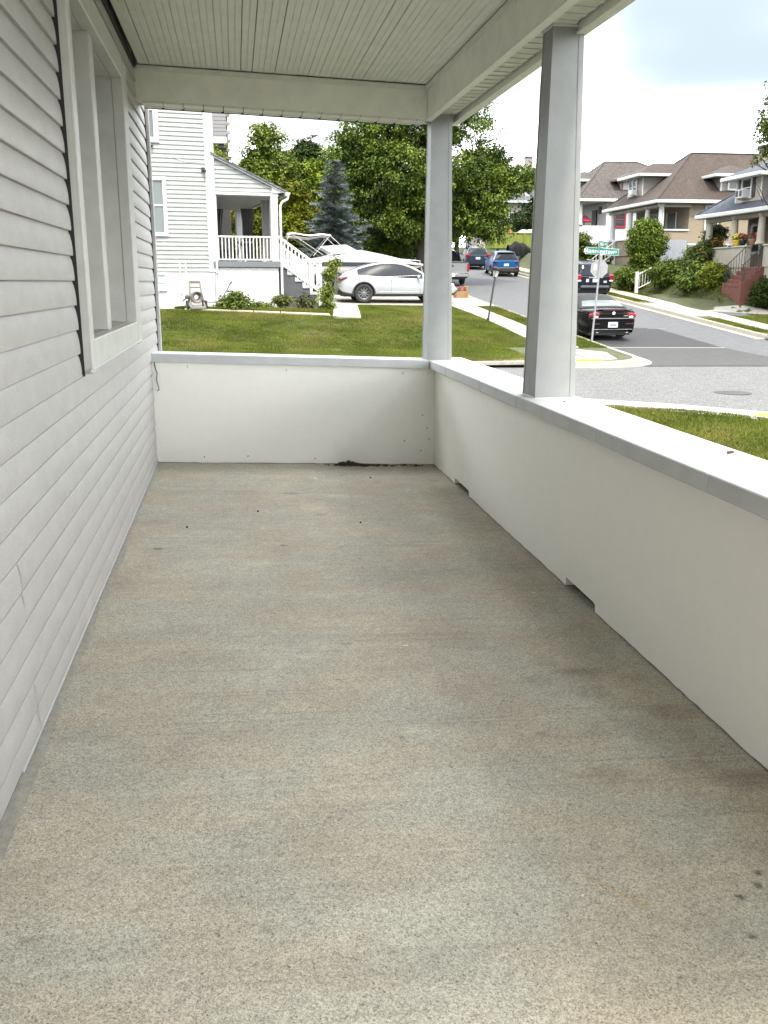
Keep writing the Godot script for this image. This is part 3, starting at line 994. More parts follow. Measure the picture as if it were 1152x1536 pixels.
func ground() -> void:
	var xs: Array = [-600, -300, -150, -90, -60] + steps(-45, 75, 3) + [95, 130, 200, 350, 600]
	var ds: Array = [-400, -150, -60, -25, -9] + steps(-6, 120, 3) + [140, 170, 220, 300, 450, 700]
	var f := func(u, v):
		var x: float = xs[int(round(u * (xs.size() - 1)))]
		var D: float = ds[int(round(v * (ds.size() - 1)))]
		var y := road_y(x, D)
		if x > kerb_x(D) and D > 24: y = right_y(x, D)
		return Vector3(x, y - 0.28, -D)
	var b := Mb.new()
	b.grid(f, xs.size() - 1, ds.size() - 1)
	structure("ground", b, M.lawn)
	b = Mb.new()
	b.grid(func(u, v):
		var D := 23.0 + 90.0 * pow(v, 1.7)
		var xm := 10.76 if D > 24.9 else 8.9 + sqrt(maxf(0.0, 1.86 * 1.86 - pow(24.9 - D, 2)))
		var x := xm - 60.0 * pow(1.0 - u, 1.8)
		return Vector3(x, left_y(x, D) + 0.02 * noise.get_noise_2d(x * 1.4, D * 1.4), -D), 70, 110)
	structure("lawn", b, M.lawn)
	b = Mb.new()
	b.grid(func(u, v):
		var D := 24.2 + 90.0 * pow(v, 1.5)
		var xm := kerb_x(D) + 0.14
		if D < 27: xm += 3.0 - sqrt(maxf(0.0, 9.0 - pow(27.0 - D, 2)))
		var x := xm + 45.0 * pow(u, 1.8)
		return Vector3(x, right_y(x, D) + 0.03 * noise.get_noise_2d(x * 1.1, D * 1.1), -D), 60, 110)
	structure("lawn", b, M.lawn)
	b = Mb.new()
	b.grid(func(u, v):
		var x: float = -30.0 + 40.25 * u
		var D := lerpf(-14.0, near_edge(x) - 0.95, v)
		return Vector3(x, near_y(x, D) + 0.02 * noise.get_noise_2d(x * 1.4, D * 1.4), -D), 90, 70)
	structure("lawn", b, M.lawn)

const NEAR := [[-40.0, 16.4], [2.0, 16.4], [4.0, 16.15], [5.7, 15.5], [7.1, 14.6], [8.2, 13.5], [9.2, 11.9], [9.9, 9.8], [10.2, 7.5], [10.3, 5.0], [10.31, -14.0]]

func near_edge(x: float) -> float:
	for i in NEAR.size() - 1:
		if x <= NEAR[i + 1][0]: return lerpf(NEAR[i][1], NEAR[i + 1][1], (x - NEAR[i][0]) / (NEAR[i + 1][0] - NEAR[i][0]))
	return -14.0

func sheet(b: Mb, pts: Array, up: float, n := 24) -> void:   # a four-cornered patch of road surface: (x, D) corners, near-left, near-right, far-right, far-left
	b.grid(func(u, v):
		var a: Vector2 = pts[0].lerp(pts[1], u)
		var c: Vector2 = pts[3].lerp(pts[2], u)
		var q := a.lerp(c, v)
		return onS(q.x, q.y, up), n, n)

func roads() -> void:
	var b := Mb.new()
	b.grid(func(u, v):
		var x := lerpf(-70, 70, u)
		return onS(x, lerpf(-14.0, 23.15, v)), 70, 60)
	structure("road", b, M.asphalt_old)
	b = Mb.new()
	b.grid(func(u, v):
		var D := 23.1 + 110.0 * pow(v, 1.6)
		var x := lerpf(8.4, kerb_x(D) + 4.0, u)
		return onS(x, D, 0.008), 10, 220)
	structure("road", b, M.asphalt)
	b = Mb.new()
	sheet(b, [Vector2(10.9, 27.3), Vector2(14.92, 27.3), Vector2(14.96, 32.4), Vector2(10.9, 32.4)], 0.015, 30)
	structure("road_patch", b, M.asphalt_dark)
	b = Mb.new()
	sheet(b, [Vector2(9.4, 23.12), Vector2(15.7, 23.12), Vector2(14.94, 27.26), Vector2(10.4, 27.26)], 0.014, 30)
	structure("road_patch", b, M.asphalt_worn)
	b = Mb.new()
	sheet(b, [Vector2(10.9, 27.22), Vector2(14.95, 27.22), Vector2(14.95, 27.34), Vector2(10.9, 27.34)], 0.019, 12)
	sheet(b, [Vector2(14.6, 32.2), Vector2(15.3, 32.2), Vector2(15.3, 32.28), Vector2(14.6, 32.28)], 0.02, 4)
	structure("road_seam", b, mat(0.17, 0.165, 0.16, 0.9))
	b = Mb.new()
	b.lathe([Vector2(0.36, 0.0), Vector2(0.36, 0.012), Vector2(0.33, 0.014), Vector2(0.0, 0.012)], 20, Transform3D(Basis(), onS(9.67, 17.2)))
	tag(put("manhole_cover", b, M.asphalt_worn), "round dark manhole cover in the rough grey road near the viewer", "manhole cover")
	# kerbs
	var l := [Vector2(-40, 22.9), Vector2(5.3, 22.9)]
	kerb(l, -1.0, 0.32, left_y)
	l = [Vector2(7.75, 22.9), Vector2(8.9, 22.9)]
	for k in 9:
		var a := PI / 2 * (k + 1) / 10.0
		l.append(Vector2(8.9 + 1.98 * sin(a), 24.88 - 1.98 * cos(a)))
	l.append(Vector2(10.88, 24.9)); l.append(Vector2(10.88, 27.0))
	kerb(l, -1.0, 0.36, left_y)
	kerb([Vector2(10.88, 27.0), Vector2(10.88, 95)], -1.0, 0.22, left_y)
	var rk := []
	for k in 9:
		var a := PI / 2 * k / 8.0
		rk.append(Vector2(kerb_x(27) + 3.0 - 3.0 * sin(a), 24.2 + 3.0 - 3.0 * cos(a)))
	rk[8] = Vector2(kerb_x(27.2), 27.2)
	kerb([Vector2(60, 24.2)] + rk, 1.0, 0.3, right_y)
	kerb([Vector2(kerb_x(27.2), 27.2), Vector2(kerb_x(28.0), 28.0)], 1.0, 0.3, right_y)
	kerb([Vector2(kerb_x(29.3), 29.3), Vector2(kerb_x(95), 95)], 1.0, 0.32, right_y)
	var nk := []
	for q in NEAR: nk.append(Vector2(q[0], q[1]))
	kerb(nk, 1.0, 0.28, near_y)
	storm_drain("concrete storm drain inlet under the lawn kerb across the street", Vector3(6.52, 0, -22.86), 0.0, 2.3, left_y)
	storm_drain("dark storm drain mouth in the kerb below the hillside bungalows", Vector3(kerb_x(28.65) + 0.03, 0, -28.65), -PI / 2 - 0.03, 1.3, right_y)

func kerb(path: Array, side: float, gutter: float, top: Callable) -> void:
	# path of (x, D); side: -1 when the road lies to the right of the travel direction
	var pts := []
	for i in path.size() - 1:
		var a: Vector2 = path[i]
		var c: Vector2 = path[i + 1]
		var n := maxi(1, int((c - a).length() / 0.8))
		for k in n: pts.append(a.lerp(c, float(k) / n))
	pts.append(path[-1])
	var Hb := hub("kerb")
	var secs := []
	var far := []
	for i in pts.size():
		var d: Vector2 = (pts[mini(i + 1, pts.size() - 1)] - pts[maxi(i - 1, 0)]).normalized()
		var nr := Vector2(d.y, -d.x) * -side     # towards the road
		var p: Vector2 = pts[i]
		var t: float = top.call(p.x, p.y) + 0.012
		var sec := []
		for q in [[-0.15, t - 0.2], [-0.15, t - 0.004], [-0.146, t], [-0.015, t], [0.0, t - 0.02], [0.03, 0.0], [gutter, -0.001], [gutter, -0.2]]:
			var w: Vector2 = p + nr * q[0]
			var y: float = q[1]
			if q[0] > 0.02: y += road_y(w.x, w.y) + 0.022
			sec.append(Vector3(w.x, y, -w.y))
		secs.append(sec)
	var i := 0
	while i < secs.size() - 1:
		var e := mini(i + 4, secs.size() - 1)
		var b := Mb.new()
		for k in range(i, e):
			for q in 7:
				var A: Vector3 = secs[k][q]
				var B: Vector3 = secs[k + 1][q]
				var C: Vector3 = secs[k + 1][q + 1]
				var E: Vector3 = secs[k][q + 1]
				if k == e - 1:
					B = B.lerp(A, 0.008); C = C.lerp(E, 0.008)
				if side < 0: b.quad(A, E, C, B)
				else: b.quad(A, B, C, E)
		put("kerb_stone", b, M.kerb, Hb)
		i = e

func storm_drain(label: String, at: Vector3, turn: float, w: float, top: Callable) -> void:
	var t: float = top.call(at.x, -at.z)
	var T := thing("storm_drain", label, "storm drain", Vector3(at.x, t, at.z), turn, "storm drain inlets")
	var b := Mb.new()
	b.rbox(Vector3(0, -0.02, -0.42), Vector3(w + 0.1, 0.09, 0.95), 0.012)
	put("top_slab", b, M.kerb, T)
	b = Mb.new()
	b.span(Vector3(-w / 2, -0.30, -0.34), Vector3(w / 2, -0.068, -0.32))
	b.span(Vector3(-w / 2, -0.185, -0.33), Vector3(w / 2, -0.165, -0.02))
	put("throat", b, M.gap, T)
	for s in [-1.0, 1.0]:
		b = Mb.new()
		b.rbox(Vector3(s * (w / 2 - 0.02), -0.12, -0.17), Vector3(0.10, 0.12, 0.33), 0.01)
		put("side_block", b, M.kerb, T)
	b = Mb.new()
	b.rbox(Vector3(w * 0.28, -0.12, 0.0), Vector3(0.03, 0.11, 0.03), 0.005)
	put("bar", b, M.steel, T)

func slab(parent: Node, pts: Array, fn: Callable, up: float, m: Material, called := "slab") -> void:   # four (x, D) corners, near-left, near-right, far-right, far-left
	var b := Mb.new()
	b.grid(func(u, v):
		var q: Vector2 = pts[0].lerp(pts[1], u).lerp(pts[3].lerp(pts[2], u), v)
		return Vector3(q.x, fn.call(q.x, q.y) + up, -q.y), 2, 4)
	for i in 4:
		var a: Vector2 = pts[i]
		var c: Vector2 = pts[(i + 1) % 4]
		var A := Vector3(a.x, fn.call(a.x, a.y) + up, -a.y)
		var C := Vector3(c.x, fn.call(c.x, c.y) + up, -c.y)
		b.quad(A + Vector3.DOWN * 0.12, C + Vector3.DOWN * 0.12, C, A)
	put(called, b, m, parent)

func V(x: float, y: float) -> Vector2: return Vector2(x, y)

func walks() -> void:
	var r := RandomNumberGenerator.new(); r.seed = 81
	var A := hub("sidewalk")
	var D := 26.35
	while D < 74:
		var L := 1.5 if D < 60 else 3.0
		var up := 0.03 + r.randf_range(-0.004, 0.006)
		slab(A, [V(8.8, D), V(9.85, D), V(9.85, D + L - 0.025), V(8.8, D + L - 0.025)], left_y, up, M.walk if r.randf() < 0.6 else M.walk_pale)
		D += L
	slab(A, [V(8.3, 23.2), V(9.1, 23.2), V(9.1, 26.3), V(8.5, 26.3)], left_y, 0.028, M.walk_pale)
	slab(A, [V(9.13, 23.25), V(9.9, 23.6), V(10.25, 25.2), V(9.13, 26.3)], left_y, 0.028, M.walk_pale)
	slab(A, [V(8.25, 23.08), V(9.0, 23.08), V(9.0, 23.5), V(8.25, 23.5)], left_y, 0.033, M.yellow, "painted_strip")
	slab(A, [V(9.06, 23.12), V(9.34, 23.2), V(9.30, 23.62), V(9.06, 23.55)], left_y, 0.033, M.yellow, "painted_strip")
	# right-hand pavement, verge and driveway apron
	var B := hub("sidewalk")
	D = 27.8
	while D < 72:
		var L := 1.5 if D < 60 else 3.0
		var k0 := kerb_x(D)
		var k1 := kerb_x(D + L)
		var up := 0.028 + r.randf_range(-0.004, 0.006)
		slab(B, [V(k0 + 0.80, D), V(k0 + 1.75, D), V(k1 + 1.75, D + L - 0.02), V(k1 + 0.80, D + L - 0.02)], right_y, up, M.walk_pale if D < 42 else M.walk)
		if D > 34.5 and D < 40.5:
			slab(B, [V(k0 + 0.12, D), V(k0 + 0.79, D), V(k1 + 0.79, D + L - 0.02), V(k1 + 0.12, D + L - 0.02)], right_y, 0.02, M.walk_pale, "apron_slab")
		D += L
	var Cc := hub("driveway")
	slab(Cc, [V(19.35, 37.2), V(22.3, 35.4), V(22.5, 36.2), V(19.45, 38.3)], right_y, 0.03, M.walk_pale)
	slab(Cc, [V(22.35, 35.38), V(27.0, 32.5), V(27.3, 33.3), V(22.55, 36.18)], right_y, 0.03, M.walk_pale)
	slab(Cc, [V(19.3, 34.9), V(20.5, 35.7), V(20.6, 36.4), V(19.32, 37.17)], right_y, 0.025, M.asphalt)
	# neighbour's path, walk and driveway
	var E := hub("garden_path")
	for q in [[-1.7, 32.45, 0.55, 31.85], [0.58, 31.84, 1.42, 31.60], [1.45, 31.59, 3.02, 31.15]]:
		slab(E, [V(q[0], q[1] - 0.22), V(q[2], q[3] - 0.22), V(q[2], q[3] + 0.22), V(q[0], q[1] + 0.22)], left_y, 0.045, M.walk)
	var w := hub("garden_path")
	var ds := [30.5, 31.9, 33.3, 34.7, 36.1, 37.4, 38.55]
	for i in ds.size() - 1:
		var t0: float = (ds[i] - 30.5) / 8.0
		var t1: float = (ds[i + 1] - 0.03 - 30.5) / 8.0
		slab(w, [V(lerpf(3.1, 4.0, t0), ds[i] + 0.3), V(lerpf(3.98, 4.75, t0), ds[i]), V(lerpf(3.98, 4.75, t1), ds[i + 1] - 0.03), V(lerpf(3.1, 4.0, t1), ds[i + 1] + 0.27 * (1 - t1))], left_y, 0.04, M.walk_pale if i > 0 else M.walk)
	var F := hub("driveway")
	for k in 3:
		slab(F, [V(2.8 + k * 2.65, 38.6), V(2.8 + (k + 1) * 2.65 - 0.03, 38.6), V(2.8 + (k + 1) * 2.65 - 0.03, 42.4), V(2.8 + k * 2.65, 42.4)], left_y, 0.035, M.walk_pale)
		slab(F, [V(2.8 + k * 2.65, 42.43), V(2.8 + (k + 1) * 2.65 - 0.03, 42.43), V(2.8 + (k + 1) * 2.65 - 0.03, 47.0), V(2.8 + k * 2.65, 47.0)], left_y, 0.035, M.walk)
	# pale pavement on our own corner, painted yellow at the ramp
	var G := hub("sidewalk")
	for i in range(1, NEAR.size() - 2):
		var a := V(NEAR[i][0], NEAR[i][1])
		var c := V(NEAR[i + 1][0], NEAR[i + 1][1])
		if i == 1: a = V(-6, 16.4)
		var n0 := (V(NEAR[i + 1][0], NEAR[i + 1][1]) - V(NEAR[i - 1][0], NEAR[i - 1][1])).normalized()
		var n1 := (V(NEAR[mini(i + 2, 9)][0], NEAR[mini(i + 2, 9)][1]) - V(NEAR[i][0], NEAR[i][1])).normalized()
		if i == 1: n0 = V(1, 0)
		var o0 := V(n0.y, -n0.x)
		var o1 := V(n1.y, -n1.x)
		slab(G, [a + o0 * 1.0, c + o1 * 1.0, c + o1 * 0.14, a + o0 * 0.14], near_y, 0.02, M.walk_pale)
		if i >= 5 and i <= 7:
			slab(G, [a + o0 * 0.62, c + o1 * 0.62, c + o1 * 0.25, a + o0 * 0.25], near_y, 0.026, M.yellow, "painted_strip")

# ---------------------------------------------------------------- things along the street
func text(called: String, s: String, size: float, m: Material, parent: Node, at: Vector3, turn := 0.0, depth := 0.003, weight := 700) -> MeshInstance3D:
	var f := SystemFont.new()
	f.font_names = PackedStringArray(["Droid Sans"])
	f.font_weight = weight
	var t := TextMesh.new()
	t.text = s
	t.font = f
	t.font_size = 64
	t.pixel_size = size / 64.0
	t.depth = depth
	var o := put(called, t, m, parent)
	o.position = at
	o.rotation.y = turn
	return o

func street_things() -> void:
	# street name blades and the back of a stop sign on one leaning post
	var S := thing("street_sign", "green street name blades above the grey back of a stop sign", "street sign", onL(10.80, 27.8))
	S.rotation = Vector3(0.01, -0.06, -0.055)
	S.scale = Vector3.ONE * 0.9
	var b := Mb.new()
	b.tube([Vector3(0, -0.1, 0), Vector3(0, 2.86, 0)], 0.032, 10)
	put("pole", b, M.galv, S)
	b = Mb.new()
	var oc := PackedVector2Array()
	for k in 8:
		var a := TAU * (k + 0.5) / 8
		oc.append(Vector2(cos(a), sin(a)) * 0.315)
	b.prism(oc, 0.004, Transform3D(Basis(), Vector3(0.0, 2.42, -0.038)))
	var sp := put("stop_sign_back", b, M.galv, S)
	b = Mb.new()
	b.span(Vector3(-0.19, 2.38, -0.0355), Vector3(-0.09, 2.55, -0.0345))
	put("sticker", b, M.sign_white, sp)
	b = Mb.new()
	b.rbox(Vector3(0.02, 2.98, 0), Vector3(1.15, 0.222, 0.006), 0.002)
	var bl := put("name_blade", b, M.sign_white, S)
	b = Mb.new()
	b.rbox(Vector3(0.02, 2.98, 0.0), Vector3(1.125, 0.200, 0.011), 0.002)
	put("green_field", b, M.sign_green, bl)
	text("lettering", "Mannington", 0.18, M.sign_white, bl, Vector3(-0.09, 2.976, 0.0075))
	text("lettering", "AVE", 0.09, M.sign_white, bl, Vector3(0.45, 2.988, 0.0075))
	b = Mb.new()
	var rot := Basis(Vector3.UP, 0.88)
	b.rbox(Vector3(0.02, 3.21, 0), Vector3(0.72, 0.215, 0.006), 0.002, rot)
	var b2 := put("name_blade", b, M.sign_white, S)
	b = Mb.new()
	b.rbox(Vector3(0.02, 3.21, 0), Vector3(0.69, 0.185, 0.011), 0.002, rot)
	put("green_field", b, M.sign_green, b2)
	text("lettering", "Kolb", 0.16, M.sign_white, b2, Vector3(0.02, 3.21, 0) + rot * Vector3(-0.10, 0, 0.0075), 0.88)
	text("lettering", "AVE", 0.085, M.sign_white, b2, Vector3(0.02, 3.225, 0) + rot * Vector3(0.22, 0, 0.0075), 0.88)
	b = Mb.new()
	b.rbox(Vector3(0, 2.87, 0), Vector3(0.08, 0.05, 0.05), 0.006)
	b.rbox(Vector3(0, 3.10, 0), Vector3(0.06, 0.03, 0.05), 0.006)
	put("bracket", b, M.steel, S)
	# leaning garden lamp
	var L := thing("garden_lamp", "black lantern on a leaning post at the lawn's pavement edge", "lamp post", onL(8.72, 32.4))
	L.rotation = Vector3(0.0, 0.3, -0.165)
	b = Mb.new()
	b.tube([Vector3(0, -0.1, 0), Vector3(0, 0.12, 0), Vector3(0, 0.14, 0), Vector3(0, 1.52, 0)], [0.05, 0.05, 0.035, 0.032], 10)
	put("post", b, M.black, L)
	b = Mb.new()
	var lam := func(hw, y): return [Vector3(-hw, y, hw), Vector3(hw, y, hw), Vector3(hw, y, -hw), Vector3(-hw, y, -hw)]
	b.hexa(lam.call(0.05, 1.54) + lam.call(0.085, 1.76))
	put("lantern_glass", b, mat(0.30, 0.30, 0.27, 0.2), L)
	b = Mb.new()
	b.hexa(lam.call(0.06, 1.515) + lam.call(0.055, 1.54))
	b.hexa(lam.call(0.125, 1.762) + lam.call(0.14, 1.80))
	b.hexa(lam.call(0.10, 1.801) + lam.call(0.10, 1.845))
	for k in 4:
		var sx := 1.0 if k % 2 else -1.0
		var sz := 1.0 if k < 2 else -1.0
		b.tube([Vector3(sx * 0.052, 1.54, sz * 0.052), Vector3(sx * 0.087, 1.765, sz * 0.087)], 0.008, 5)
	put("lantern_cap", b, M.black, L)
	# planter by the far verge
	var Pn := thing("planter_box", "wooden planter box with red flowers on the verge beside the pickup", "planter", onL(10.1, 42.3, 0.0), 0.25)
	b = Mb.new()
	for k in 3: b.rbox(Vector3(-0.06, 0.06 + k * 0.105, 0.16), Vector3(0.52, 0.095, 0.025), 0.006)
	for k in 3: b.rbox(Vector3(-0.06, 0.06 + k * 0.105, -0.16), Vector3(0.52, 0.095, 0.025), 0.006)
	b.rbox(Vector3(-0.31, 0.16, 0), Vector3(0.025, 0.30, 0.30), 0.006)
	put("box", b, M.wood, Pn)
	b = Mb.new()
	b.rbox(Vector3(0.24, 0.27, 0), Vector3(0.10, 0.55, 0.34), 0.03)
	put("end_board", b, M.wood, Pn)
	b = Mb.new()
	b.rbox(Vector3(-0.06, 0.29, 0), Vector3(0.48, 0.03, 0.29), 0.005)
	put("soil", b, M.dirt, Pn)
	flowers("flowers", Pn, M.red, 60, Vector3(-0.08, 0.42, 0), Vector3(0.24, 0.12, 0.16), 0.045, 5)
	flowers("leaves", Pn, mat(0.05, 0.10, 0.02), 60, Vector3(-0.08, 0.36, 0), Vector3(0.25, 0.09, 0.17), 0.04, 6)

func flowers(called: String, parent: Node, m: Material, n: int, c: Vector3, rad: Vector3, s: float, sd: int) -> void:
	var r := RandomNumberGenerator.new(); r.seed = sd
	var b := Mb.new()
	for i in n:
		var d := Vector3(r.randfn(), r.randfn(), r.randfn()).normalized() * pow(r.randf(), 0.4)
		var p := c + d * rad
		var bs := Basis.from_euler(Vector3(r.randf_range(-0.9, 0.9), r.randf() * 6, r.randf_range(-0.9, 0.9)))
		for k in 3:
			var e := bs * Basis(Vector3.UP, TAU * k / 3)
			b.quad2(p, p + e * Vector3(s * 0.5, s * 0.25, -s * 0.35), p + e * Vector3(s, s * 0.3, 0), p + e * Vector3(s * 0.5, s * 0.25, s * 0.35))
	put(called, b, m, parent)

func dumpster_lot() -> void:
	var g := right_y(22.5, 75) - 0.05
	var Dm := thing("dumpster", "long lime green open dumpster heaped with junk on the far lawn", "dumpster", Vector3(23.2, g, -75.4), 0.0)
	var b := Mb.new()
	var w := 6.0
	for s in [-1.0, 1.0]: b.rbox(Vector3(0, 0.82, s * 1.1), Vector3(w, 1.15, 0.06), 0.02)
	for s in [-1.0, 1.0]: b.rbox(Vector3(s * (w / 2 - 0.03), 0.82, 0), Vector3(0.06, 1.15, 2.14), 0.02)
	b.rbox(Vector3(0, 0.27, 0), Vector3(w - 0.1, 0.06, 2.1), 0.02)
	put("body", b, M.lime, Dm)
	b = Mb.new()
	for s in [-1.0, 1.0]: b.rbox(Vector3(0, 1.42, s * 1.12), Vector3(w + 0.06, 0.10, 0.12), 0.02)
	for s in [-1.0, 1.0]: b.rbox(Vector3(s * (w / 2), 1.42, 0), Vector3(0.12, 0.10, 2.1), 0.02)
	put("rim", b, M.lime, Dm)
	for k in 8:
		b = Mb.new()
		b.rbox(Vector3(-w / 2 + 0.25 + k * 0.785, 0.80, 1.17), Vector3(0.13, 1.14, 0.08), 0.02)
		put("rib", b, M.lime, Dm)
	for k in 4:
		b = Mb.new()
		b.lathe([Vector2(0.0, -0.06), Vector2(0.11, -0.06), Vector2(0.12, 0), Vector2(0.11, 0.06), Vector2(0.0, 0.06)], 12, Transform3D(Basis(Vector3.RIGHT, PI / 2), Vector3(-2.5 + 1.65 * k, 0.11, 0.95)))
		put("roller", b, M.rubber, Dm)
	var y := g + 1.45
	b = Mb.new()
	b.grid(func(u, v): return Vector3(-2.2 + 5.0 * u, 0.55 * sin(PI * u) * sin(PI * v) + 0.16 * noise.get_noise_2d(u * 40, v * 30), 0.9 - 1.8 * v), 20, 10)
	var heap := put("junk_heap", b, mat(0.2, 0.18, 0.16, 0.9))
	heap.position = Vector3(23.2, y - 0.35, -75.4)
	heap.set_meta("kind", "stuff")
	tag(heap, "low heap of mixed junk filling the green dumpster", "junk")
	tag(bag("trash_bag", M.red, Vector3(21.6, y - 0.05, -74.9), 0.42), "red plastic bundle in the dumpster", "bag")
	tag(bag("trash_bag", M.sign_white, Vector3(22.9, y - 0.02, -74.9), 0.36), "white plastic bag at the middle of the dumpster rim", "bag")
	tag(bag("trash_bag", mat(0.55, 0.55, 0.5), Vector3(23.5, y + 0.05, -75.0), 0.30), "greyish bag beside the wooden chair in the dumpster", "bag")
	var C := thing("junk_chair", "brown wooden chair tipped up on the dumpster", "chair", Vector3(24.1, y - 0.05, -75.1), 0.5)
	C.rotation.z = 0.15
	b = Mb.new()
	b.rbox(Vector3(0, 0.30, 0), Vector3(0.45, 0.05, 0.42), 0.01)
	put("seat", b, M.wood_dark, C)
	for s in [[-1, -1], [1, -1], [-1, 1], [1, 1]]:
		b = Mb.new()
		b.rbox(Vector3(s[0] * 0.2, 0.10 if s[1] > 0 else 0.42, s[1] * 0.18), Vector3(0.045, 0.36 if s[1] > 0 else 0.95, 0.045), 0.008)
		put("leg", b, M.wood_dark, C)
	for k in 3:
		b = Mb.new()
		b.rbox(Vector3(0, 0.52 + 0.15 * k, -0.18), Vector3(0.37, 0.06, 0.025), 0.006)
		put("back_slat", b, M.wood_dark, C)
	# something on wheels under a black cover, in front of the dumpster
	var T := thing("covered_motorcycle", "motorcycle under a slumped black cover in front of the dumpster", "motorcycle", Vector3(22.0, right_y(22.0, 72.3), -72.3), 0.12)
	b = Mb.new()
	b.grid(func(u, v):
		var t: float = -1.15 + 2.5 * u
		var top: float = lerpf(0.92, 1.18, ss(-1.1, -0.55, t)) * (1.0 - 0.50 * ss(-0.35, 1.35, t)) + 0.05 * sin(t * 9.0)
		var hw: float = 0.34 + 0.12 * ss(-0.9, 0.2, t) - 0.1 * ss(0.8, 1.3, t)
		var a: float = PI * v
		var low: float = 0.14 + 0.05 * sin(t * 6.0)
		return Vector3(t, low + (top - low) * pow(sin(a), 0.7) + 0.02 * sin(v * 40 + t * 7), cos(a) * (hw + 0.03 * sin(t * 13.0))), 40, 24)
	put("cover", b, M.tarp, T)
	for x in [-0.95, 0.95]:
		wheel(T, Vector3(x, 0.31, 0.05), 0.31, 0.13, PI / 2, M.rim_gray)
	var W := thing("lawn_mower", "small dark mower parked left of the green dumpster", "lawn mower", Vector3(19.3, right_y(19.6, 74) + 0.0, -74.2), 0.3)
	b = Mb.new()
	b.rbox(Vector3(0, 0.26, 0), Vector3(0.85, 0.16, 0.5), 0.05)
	b.rbox(Vector3(0.1, 0.40, 0), Vector3(0.38, 0.18, 0.34), 0.06)
	put("deck", b, M.black, W)
	b = Mb.new()
	b.tube([Vector3(0.4, 0.3, 0.2), Vector3(1.0, 0.85, 0.2), Vector3(1.0, 0.85, -0.2), Vector3(0.4, 0.3, -0.2)], 0.02, 6)
	put("handle", b, M.black, W)
	for q in [[-0.35, 0.27], [0.35, 0.27], [-0.35, -0.27], [0.35, -0.27]]:
		wheel(W, Vector3(q[0], 0.15, q[1]), 0.15, 0.07, PI / 2, M.rim_gray)

func bag(called: String, m: Material, at: Vector3, s: float) -> MeshInstance3D:
	var b := Mb.new()
	b.grid(func(u, v):
		var a: float = TAU * u
		var e: float = PI * (v - 0.5)
		var d := Vector3(cos(a) * cos(e), sin(e), -sin(a) * cos(e))
		return d * s * (1.0 + 0.28 * noise.get_noise_3d(d.x * 5 + at.x * 9, d.y * 5, d.z * 5)) * Vector3(1.1, 0.8, 1.0), 20, 12)
	var o := put(called, b, m)
	o.position = at
	return o


# ---------------------------------------------------------------- vehicles (length along z, forward is -z, origin on the ground)
func tab(t: Array, x: float) -> float:
	var n := t.size()
	if x <= t[0][0]: return t[0][1]
	if x >= t[n - 1][0]: return t[n - 1][1]
	for i in n - 1:
		if x <= t[i + 1][0]:
			var f: float = (x - t[i][0]) / (t[i + 1][0] - t[i][0])
			var a: float = t[maxi(i - 1, 0)][1]
			var d: float = t[mini(i + 2, n - 1)][1]
			var b: float = t[i][1]
			var c: float = t[i + 1][1]
			var s := lerpf(b, c, f)
			var cu := cubic_interpolate(b, c, a, d, f)
			return lerpf(s, cu, 0.6)
	return t[n - 1][1]

func wheel(parent: Node, at: Vector3, R: float, w: float, turn: float, rimm: Material, spokes := 10) -> void:
	var ax := Basis(Vector3.UP, turn) * Basis(Vector3(0, 0, 1), -PI / 2)
	var b := Mb.new()
	var h := w / 2
	b.lathe([Vector2(R * 0.62, -h * 0.9), Vector2(R * 0.80, -h), Vector2(R * 0.96, -h * 0.9), Vector2(R, -h * 0.62), Vector2(R, h * 0.62), Vector2(R * 0.96, h * 0.9), Vector2(R * 0.80, h), Vector2(R * 0.62, h * 0.9), Vector2(R * 0.60, 0), Vector2(R * 0.62, -h * 0.9)], 28, Transform3D(ax, at))
	var T := put("wheel", b, M.rubber, parent)
	b = Mb.new()
	for s in [-1.0, 1.0]:
		b.lathe([Vector2(R * 0.63, s * h * 0.86), Vector2(R * 0.56, s * h * 0.80), Vector2(R * 0.55, s * h * 0.3)] if s < 0 else [Vector2(R * 0.55, h * 0.3), Vector2(R * 0.56, h * 0.80), Vector2(R * 0.63, h * 0.86)], 24, Transform3D(ax, at))
		b.lathe([Vector2(0.0, s * h * 0.90), Vector2(R * 0.12, s * h * 0.86), Vector2(R * 0.13, s * h * 0.5)], 10, Transform3D(ax, at))
		for k in spokes:
			var a := TAU * k / spokes
			var rb := ax * Basis(Vector3.UP, a)
			b.box(at + rb * Vector3(R * 0.34, s * h * 0.70, 0), Vector3(R * 0.46, h * 0.18, R * 0.085), rb)
	put("rim", b, rimm, T)
	b = Mb.new()
	b.lathe([Vector2(0, -h * 0.25), Vector2(R * 0.6, -h * 0.25), Vector2(R * 0.6, h * 0.25), Vector2(0, h * 0.25)], 16, Transform3D(ax, at))
	put("brake_disc", b, M.trim_black, T)

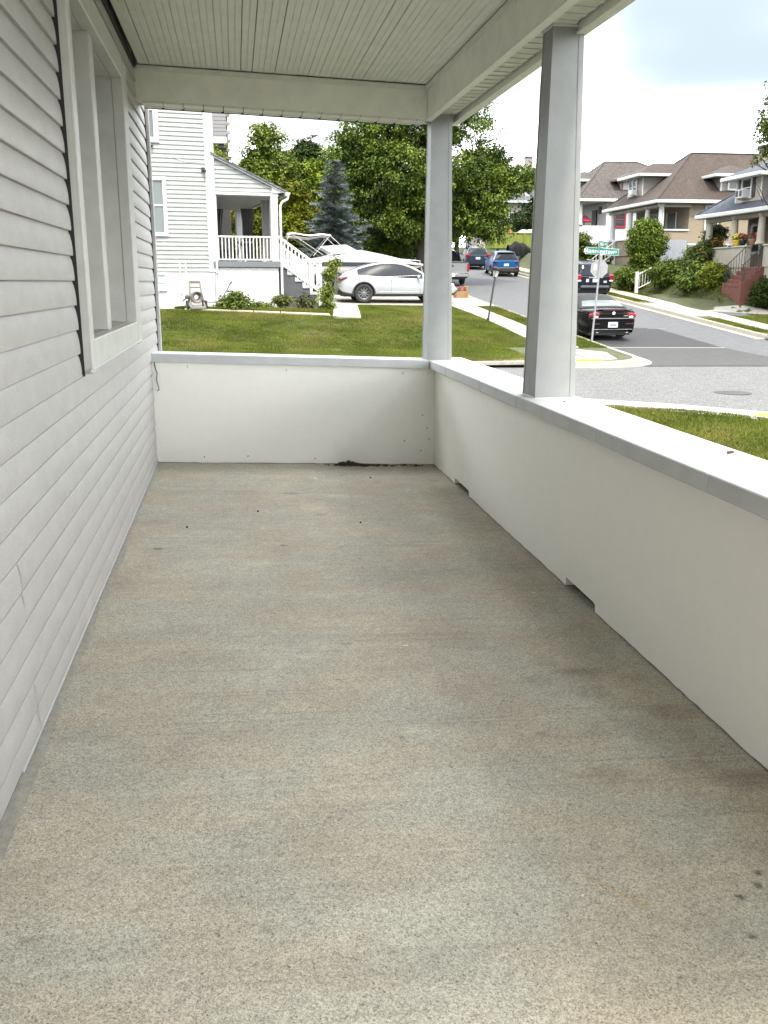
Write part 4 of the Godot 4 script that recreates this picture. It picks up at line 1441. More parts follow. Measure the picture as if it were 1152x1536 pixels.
func car(called: String, label: String, at: Vector3, turn: float, pitch: float, p: Dictionary) -> Node3D:
	var T := thing(called, label, p.kind, at, 0, p.get("group", ""))
	T.basis = Basis(Vector3.UP, turn) * Basis(Vector3.RIGHT, pitch)
	var L: float = p.L
	var hw: float = p.W / 2
	var R: float = p.R
	var zr: float = L / 2 - p.ro
	var zf: float = zr - p.wb
	var Z := func(t: float): return L / 2 - t * L
	var half := func(t: float, k: int) -> Vector2:
		var w: float = hw * tab(p.plan, t)
		var yb: float = tab(p.bot, t)
		var be: float = tab(p.belt, t)
		var to: float = tab(p.top, t)
		var x := 0.0
		var y := 0.0
		match k:
			0: x = w * 0.93; y = yb
			1: x = w * 0.985; y = yb + 0.10
			2: x = w; y = lerpf(yb, be, 0.50)
			3: x = w * 0.988; y = lerpf(yb, be, 0.80)
			4: x = w * 0.955; y = be - 0.02
			5: x = w * 0.885; y = be + (to - be) * 0.45
			6: x = w * 0.5; y = to - 0.012
			7: x = 0.0; y = to
		for zw in [zr, zf]:
			var dz: float = Z.call(t) - zw
			var Ra := R + 0.055
			if absf(dz) < Ra and k <= 3:
				var ya := R * 0.98 + sqrt(Ra * Ra - dz * dz) * 0.98
				if y < ya + 0.012 * k:
					y = ya + 0.012 * k
					x = w * (0.995 + 0.006 * (3 - k))
		return Vector2(x, y)
	var body := func(u: float, v: float):
		var k := int(round(u * 14))
		var t := v
		var q: Vector2 = half.call(t, k if k <= 7 else 14 - k)
		return Vector3(-q.x if k < 7 else q.x, q.y, Z.call(t))
	var trim := func(u, v): return u < 1.0 / 14 or u > 13.0 / 14
	var b := Mb.new()
	b.grid(body, 14, 96, (func(u, v): return not trim.call(u, v)) if p.get("trim", false) else null)
	for e in [0.0, 1.0]:
		var ring := []
		for k in 15: ring.append(body.call(k / 14.0, e))
		var c := Vector3(0, (ring[0].y + ring[7].y) / 2, ring[0].z)
		for k in 14:
			if e == 0.0: b.tri(c, ring[k + 1], ring[k])
			else: b.tri(c, ring[k], ring[k + 1])
		if e == 0.0: b.tri(c, ring[0], ring[14])
		else: b.tri(c, ring[14], ring[0])
	put("body", b, p.mat, T)
	if p.get("trim", false):
		b = Mb.new()
		b.grid(body, 14, 96, trim)
		for zw in [zr, zf]:
			for s in [-1.0, 1.0]:
				var arc := []
				for k in 13:
					var a := PI * (k - 0.6) / 10.8
					arc.append(Vector3(s * hw * 0.985, R * 0.98 + sin(a) * (R + 0.075), zw + cos(a) * (R + 0.075)))
				b.tube(arc, 0.034, 6)
		put("lower_cladding", b, M.trim_black, T)
	b = Mb.new()
	b.span(Vector3(-hw * 0.80, tab(p.bot, 0.5) - 0.02, -L / 2 + 0.25), Vector3(hw * 0.80, 0.60, L / 2 - 0.25))
	put("underbody", b, M.trim_black, T)
	# glasshouse
	var t0: float = p.roof[0][0]
	var t1: float = p.roof[-1][0]
	var gh := func(u: float, v: float):
		var k := int(round(u * 10))
		var kk := k if k <= 5 else 10 - k
		var t := lerpf(t0, t1, v)
		var w: float = hw * tab(p.plan, t)
		var be: float = tab(p.belt, t) - 0.03
		var ro: float = maxf(tab(p.roof, t), be + 0.012)
		var h := ro - be
		var wb := w * 0.945
		var wr: float = lerpf(wb, p.wr, ss(0.0, 0.5, h))
		var x := 0.0
		var y := 0.0
		match kk:
			0: x = wb; y = be
			1: x = lerpf(wb, wr, 0.45); y = be + h * 0.48
			2: x = wr; y = ro - minf(0.10, h * 0.3)
			3: x = wr * 0.90; y = ro - minf(0.03, h * 0.1)
			4: x = wr * 0.5; y = ro - minf(0.006, h * 0.02)
			5: x = 0.0; y = ro
		return Vector3(-x if k < 5 else x, y, Z.call(t))
	var is_glass := func(u, v):
		var t := lerpf(t0, t1, v)
		var side: bool = u < 0.2 or u > 0.8
		if side:
			if t < p.side[0] or t > p.side[1]: return false
			for q in p.pillars:
				if t > q[0] and t < q[1]: return false
			return true
		return (t < p.t_rw and t > p.get("t_rw0", 0.0)) and (u > p.get("u_rw", 0.2) and u < 1.0 - p.get("u_rw", 0.2)) or (t > p.t_ws and u > p.get("u_ws", 0.2) and u < 1.0 - p.get("u_ws", 0.2))
	b = Mb.new()
	b.grid(gh, 10, 100, func(u, v): return not is_glass.call(u, v))
	put("roof", b, p.get("roofmat", p.mat), T)
	b = Mb.new()
	b.grid(gh, 10, 100, is_glass)
	put("windows", b, p.get("glass", M.car_glass), T)
	for s in [-1.0, 1.0]:
		for zw in [zr, zf]:
			wheel(T, Vector3(s * (hw - 0.125), R, zw), R, 0.22, 0.0 if s > 0 else PI, p.rim, p.get("spokes", 10))
		b = Mb.new()
		var zm: float = Z.call(p.mirror)
		b.rbox(Vector3(s * (hw + 0.06), tab(p.belt, p.mirror) + 0.06, zm), Vector3(0.20, 0.13, 0.11), 0.045)
		put("mirror", b, p.get("mirmat", p.mat), T)
	for d in p.get("bits", []):
		for s in ([-1.0, 1.0] if d[5] else [1.0]):
			b = Mb.new()
			var rot := Basis.from_euler(Vector3(d[6].x, d[6].y * s, d[6].z * s)) if d.size() > 6 else Basis()
			b.rbox(Vector3(d[2].x * s, d[2].y, d[2].z), d[3], d[4], rot)
			put(d[0], b, d[1], T)
	return T

const PLAN := [[0.0, 0.84], [0.012, 0.91], [0.04, 0.965], [0.10, 0.99], [0.2, 1.0], [0.75, 1.0], [0.88, 0.97], [0.95, 0.90], [0.985, 0.80], [1.0, 0.70]]

func cars() -> void:
	var N := Vector3.ZERO
	# white crossover side-on in the neighbour's driveway
	var hl := 2.52
	car("parked_car", "white crossover with dark tinted windows side-on in the neighbour's driveway", onL(6.70, 40.05, 0.015), -PI / 2, 0.0, {
		"kind": "car", "L": 5.04, "W": 1.99, "R": 0.385, "wb": 2.965, "ro": 1.05, "mat": paint(0.27, 0.287, 0.298, 0.1), "trim": true, "rim": M.rim_gray, "spokes": 10,
		"plan": PLAN, "bot": [[0, 0.50], [0.03, 0.36], [0.1, 0.28], [0.9, 0.26], [0.97, 0.30], [1.0, 0.42]],
		"belt": [[0, 0.98], [0.03, 1.10], [0.10, 1.12], [0.3, 1.08], [0.6, 0.99], [0.72, 0.95], [0.85, 0.88], [0.95, 0.76], [1, 0.58]],
		"top": [[0, 1.0], [0.03, 1.15], [0.10, 1.16], [0.3, 1.12], [0.6, 1.04], [0.72, 1.04], [0.85, 0.97], [0.95, 0.82], [1, 0.60]],
		"roof": [[0.035, 1.15], [0.08, 1.27], [0.16, 1.44], [0.26, 1.58], [0.36, 1.665], [0.44, 1.68], [0.52, 1.64], [0.60, 1.52], [0.68, 1.33], [0.75, 1.12], [0.79, 1.0]],
		"side": [0.155, 0.70], "pillars": [], "wr": 0.68, "t_rw": 0.40, "t_ws": 0.40, "mirror": 0.66, "u_rw": 0.3, "u_ws": 0.3, "glass": M.dark_window,
		"bits": [["tail_lamp", mat(0.10, 0.012, 0.015, 0.15), Vector3(0.83, 0.98, hl - 0.19), Vector3(0.34, 0.13, 0.40), 0.05, true, Vector3(0.25, 0.12, 0)],
			["spoiler", M.trim_black, Vector3(0, 1.185, hl - 0.10), Vector3(1.35, 0.035, 0.18), 0.015, false, Vector3(-0.12, 0, 0)],
			["rear_bumper", M.trim_black, Vector3(0, 0.42, hl - 0.06), Vector3(1.5, 0.22, 0.16), 0.05, false],
			["door_seam", M.trim_black, Vector3(0.990, 0.70, 0.32), Vector3(0.012, 0.60, 0.010), 0.002, true],
			["door_seam", M.trim_black, Vector3(0.990, 0.66, -0.88), Vector3(0.012, 0.55, 0.010), 0.002, true],
			["door_handle", M.chrome, Vector3(0.985, 0.88, 0.55), Vector3(0.02, 0.025, 0.20), 0.006, true],
			["door_handle", M.chrome, Vector3(0.987, 0.86, -0.10), Vector3(0.02, 0.025, 0.20), 0.006, true],
			["window_trim", M.chrome, Vector3(0.952, 1.06, 0.18), Vector3(0.016, 0.014, 2.2), 0.004, true, Vector3(0.045, 0, 0)],
			["side_marker", M.trim_black, Vector3(0.992, 0.80, -1.12), Vector3(0.012, 0.04, 0.12), 0.004, true],
			["sill_trim", M.chrome, Vector3(0.992, 0.44, 0.0), Vector3(0.012, 0.022, 1.7), 0.004, true],
			["head_lamp", M.lamp_clear, Vector3(0.70, 0.72, -hl + 0.30), Vector3(0.35, 0.10, 0.30), 0.04, true, Vector3(0, -0.4, 0)]]})
	# black soft-top coupe at the corner
	hl = 2.41
	car("parked_car", "black convertible with soft top and red tail lamps parked by the corner sign", onS(11.76, 31.1, 0.012), 0.02, 0.068, {
		"kind": "car", "L": 4.82, "W": 1.76, "R": 0.33, "wb": 2.78, "ro": 1.10, "mat": dark_paint(0.004, 0.004, 0.005), "rim": M.rim_bright, "spokes": 10, "group": "cars parked along the hillside street",
		"plan": [[0.0, 0.74], [0.012, 0.85], [0.04, 0.93], [0.10, 0.985], [0.2, 1.0], [0.75, 1.0], [0.88, 0.97], [0.95, 0.90], [0.985, 0.80], [1.0, 0.70]],
		"bot": [[0, 0.36], [0.03, 0.26], [0.1, 0.2], [0.9, 0.18], [1.0, 0.28]],
		"belt": [[0, 0.80], [0.02, 0.90], [0.06, 0.925], [0.2, 0.93], [0.45, 0.91], [0.7, 0.88], [0.85, 0.80], [0.95, 0.68], [1, 0.5]],
		"top": [[0, 0.86], [0.015, 0.995], [0.03, 1.01], [0.10, 0.99], [0.2, 0.97], [0.45, 0.95], [0.66, 0.97], [0.85, 0.86], [0.95, 0.72], [1, 0.52]],
		"roof": [[0.175, 0.98], [0.22, 1.10], [0.28, 1.21], [0.36, 1.305], [0.44, 1.325], [0.52, 1.305], [0.57, 1.25], [0.63, 1.10], [0.67, 0.98]],
		"side": [0.33, 0.62], "pillars": [], "wr": 0.56, "t_rw": 0.265, "t_rw0": 0.195, "u_rw": 0.3, "t_ws": 0.555, "mirror": 0.60, "roofmat": M.softtop, "glass": M.car_glass_light,
		"bits": [["tail_lamp", M.lamp_red, Vector3(0.62, 0.825, hl - 0.085), Vector3(0.32, 0.11, 0.18), 0.02, true, Vector3(0, 0.36, -0.16)],
			["reverse_lamp", M.lamp_clear, Vector3(0.585, 0.77, hl + 0.005), Vector3(0.14, 0.05, 0.05), 0.01, true],
			["bumper_line", mat(0.10, 0.10, 0.105, 0.25), Vector3(0, 0.715, hl - 0.005), Vector3(1.45, 0.035, 0.08), 0.015, false],
			["rear_reflector", mat(0.05, 0.004, 0.005, 0.3), Vector3(0.56, 0.545, hl - 0.01), Vector3(0.26, 0.04, 0.05), 0.01, true],
			["chrome_strip", M.chrome, Vector3(0, 0.375, hl + 0.00), Vector3(1.35, 0.016, 0.03), 0.004, false],
			["number_plate", M.plate, Vector3(0, 0.52, hl + 0.015), Vector3(0.32, 0.165, 0.012), 0.004, false],
			["plate_characters", M.ink, Vector3(0, 0.515, hl + 0.022), Vector3(0.20, 0.05, 0.004), 0.001, false],
			["badge", M.lamp_clear, Vector3(0, 0.88, hl + 0.008), Vector3(0.085, 0.085, 0.03), 0.025, false],
			["model_letters", M.chrome, Vector3(0.42, 0.80, hl + 0.006), Vector3(0.15, 0.028, 0.02), 0.004, false],
			["boot_lip", mat(0.10, 0.09, 0.10, 0.18), Vector3(0, 1.005, hl - 0.06), Vector3(1.3, 0.02, 0.09), 0.008, false],
			["third_brake_lamp", mat(0.06, 0.004, 0.005, 0.3), Vector3(0, 0.972, hl + 0.002), Vector3(0.75, 0.016, 0.02), 0.004, false],
			["exhaust_tip", M.chrome, Vector3(0.50, 0.27, hl - 0.04), Vector3(0.12, 0.07, 0.10), 0.03, true]]})
	# dark sport utility further up the right kerb
	hl = 2.385
	car("parked_car", "dark blue sport utility car parked uphill behind the stop sign", onS(17.18, 46.6, 0.012), 0.0, 0.070, {
		"kind": "car", "L": 4.77, "W": 1.84, "R": 0.36, "wb": 2.86, "ro": 0.98, "mat": dark_paint(0.008, 0.011, 0.019), "rim": M.rim_bright, "spokes": 5, "trim": true, "group": "cars parked along the hillside street",
		"plan": PLAN, "bot": [[0, 0.42], [0.03, 0.34], [0.1, 0.28], [0.9, 0.26], [1.0, 0.36]],
		"belt": [[0, 1.02], [0.02, 1.08], [0.1, 1.08], [0.5, 1.03], [0.7, 1.0], [0.85, 0.95], [0.95, 0.85], [1, 0.7]],
		"top": [[0, 1.04], [0.02, 1.11], [0.1, 1.1], [0.5, 1.06], [0.7, 1.08], [0.85, 1.03], [0.95, 0.92], [1, 0.72]],
		"roof": [[0.012, 1.10], [0.03, 1.22], [0.06, 1.42], [0.085, 1.60], [0.12, 1.655], [0.35, 1.69], [0.5, 1.67], [0.58, 1.60], [0.66, 1.36], [0.73, 1.10], [0.75, 1.05]],
		"side": [0.06, 0.68], "pillars": [[0.145, 0.185], [0.36, 0.385]], "wr": 0.63, "t_rw": 0.085, "u_rw": 0.2, "t_ws": 0.565, "mirror": 0.655,
		"bits": [["tail_lamp", M.lamp_red, Vector3(0.80, 1.0, hl - 0.09), Vector3(0.22, 0.26, 0.24), 0.04, true, Vector3(0, 0.35, 0)],
			["lower_lamp", M.lamp_clear, Vector3(0.79, 0.845, hl - 0.08), Vector3(0.2, 0.08, 0.22), 0.03, true, Vector3(0, 0.35, 0)],
			["chrome_strip", M.chrome, Vector3(0.02, 0.985, hl + 0.01), Vector3(0.72, 0.045, 0.03), 0.01, false],
			["number_plate", M.plate, Vector3(0.02, 0.86, hl + 0.012), Vector3(0.31, 0.155, 0.012), 0.004, false],
			["sticker", M.sign_white, Vector3(-0.40, 0.86, hl + 0.012), Vector3(0.14, 0.15, 0.006), 0.002, false],
			["sticker", M.sign_white, Vector3(0.50, 0.80, hl + 0.012), Vector3(0.16, 0.09, 0.006), 0.002, false],
			["rear_bumper", mat(0.05, 0.055, 0.065, 0.4), Vector3(0, 0.56, hl + 0.0), Vector3(1.45, 0.12, 0.10), 0.03, false],
			["roof_rail", M.chrome, Vector3(0.60, 1.70, 0.45), Vector3(0.03, 0.03, 1.9), 0.01, true]]})
	# bright blue crossover and the darker car ahead of it
	hl = 2.09
	car("parked_car", "bright blue crossover parked on the right of the hill road", onS(17.42, 61.7, 0.012), -0.12, 0.071, {
		"kind": "car", "L": 4.18, "W": 1.80, "R": 0.335, "wb": 2.60, "ro": 0.78, "mat": paint(0.007, 0.072, 0.200, 0.2), "trim": true, "rim": M.rim_bright, "spokes": 5, "group": "cars parked along the hillside street",
		"plan": PLAN, "bot": [[0, 0.40], [0.03, 0.33], [0.1, 0.26], [0.9, 0.24], [1.0, 0.36]],
		"belt": [[0, 0.96], [0.02, 1.02], [0.1, 1.02], [0.5, 0.97], [0.7, 0.94], [0.85, 0.89], [0.95, 0.8], [1, 0.65]],
		"top": [[0, 0.98], [0.02, 1.05], [0.1, 1.04], [0.5, 1.0], [0.7, 1.0], [0.85, 0.96], [0.95, 0.86], [1, 0.67]],
		"roof": [[0.012, 1.04], [0.03, 1.14], [0.07, 1.34], [0.10, 1.47], [0.14, 1.51], [0.35, 1.55], [0.5, 1.53], [0.58, 1.46], [0.66, 1.24], [0.73, 1.03], [0.75, 0.98]],
		"side": [0.10, 0.68], "pillars": [[0.19, 0.215], [0.38, 0.40]], "wr": 0.60, "t_rw": 0.095, "t_ws": 0.565, "mirror": 0.655,
		"bits": [["tail_lamp", mat(0.10, 0.015, 0.02, 0.2), Vector3(0.72, 0.94, hl - 0.03), Vector3(0.32, 0.06, 0.16), 0.02, true, Vector3(0, 0.35, 0)],
			["spoiler", M.trim_black, Vector3(0, 1.495, hl - 0.40), Vector3(1.15, 0.05, 0.2), 0.02, false],
			["number_plate", M.plate, Vector3(0, 0.74, hl + 0.012), Vector3(0.31, 0.15, 0.012), 0.004, false],
			["rear_bumper", M.trim_black, Vector3(0, 0.44, hl - 0.01), Vector3(1.5, 0.30, 0.12), 0.05, false],
			["bumper_lamp", mat(0.2, 0.02, 0.02, 0.3), Vector3(0.70, 0.56, hl + 0.01), Vector3(0.24, 0.14, 0.14), 0.04, true, Vector3(0, 0.35, 0)]]})
	hl = 2.23
	car("parked_car", "slate blue hatchback with roof bars parked ahead of the bright blue car", onS(17.35, 69.0, 0.012), -0.10, 0.071, {
		"kind": "car", "L": 4.46, "W": 1.80, "R": 0.345, "wb": 2.66, "ro": 0.86, "mat": paint(0.019, 0.029, 0.046, 0.2), "trim": true, "rim": M.rim_gray, "spokes": 5, "group": "cars parked along the hillside street",
		"plan": PLAN, "bot": [[0, 0.40], [0.03, 0.33], [0.1, 0.27], [0.9, 0.25], [1.0, 0.36]],
		"belt": [[0, 0.98], [0.02, 1.04], [0.1, 1.04], [0.5, 0.99], [0.7, 0.96], [0.85, 0.91], [0.95, 0.82], [1, 0.67]],
		"top": [[0, 1.0], [0.02, 1.07], [0.1, 1.06], [0.5, 1.02], [0.7, 1.03], [0.85, 0.98], [0.95, 0.88], [1, 0.69]],
		"roof": [[0.012, 1.06], [0.03, 1.16], [0.07, 1.36], [0.10, 1.50], [0.14, 1.55], [0.35, 1.60], [0.5, 1.58], [0.58, 1.50], [0.66, 1.26], [0.73, 1.05], [0.75, 1.0]],
		"side": [0.09, 0.68], "pillars": [[0.19, 0.22], [0.38, 0.40]], "wr": 0.60, "t_rw": 0.09, "t_ws": 0.565, "mirror": 0.655,
		"bits": [["tail_lamp", M.lamp_red, Vector3(0.74, 0.98, hl - 0.06), Vector3(0.28, 0.22, 0.2), 0.04, true, Vector3(0, 0.3, 0)],
			["roof_rail", M.black, Vector3(0.58, 1.63, 0.3), Vector3(0.04, 0.05, 1.8), 0.012, true],
			["number_plate", M.plate, Vector3(0, 0.80, hl + 0.012), Vector3(0.31, 0.15, 0.012), 0.004, false]]})
	# silver pickup on the left kerb
	hl = 2.8
	var Pk := car("pickup_truck", "silver pickup truck with its tailgate towards us, half behind the far post", onS(11.62, 53.8, 0.012), 0.0, 0.071, {
		"kind": "pickup truck", "L": 5.6, "W": 1.99, "R": 0.385, "wb": 3.3, "ro": 1.2, "mat": paint(0.192, 0.200, 0.208, 0.4), "rim": M.rim_bright, "spokes": 6,
		"plan": [[0.0, 0.95], [0.02, 0.98], [0.05, 1.0], [0.8, 1.0], [0.92, 0.97], [0.98, 0.88], [1.0, 0.8]], "bot": [[0, 0.50], [0.03, 0.44], [0.1, 0.38], [0.9, 0.36], [1.0, 0.45]],
		"belt": [[0, 1.22], [0.02, 1.25], [0.35, 1.25], [0.5, 1.2], [0.7, 1.15], [0.9, 1.08], [1, 0.85]],
		"top": [[0, 1.225], [0.02, 1.26], [0.35, 1.26], [0.5, 1.22], [0.7, 1.2], [0.9, 1.12], [1, 0.88]],
		"roof": [[0.33, 1.25], [0.345, 1.45], [0.37, 1.78], [0.40, 1.85], [0.5, 1.88], [0.6, 1.85], [0.65, 1.72], [0.72, 1.38], [0.76, 1.2]],
		"side": [0.40, 0.72], "pillars": [[0.53, 0.55]], "wr": 0.70, "t_rw": 0.375, "t_ws": 0.63, "mirror": 0.70,
		"bits": [["tail_lamp", M.lamp_red, Vector3(0.92, 1.0, hl - 0.02), Vector3(0.13, 0.42, 0.10), 0.025, true],
			["rear_bumper", M.chrome, Vector3(0, 0.60, hl + 0.08), Vector3(1.9, 0.20, 0.18), 0.04, false],
			["tailgate_edge", M.trim_black, Vector3(0, 1.265, hl - 0.05), Vector3(1.7, 0.03, 0.10), 0.01, false],
			["tailgate_handle", M.trim_black, Vector3(0.0, 1.08, hl + 0.005), Vector3(0.22, 0.09, 0.03), 0.02, false],
			["number_plate", M.plate, Vector3(0, 0.60, hl + 0.175), Vector3(0.31, 0.15, 0.012), 0.004, false],
			["bed_floor", M.trim_black, Vector3(0, 1.262, hl - 0.95), Vector3(1.6, 0.012, 1.6), 0.003, false]]})
	# sloping buttresses between cab and bed
	for s in [-1.0, 1.0]:
		var b := Mb.new()
		b.prism(PackedVector2Array([Vector2(0, 1.25), Vector2(1.0, 1.25), Vector2(1.0, 1.80), Vector2(0.85, 1.74)]), 0.07, Transform3D(Basis(Vector3(0, 0, -1), Vector3.UP, Vector3(1, 0, 0)), Vector3(s * 0.82, 0, 2.8 - 1.25)))
		put("bed_buttress", b, M.trim_black, Pk)

# ---------------------------------------------------------------- the boat on its trailer
func boat() -> void:
	var B := thing("motor_boat", "white motor boat with dark hull stripe and a folded canvas top behind the white car", "boat", onL(5.15, 45.7, 0.04), -PI / 2)
	var L := 7.7
	var wg := [[0.0, 1.20], [0.3, 1.26], [0.55, 1.22], [0.75, 0.98], [0.88, 0.66], [0.96, 0.30], [1.0, 0.03]]
	var wc := [[0.0, 1.05], [0.3, 1.08], [0.55, 0.98], [0.75, 0.66], [0.88, 0.34], [0.96, 0.10], [1.0, 0.01]]
	var yg := [[0.0, 1.34], [0.4, 1.34], [0.7, 1.32], [0.9, 1.25], [1.0, 1.20]]
	var yc := [[0.0, 0.72], [0.5, 0.74], [0.75, 0.84], [0.9, 0.98], [1.0, 1.14]]
	var yk := [[0.0, 0.42], [0.5, 0.42], [0.75, 0.55], [0.9, 0.82], [1.0, 1.13]]
	var cr := [[0.0, 1.40], [0.3, 1.48], [0.48, 1.80], [0.60, 1.86], [0.75, 1.66], [0.9, 1.40], [1.0, 1.22]]
	var Z := func(t): return L / 2 - t * L
	var sec := func(u: float, v: float):
		var k := int(round(u * 16))
		var kk := k if k <= 8 else 16 - k
		var x := 0.0
		var y := 0.0
		match kk:
			0: x = 0.0; y = tab(yk, v)
			1: x = tab(wc, v) * 0.55; y = lerpf(tab(yk, v), tab(yc, v), 0.5)
			2: x = tab(wc, v); y = tab(yc, v)
			3: x = lerpf(tab(wc, v), tab(wg, v), 0.5); y = lerpf(tab(yc, v), tab(yg, v), 0.42)
			4: x = lerpf(tab(wc, v), tab(wg, v), 0.93); y = tab(yg, v) - 0.05
			5: x = tab(wg, v) + 0.015; y = tab(yg, v) - 0.02
			6: x = tab(wg, v) * 0.97; y = tab(yg, v) + 0.03
			7: x = tab(wg, v) * 0.72; y = lerpf(tab(yg, v), tab(cr, v), 0.72)
			8: x = 0.0; y = tab(cr, v)
		return Vector3(-x if k < 8 else x, y, Z.call(v))
	var b := Mb.new()
	b.grid(sec, 16, 60)
	var ring := []
	for k in 17: ring.append(sec.call(k / 16.0, 0.0))
	for k in 16: b.tri(Vector3(0, 1.0, L / 2), ring[k + 1], ring[k])
	put("hull", b, M.gelcoat, B)
	for s in [-1.0, 1.0]:
		b = Mb.new()
		b.grid(func(u, v):
			var t: float = 0.02 + 0.965 * v
			var f0: float = lerpf(0.70, 0.55, v)
			var f: float = lerpf(f0, 0.97, u)
			var x: float = lerpf(tab(wc, t), tab(wg, t), lerpf(0.5, 0.93, (f - 0.42) / 0.5)) + 0.014
			return Vector3(s * x, lerpf(tab(yc, t), tab(yg, t) - 0.05, f), Z.call(t)), 4, 60)
		put("hull_stripe", b, M.navy, B)
	# lettering near the bow, on the side towards the viewer
	var tx := text("lettering", "REGAL", 0.25, M.sign_white, B, Vector3.ZERO, 0, 0.004)
	var t := 0.80
	var nrm := Vector3(0.92, -0.32, -0.42).normalized()
	var fwd := Vector3(-0.40, 0, -0.92).normalized()
	var up := nrm.cross(fwd).normalized()
	tx.transform = Transform3D(Basis(fwd, up, nrm), Vector3(lerpf(tab(wc, t), tab(wg, t), 0.80) + 0.045, 1.185, Z.call(t)))
	# windshield
	b = Mb.new()
	var fr := []
	var top := []
	for k in 13:
		var a := PI * (k - 6) / 12.0
		fr.append(Vector3(sin(a) * 1.02, 1.66 + 0.10 * cos(a), Z.call(0.50 + 0.10 * cos(a) * 1.0) + (1.0 - cos(a)) * 0.6))
		top.append(Vector3(sin(a) * 0.92, 2.08 - 0.10 * (1 - cos(a)), Z.call(0.44 + 0.08 * cos(a)) + (1.0 - cos(a)) * 0.75))
	for k in 12: b.quad2(fr[k], fr[k + 1], top[k + 1], top[k])
	put("windshield", b, M.boat_glass, B)
	b = Mb.new()
	b.tube(top, 0.014, 6); b.tube(fr, 0.014, 6)
	for k in [0, 2, 4, 6, 8, 10, 12]: b.tube([fr[k], top[k]], 0.012, 6)
	put("windshield_frame", b, M.gelcoat, B)
	# bimini canvas and its tubes
	b = Mb.new()
	b.grid(func(u, v): return Vector3((u - 0.5) * 2.1, 2.50 + 0.10 * sin(PI * u) + 0.06 * sin(v * PI * 3) * 0.6 - 0.05 * v, Z.call(lerpf(0.15, 0.41, v))), 12, 20)
	b.grid(func(u, v): return Vector3((u - 0.5) * 2.1, 2.47 + 0.10 * sin(PI * u) + 0.06 * sin(v * PI * 3) * 0.6 - 0.05 * v - 0.06 * pow(sin(PI * v), 0.5), Z.call(lerpf(0.41, 0.15, v))), 12, 20)
	put("canvas_top", b, M.canvas, B)
	for s in [-1.0, 1.0]:
		for q in [[0.16, 2.50, 0.10, 1.5], [0.18, 2.50, 0.36, 1.60], [0.40, 2.45, 0.30, 1.55], [0.405, 2.46, 0.475, 1.98]]:
			b = Mb.new()
			b.tube([Vector3(s * 1.04, q[1], Z.call(q[0])), Vector3(s * 1.10, q[3], Z.call(q[2]))], 0.011, 6)
			put("canvas_tube", b, M.gelcoat, B)
		b = Mb.new()
		var rail := []
		for k in 9:
			var tt := 0.62 + 0.36 * k / 8.0
			rail.append(Vector3(s * tab(wg, tt) * 0.9, tab(yg, tt) + 0.17, Z.call(tt)))
		b.tube(rail, 0.012, 5)
		for k in [0, 2, 4, 6, 8]: b.tube([rail[k], rail[k] + Vector3(0, -0.16, 0)], 0.010, 5)
		put("bow_rail", b, M.steel, B)
	var Tr := thing("boat_trailer", "galvanised boat trailer under the white motor boat", "trailer", onL(5.15, 45.7, 0.04), -PI / 2)
	b = Mb.new()
	for s in [-1.0, 1.0]:
		b.tube([Vector3(s * 0.85, 0.50, 3.6), Vector3(s * 0.85, 0.50, -1.6), Vector3(s * 0.1, 0.50, -4.3)], 0.05, 6)
	for z in [3.2, 1.2, -1.0]: b.tube([Vector3(-0.85, 0.46, z), Vector3(0.85, 0.46, z)], 0.04, 6)
	b.tube([Vector3(0, 0.5, -4.2), Vector3(0, 0.0, -4.2)], 0.035, 6)
	b.tube([Vector3(0, 0.5, -3.9), Vector3(0, 1.10, -3.75)], 0.04, 6)
	put("frame", b, M.galv, Tr)
	for s in [-1.0, 1.0]:
		for z in [1.0, 1.85]:
			wheel(Tr, Vector3(s * 1.12, 0.33, z), 0.33, 0.2, 0.0 if s > 0 else PI, M.rim_bright, 5)
		b = Mb.new()
		b.grid(func(u, v):
			var a: float = PI * v
			return Vector3(s * 1.12 + (u - 0.5) * 0.26, 0.36 + 0.38 * sin(a), 1.42 + 0.86 * cos(a)), 2, 14)
		put("mudguard", b, M.gelcoat, Tr)

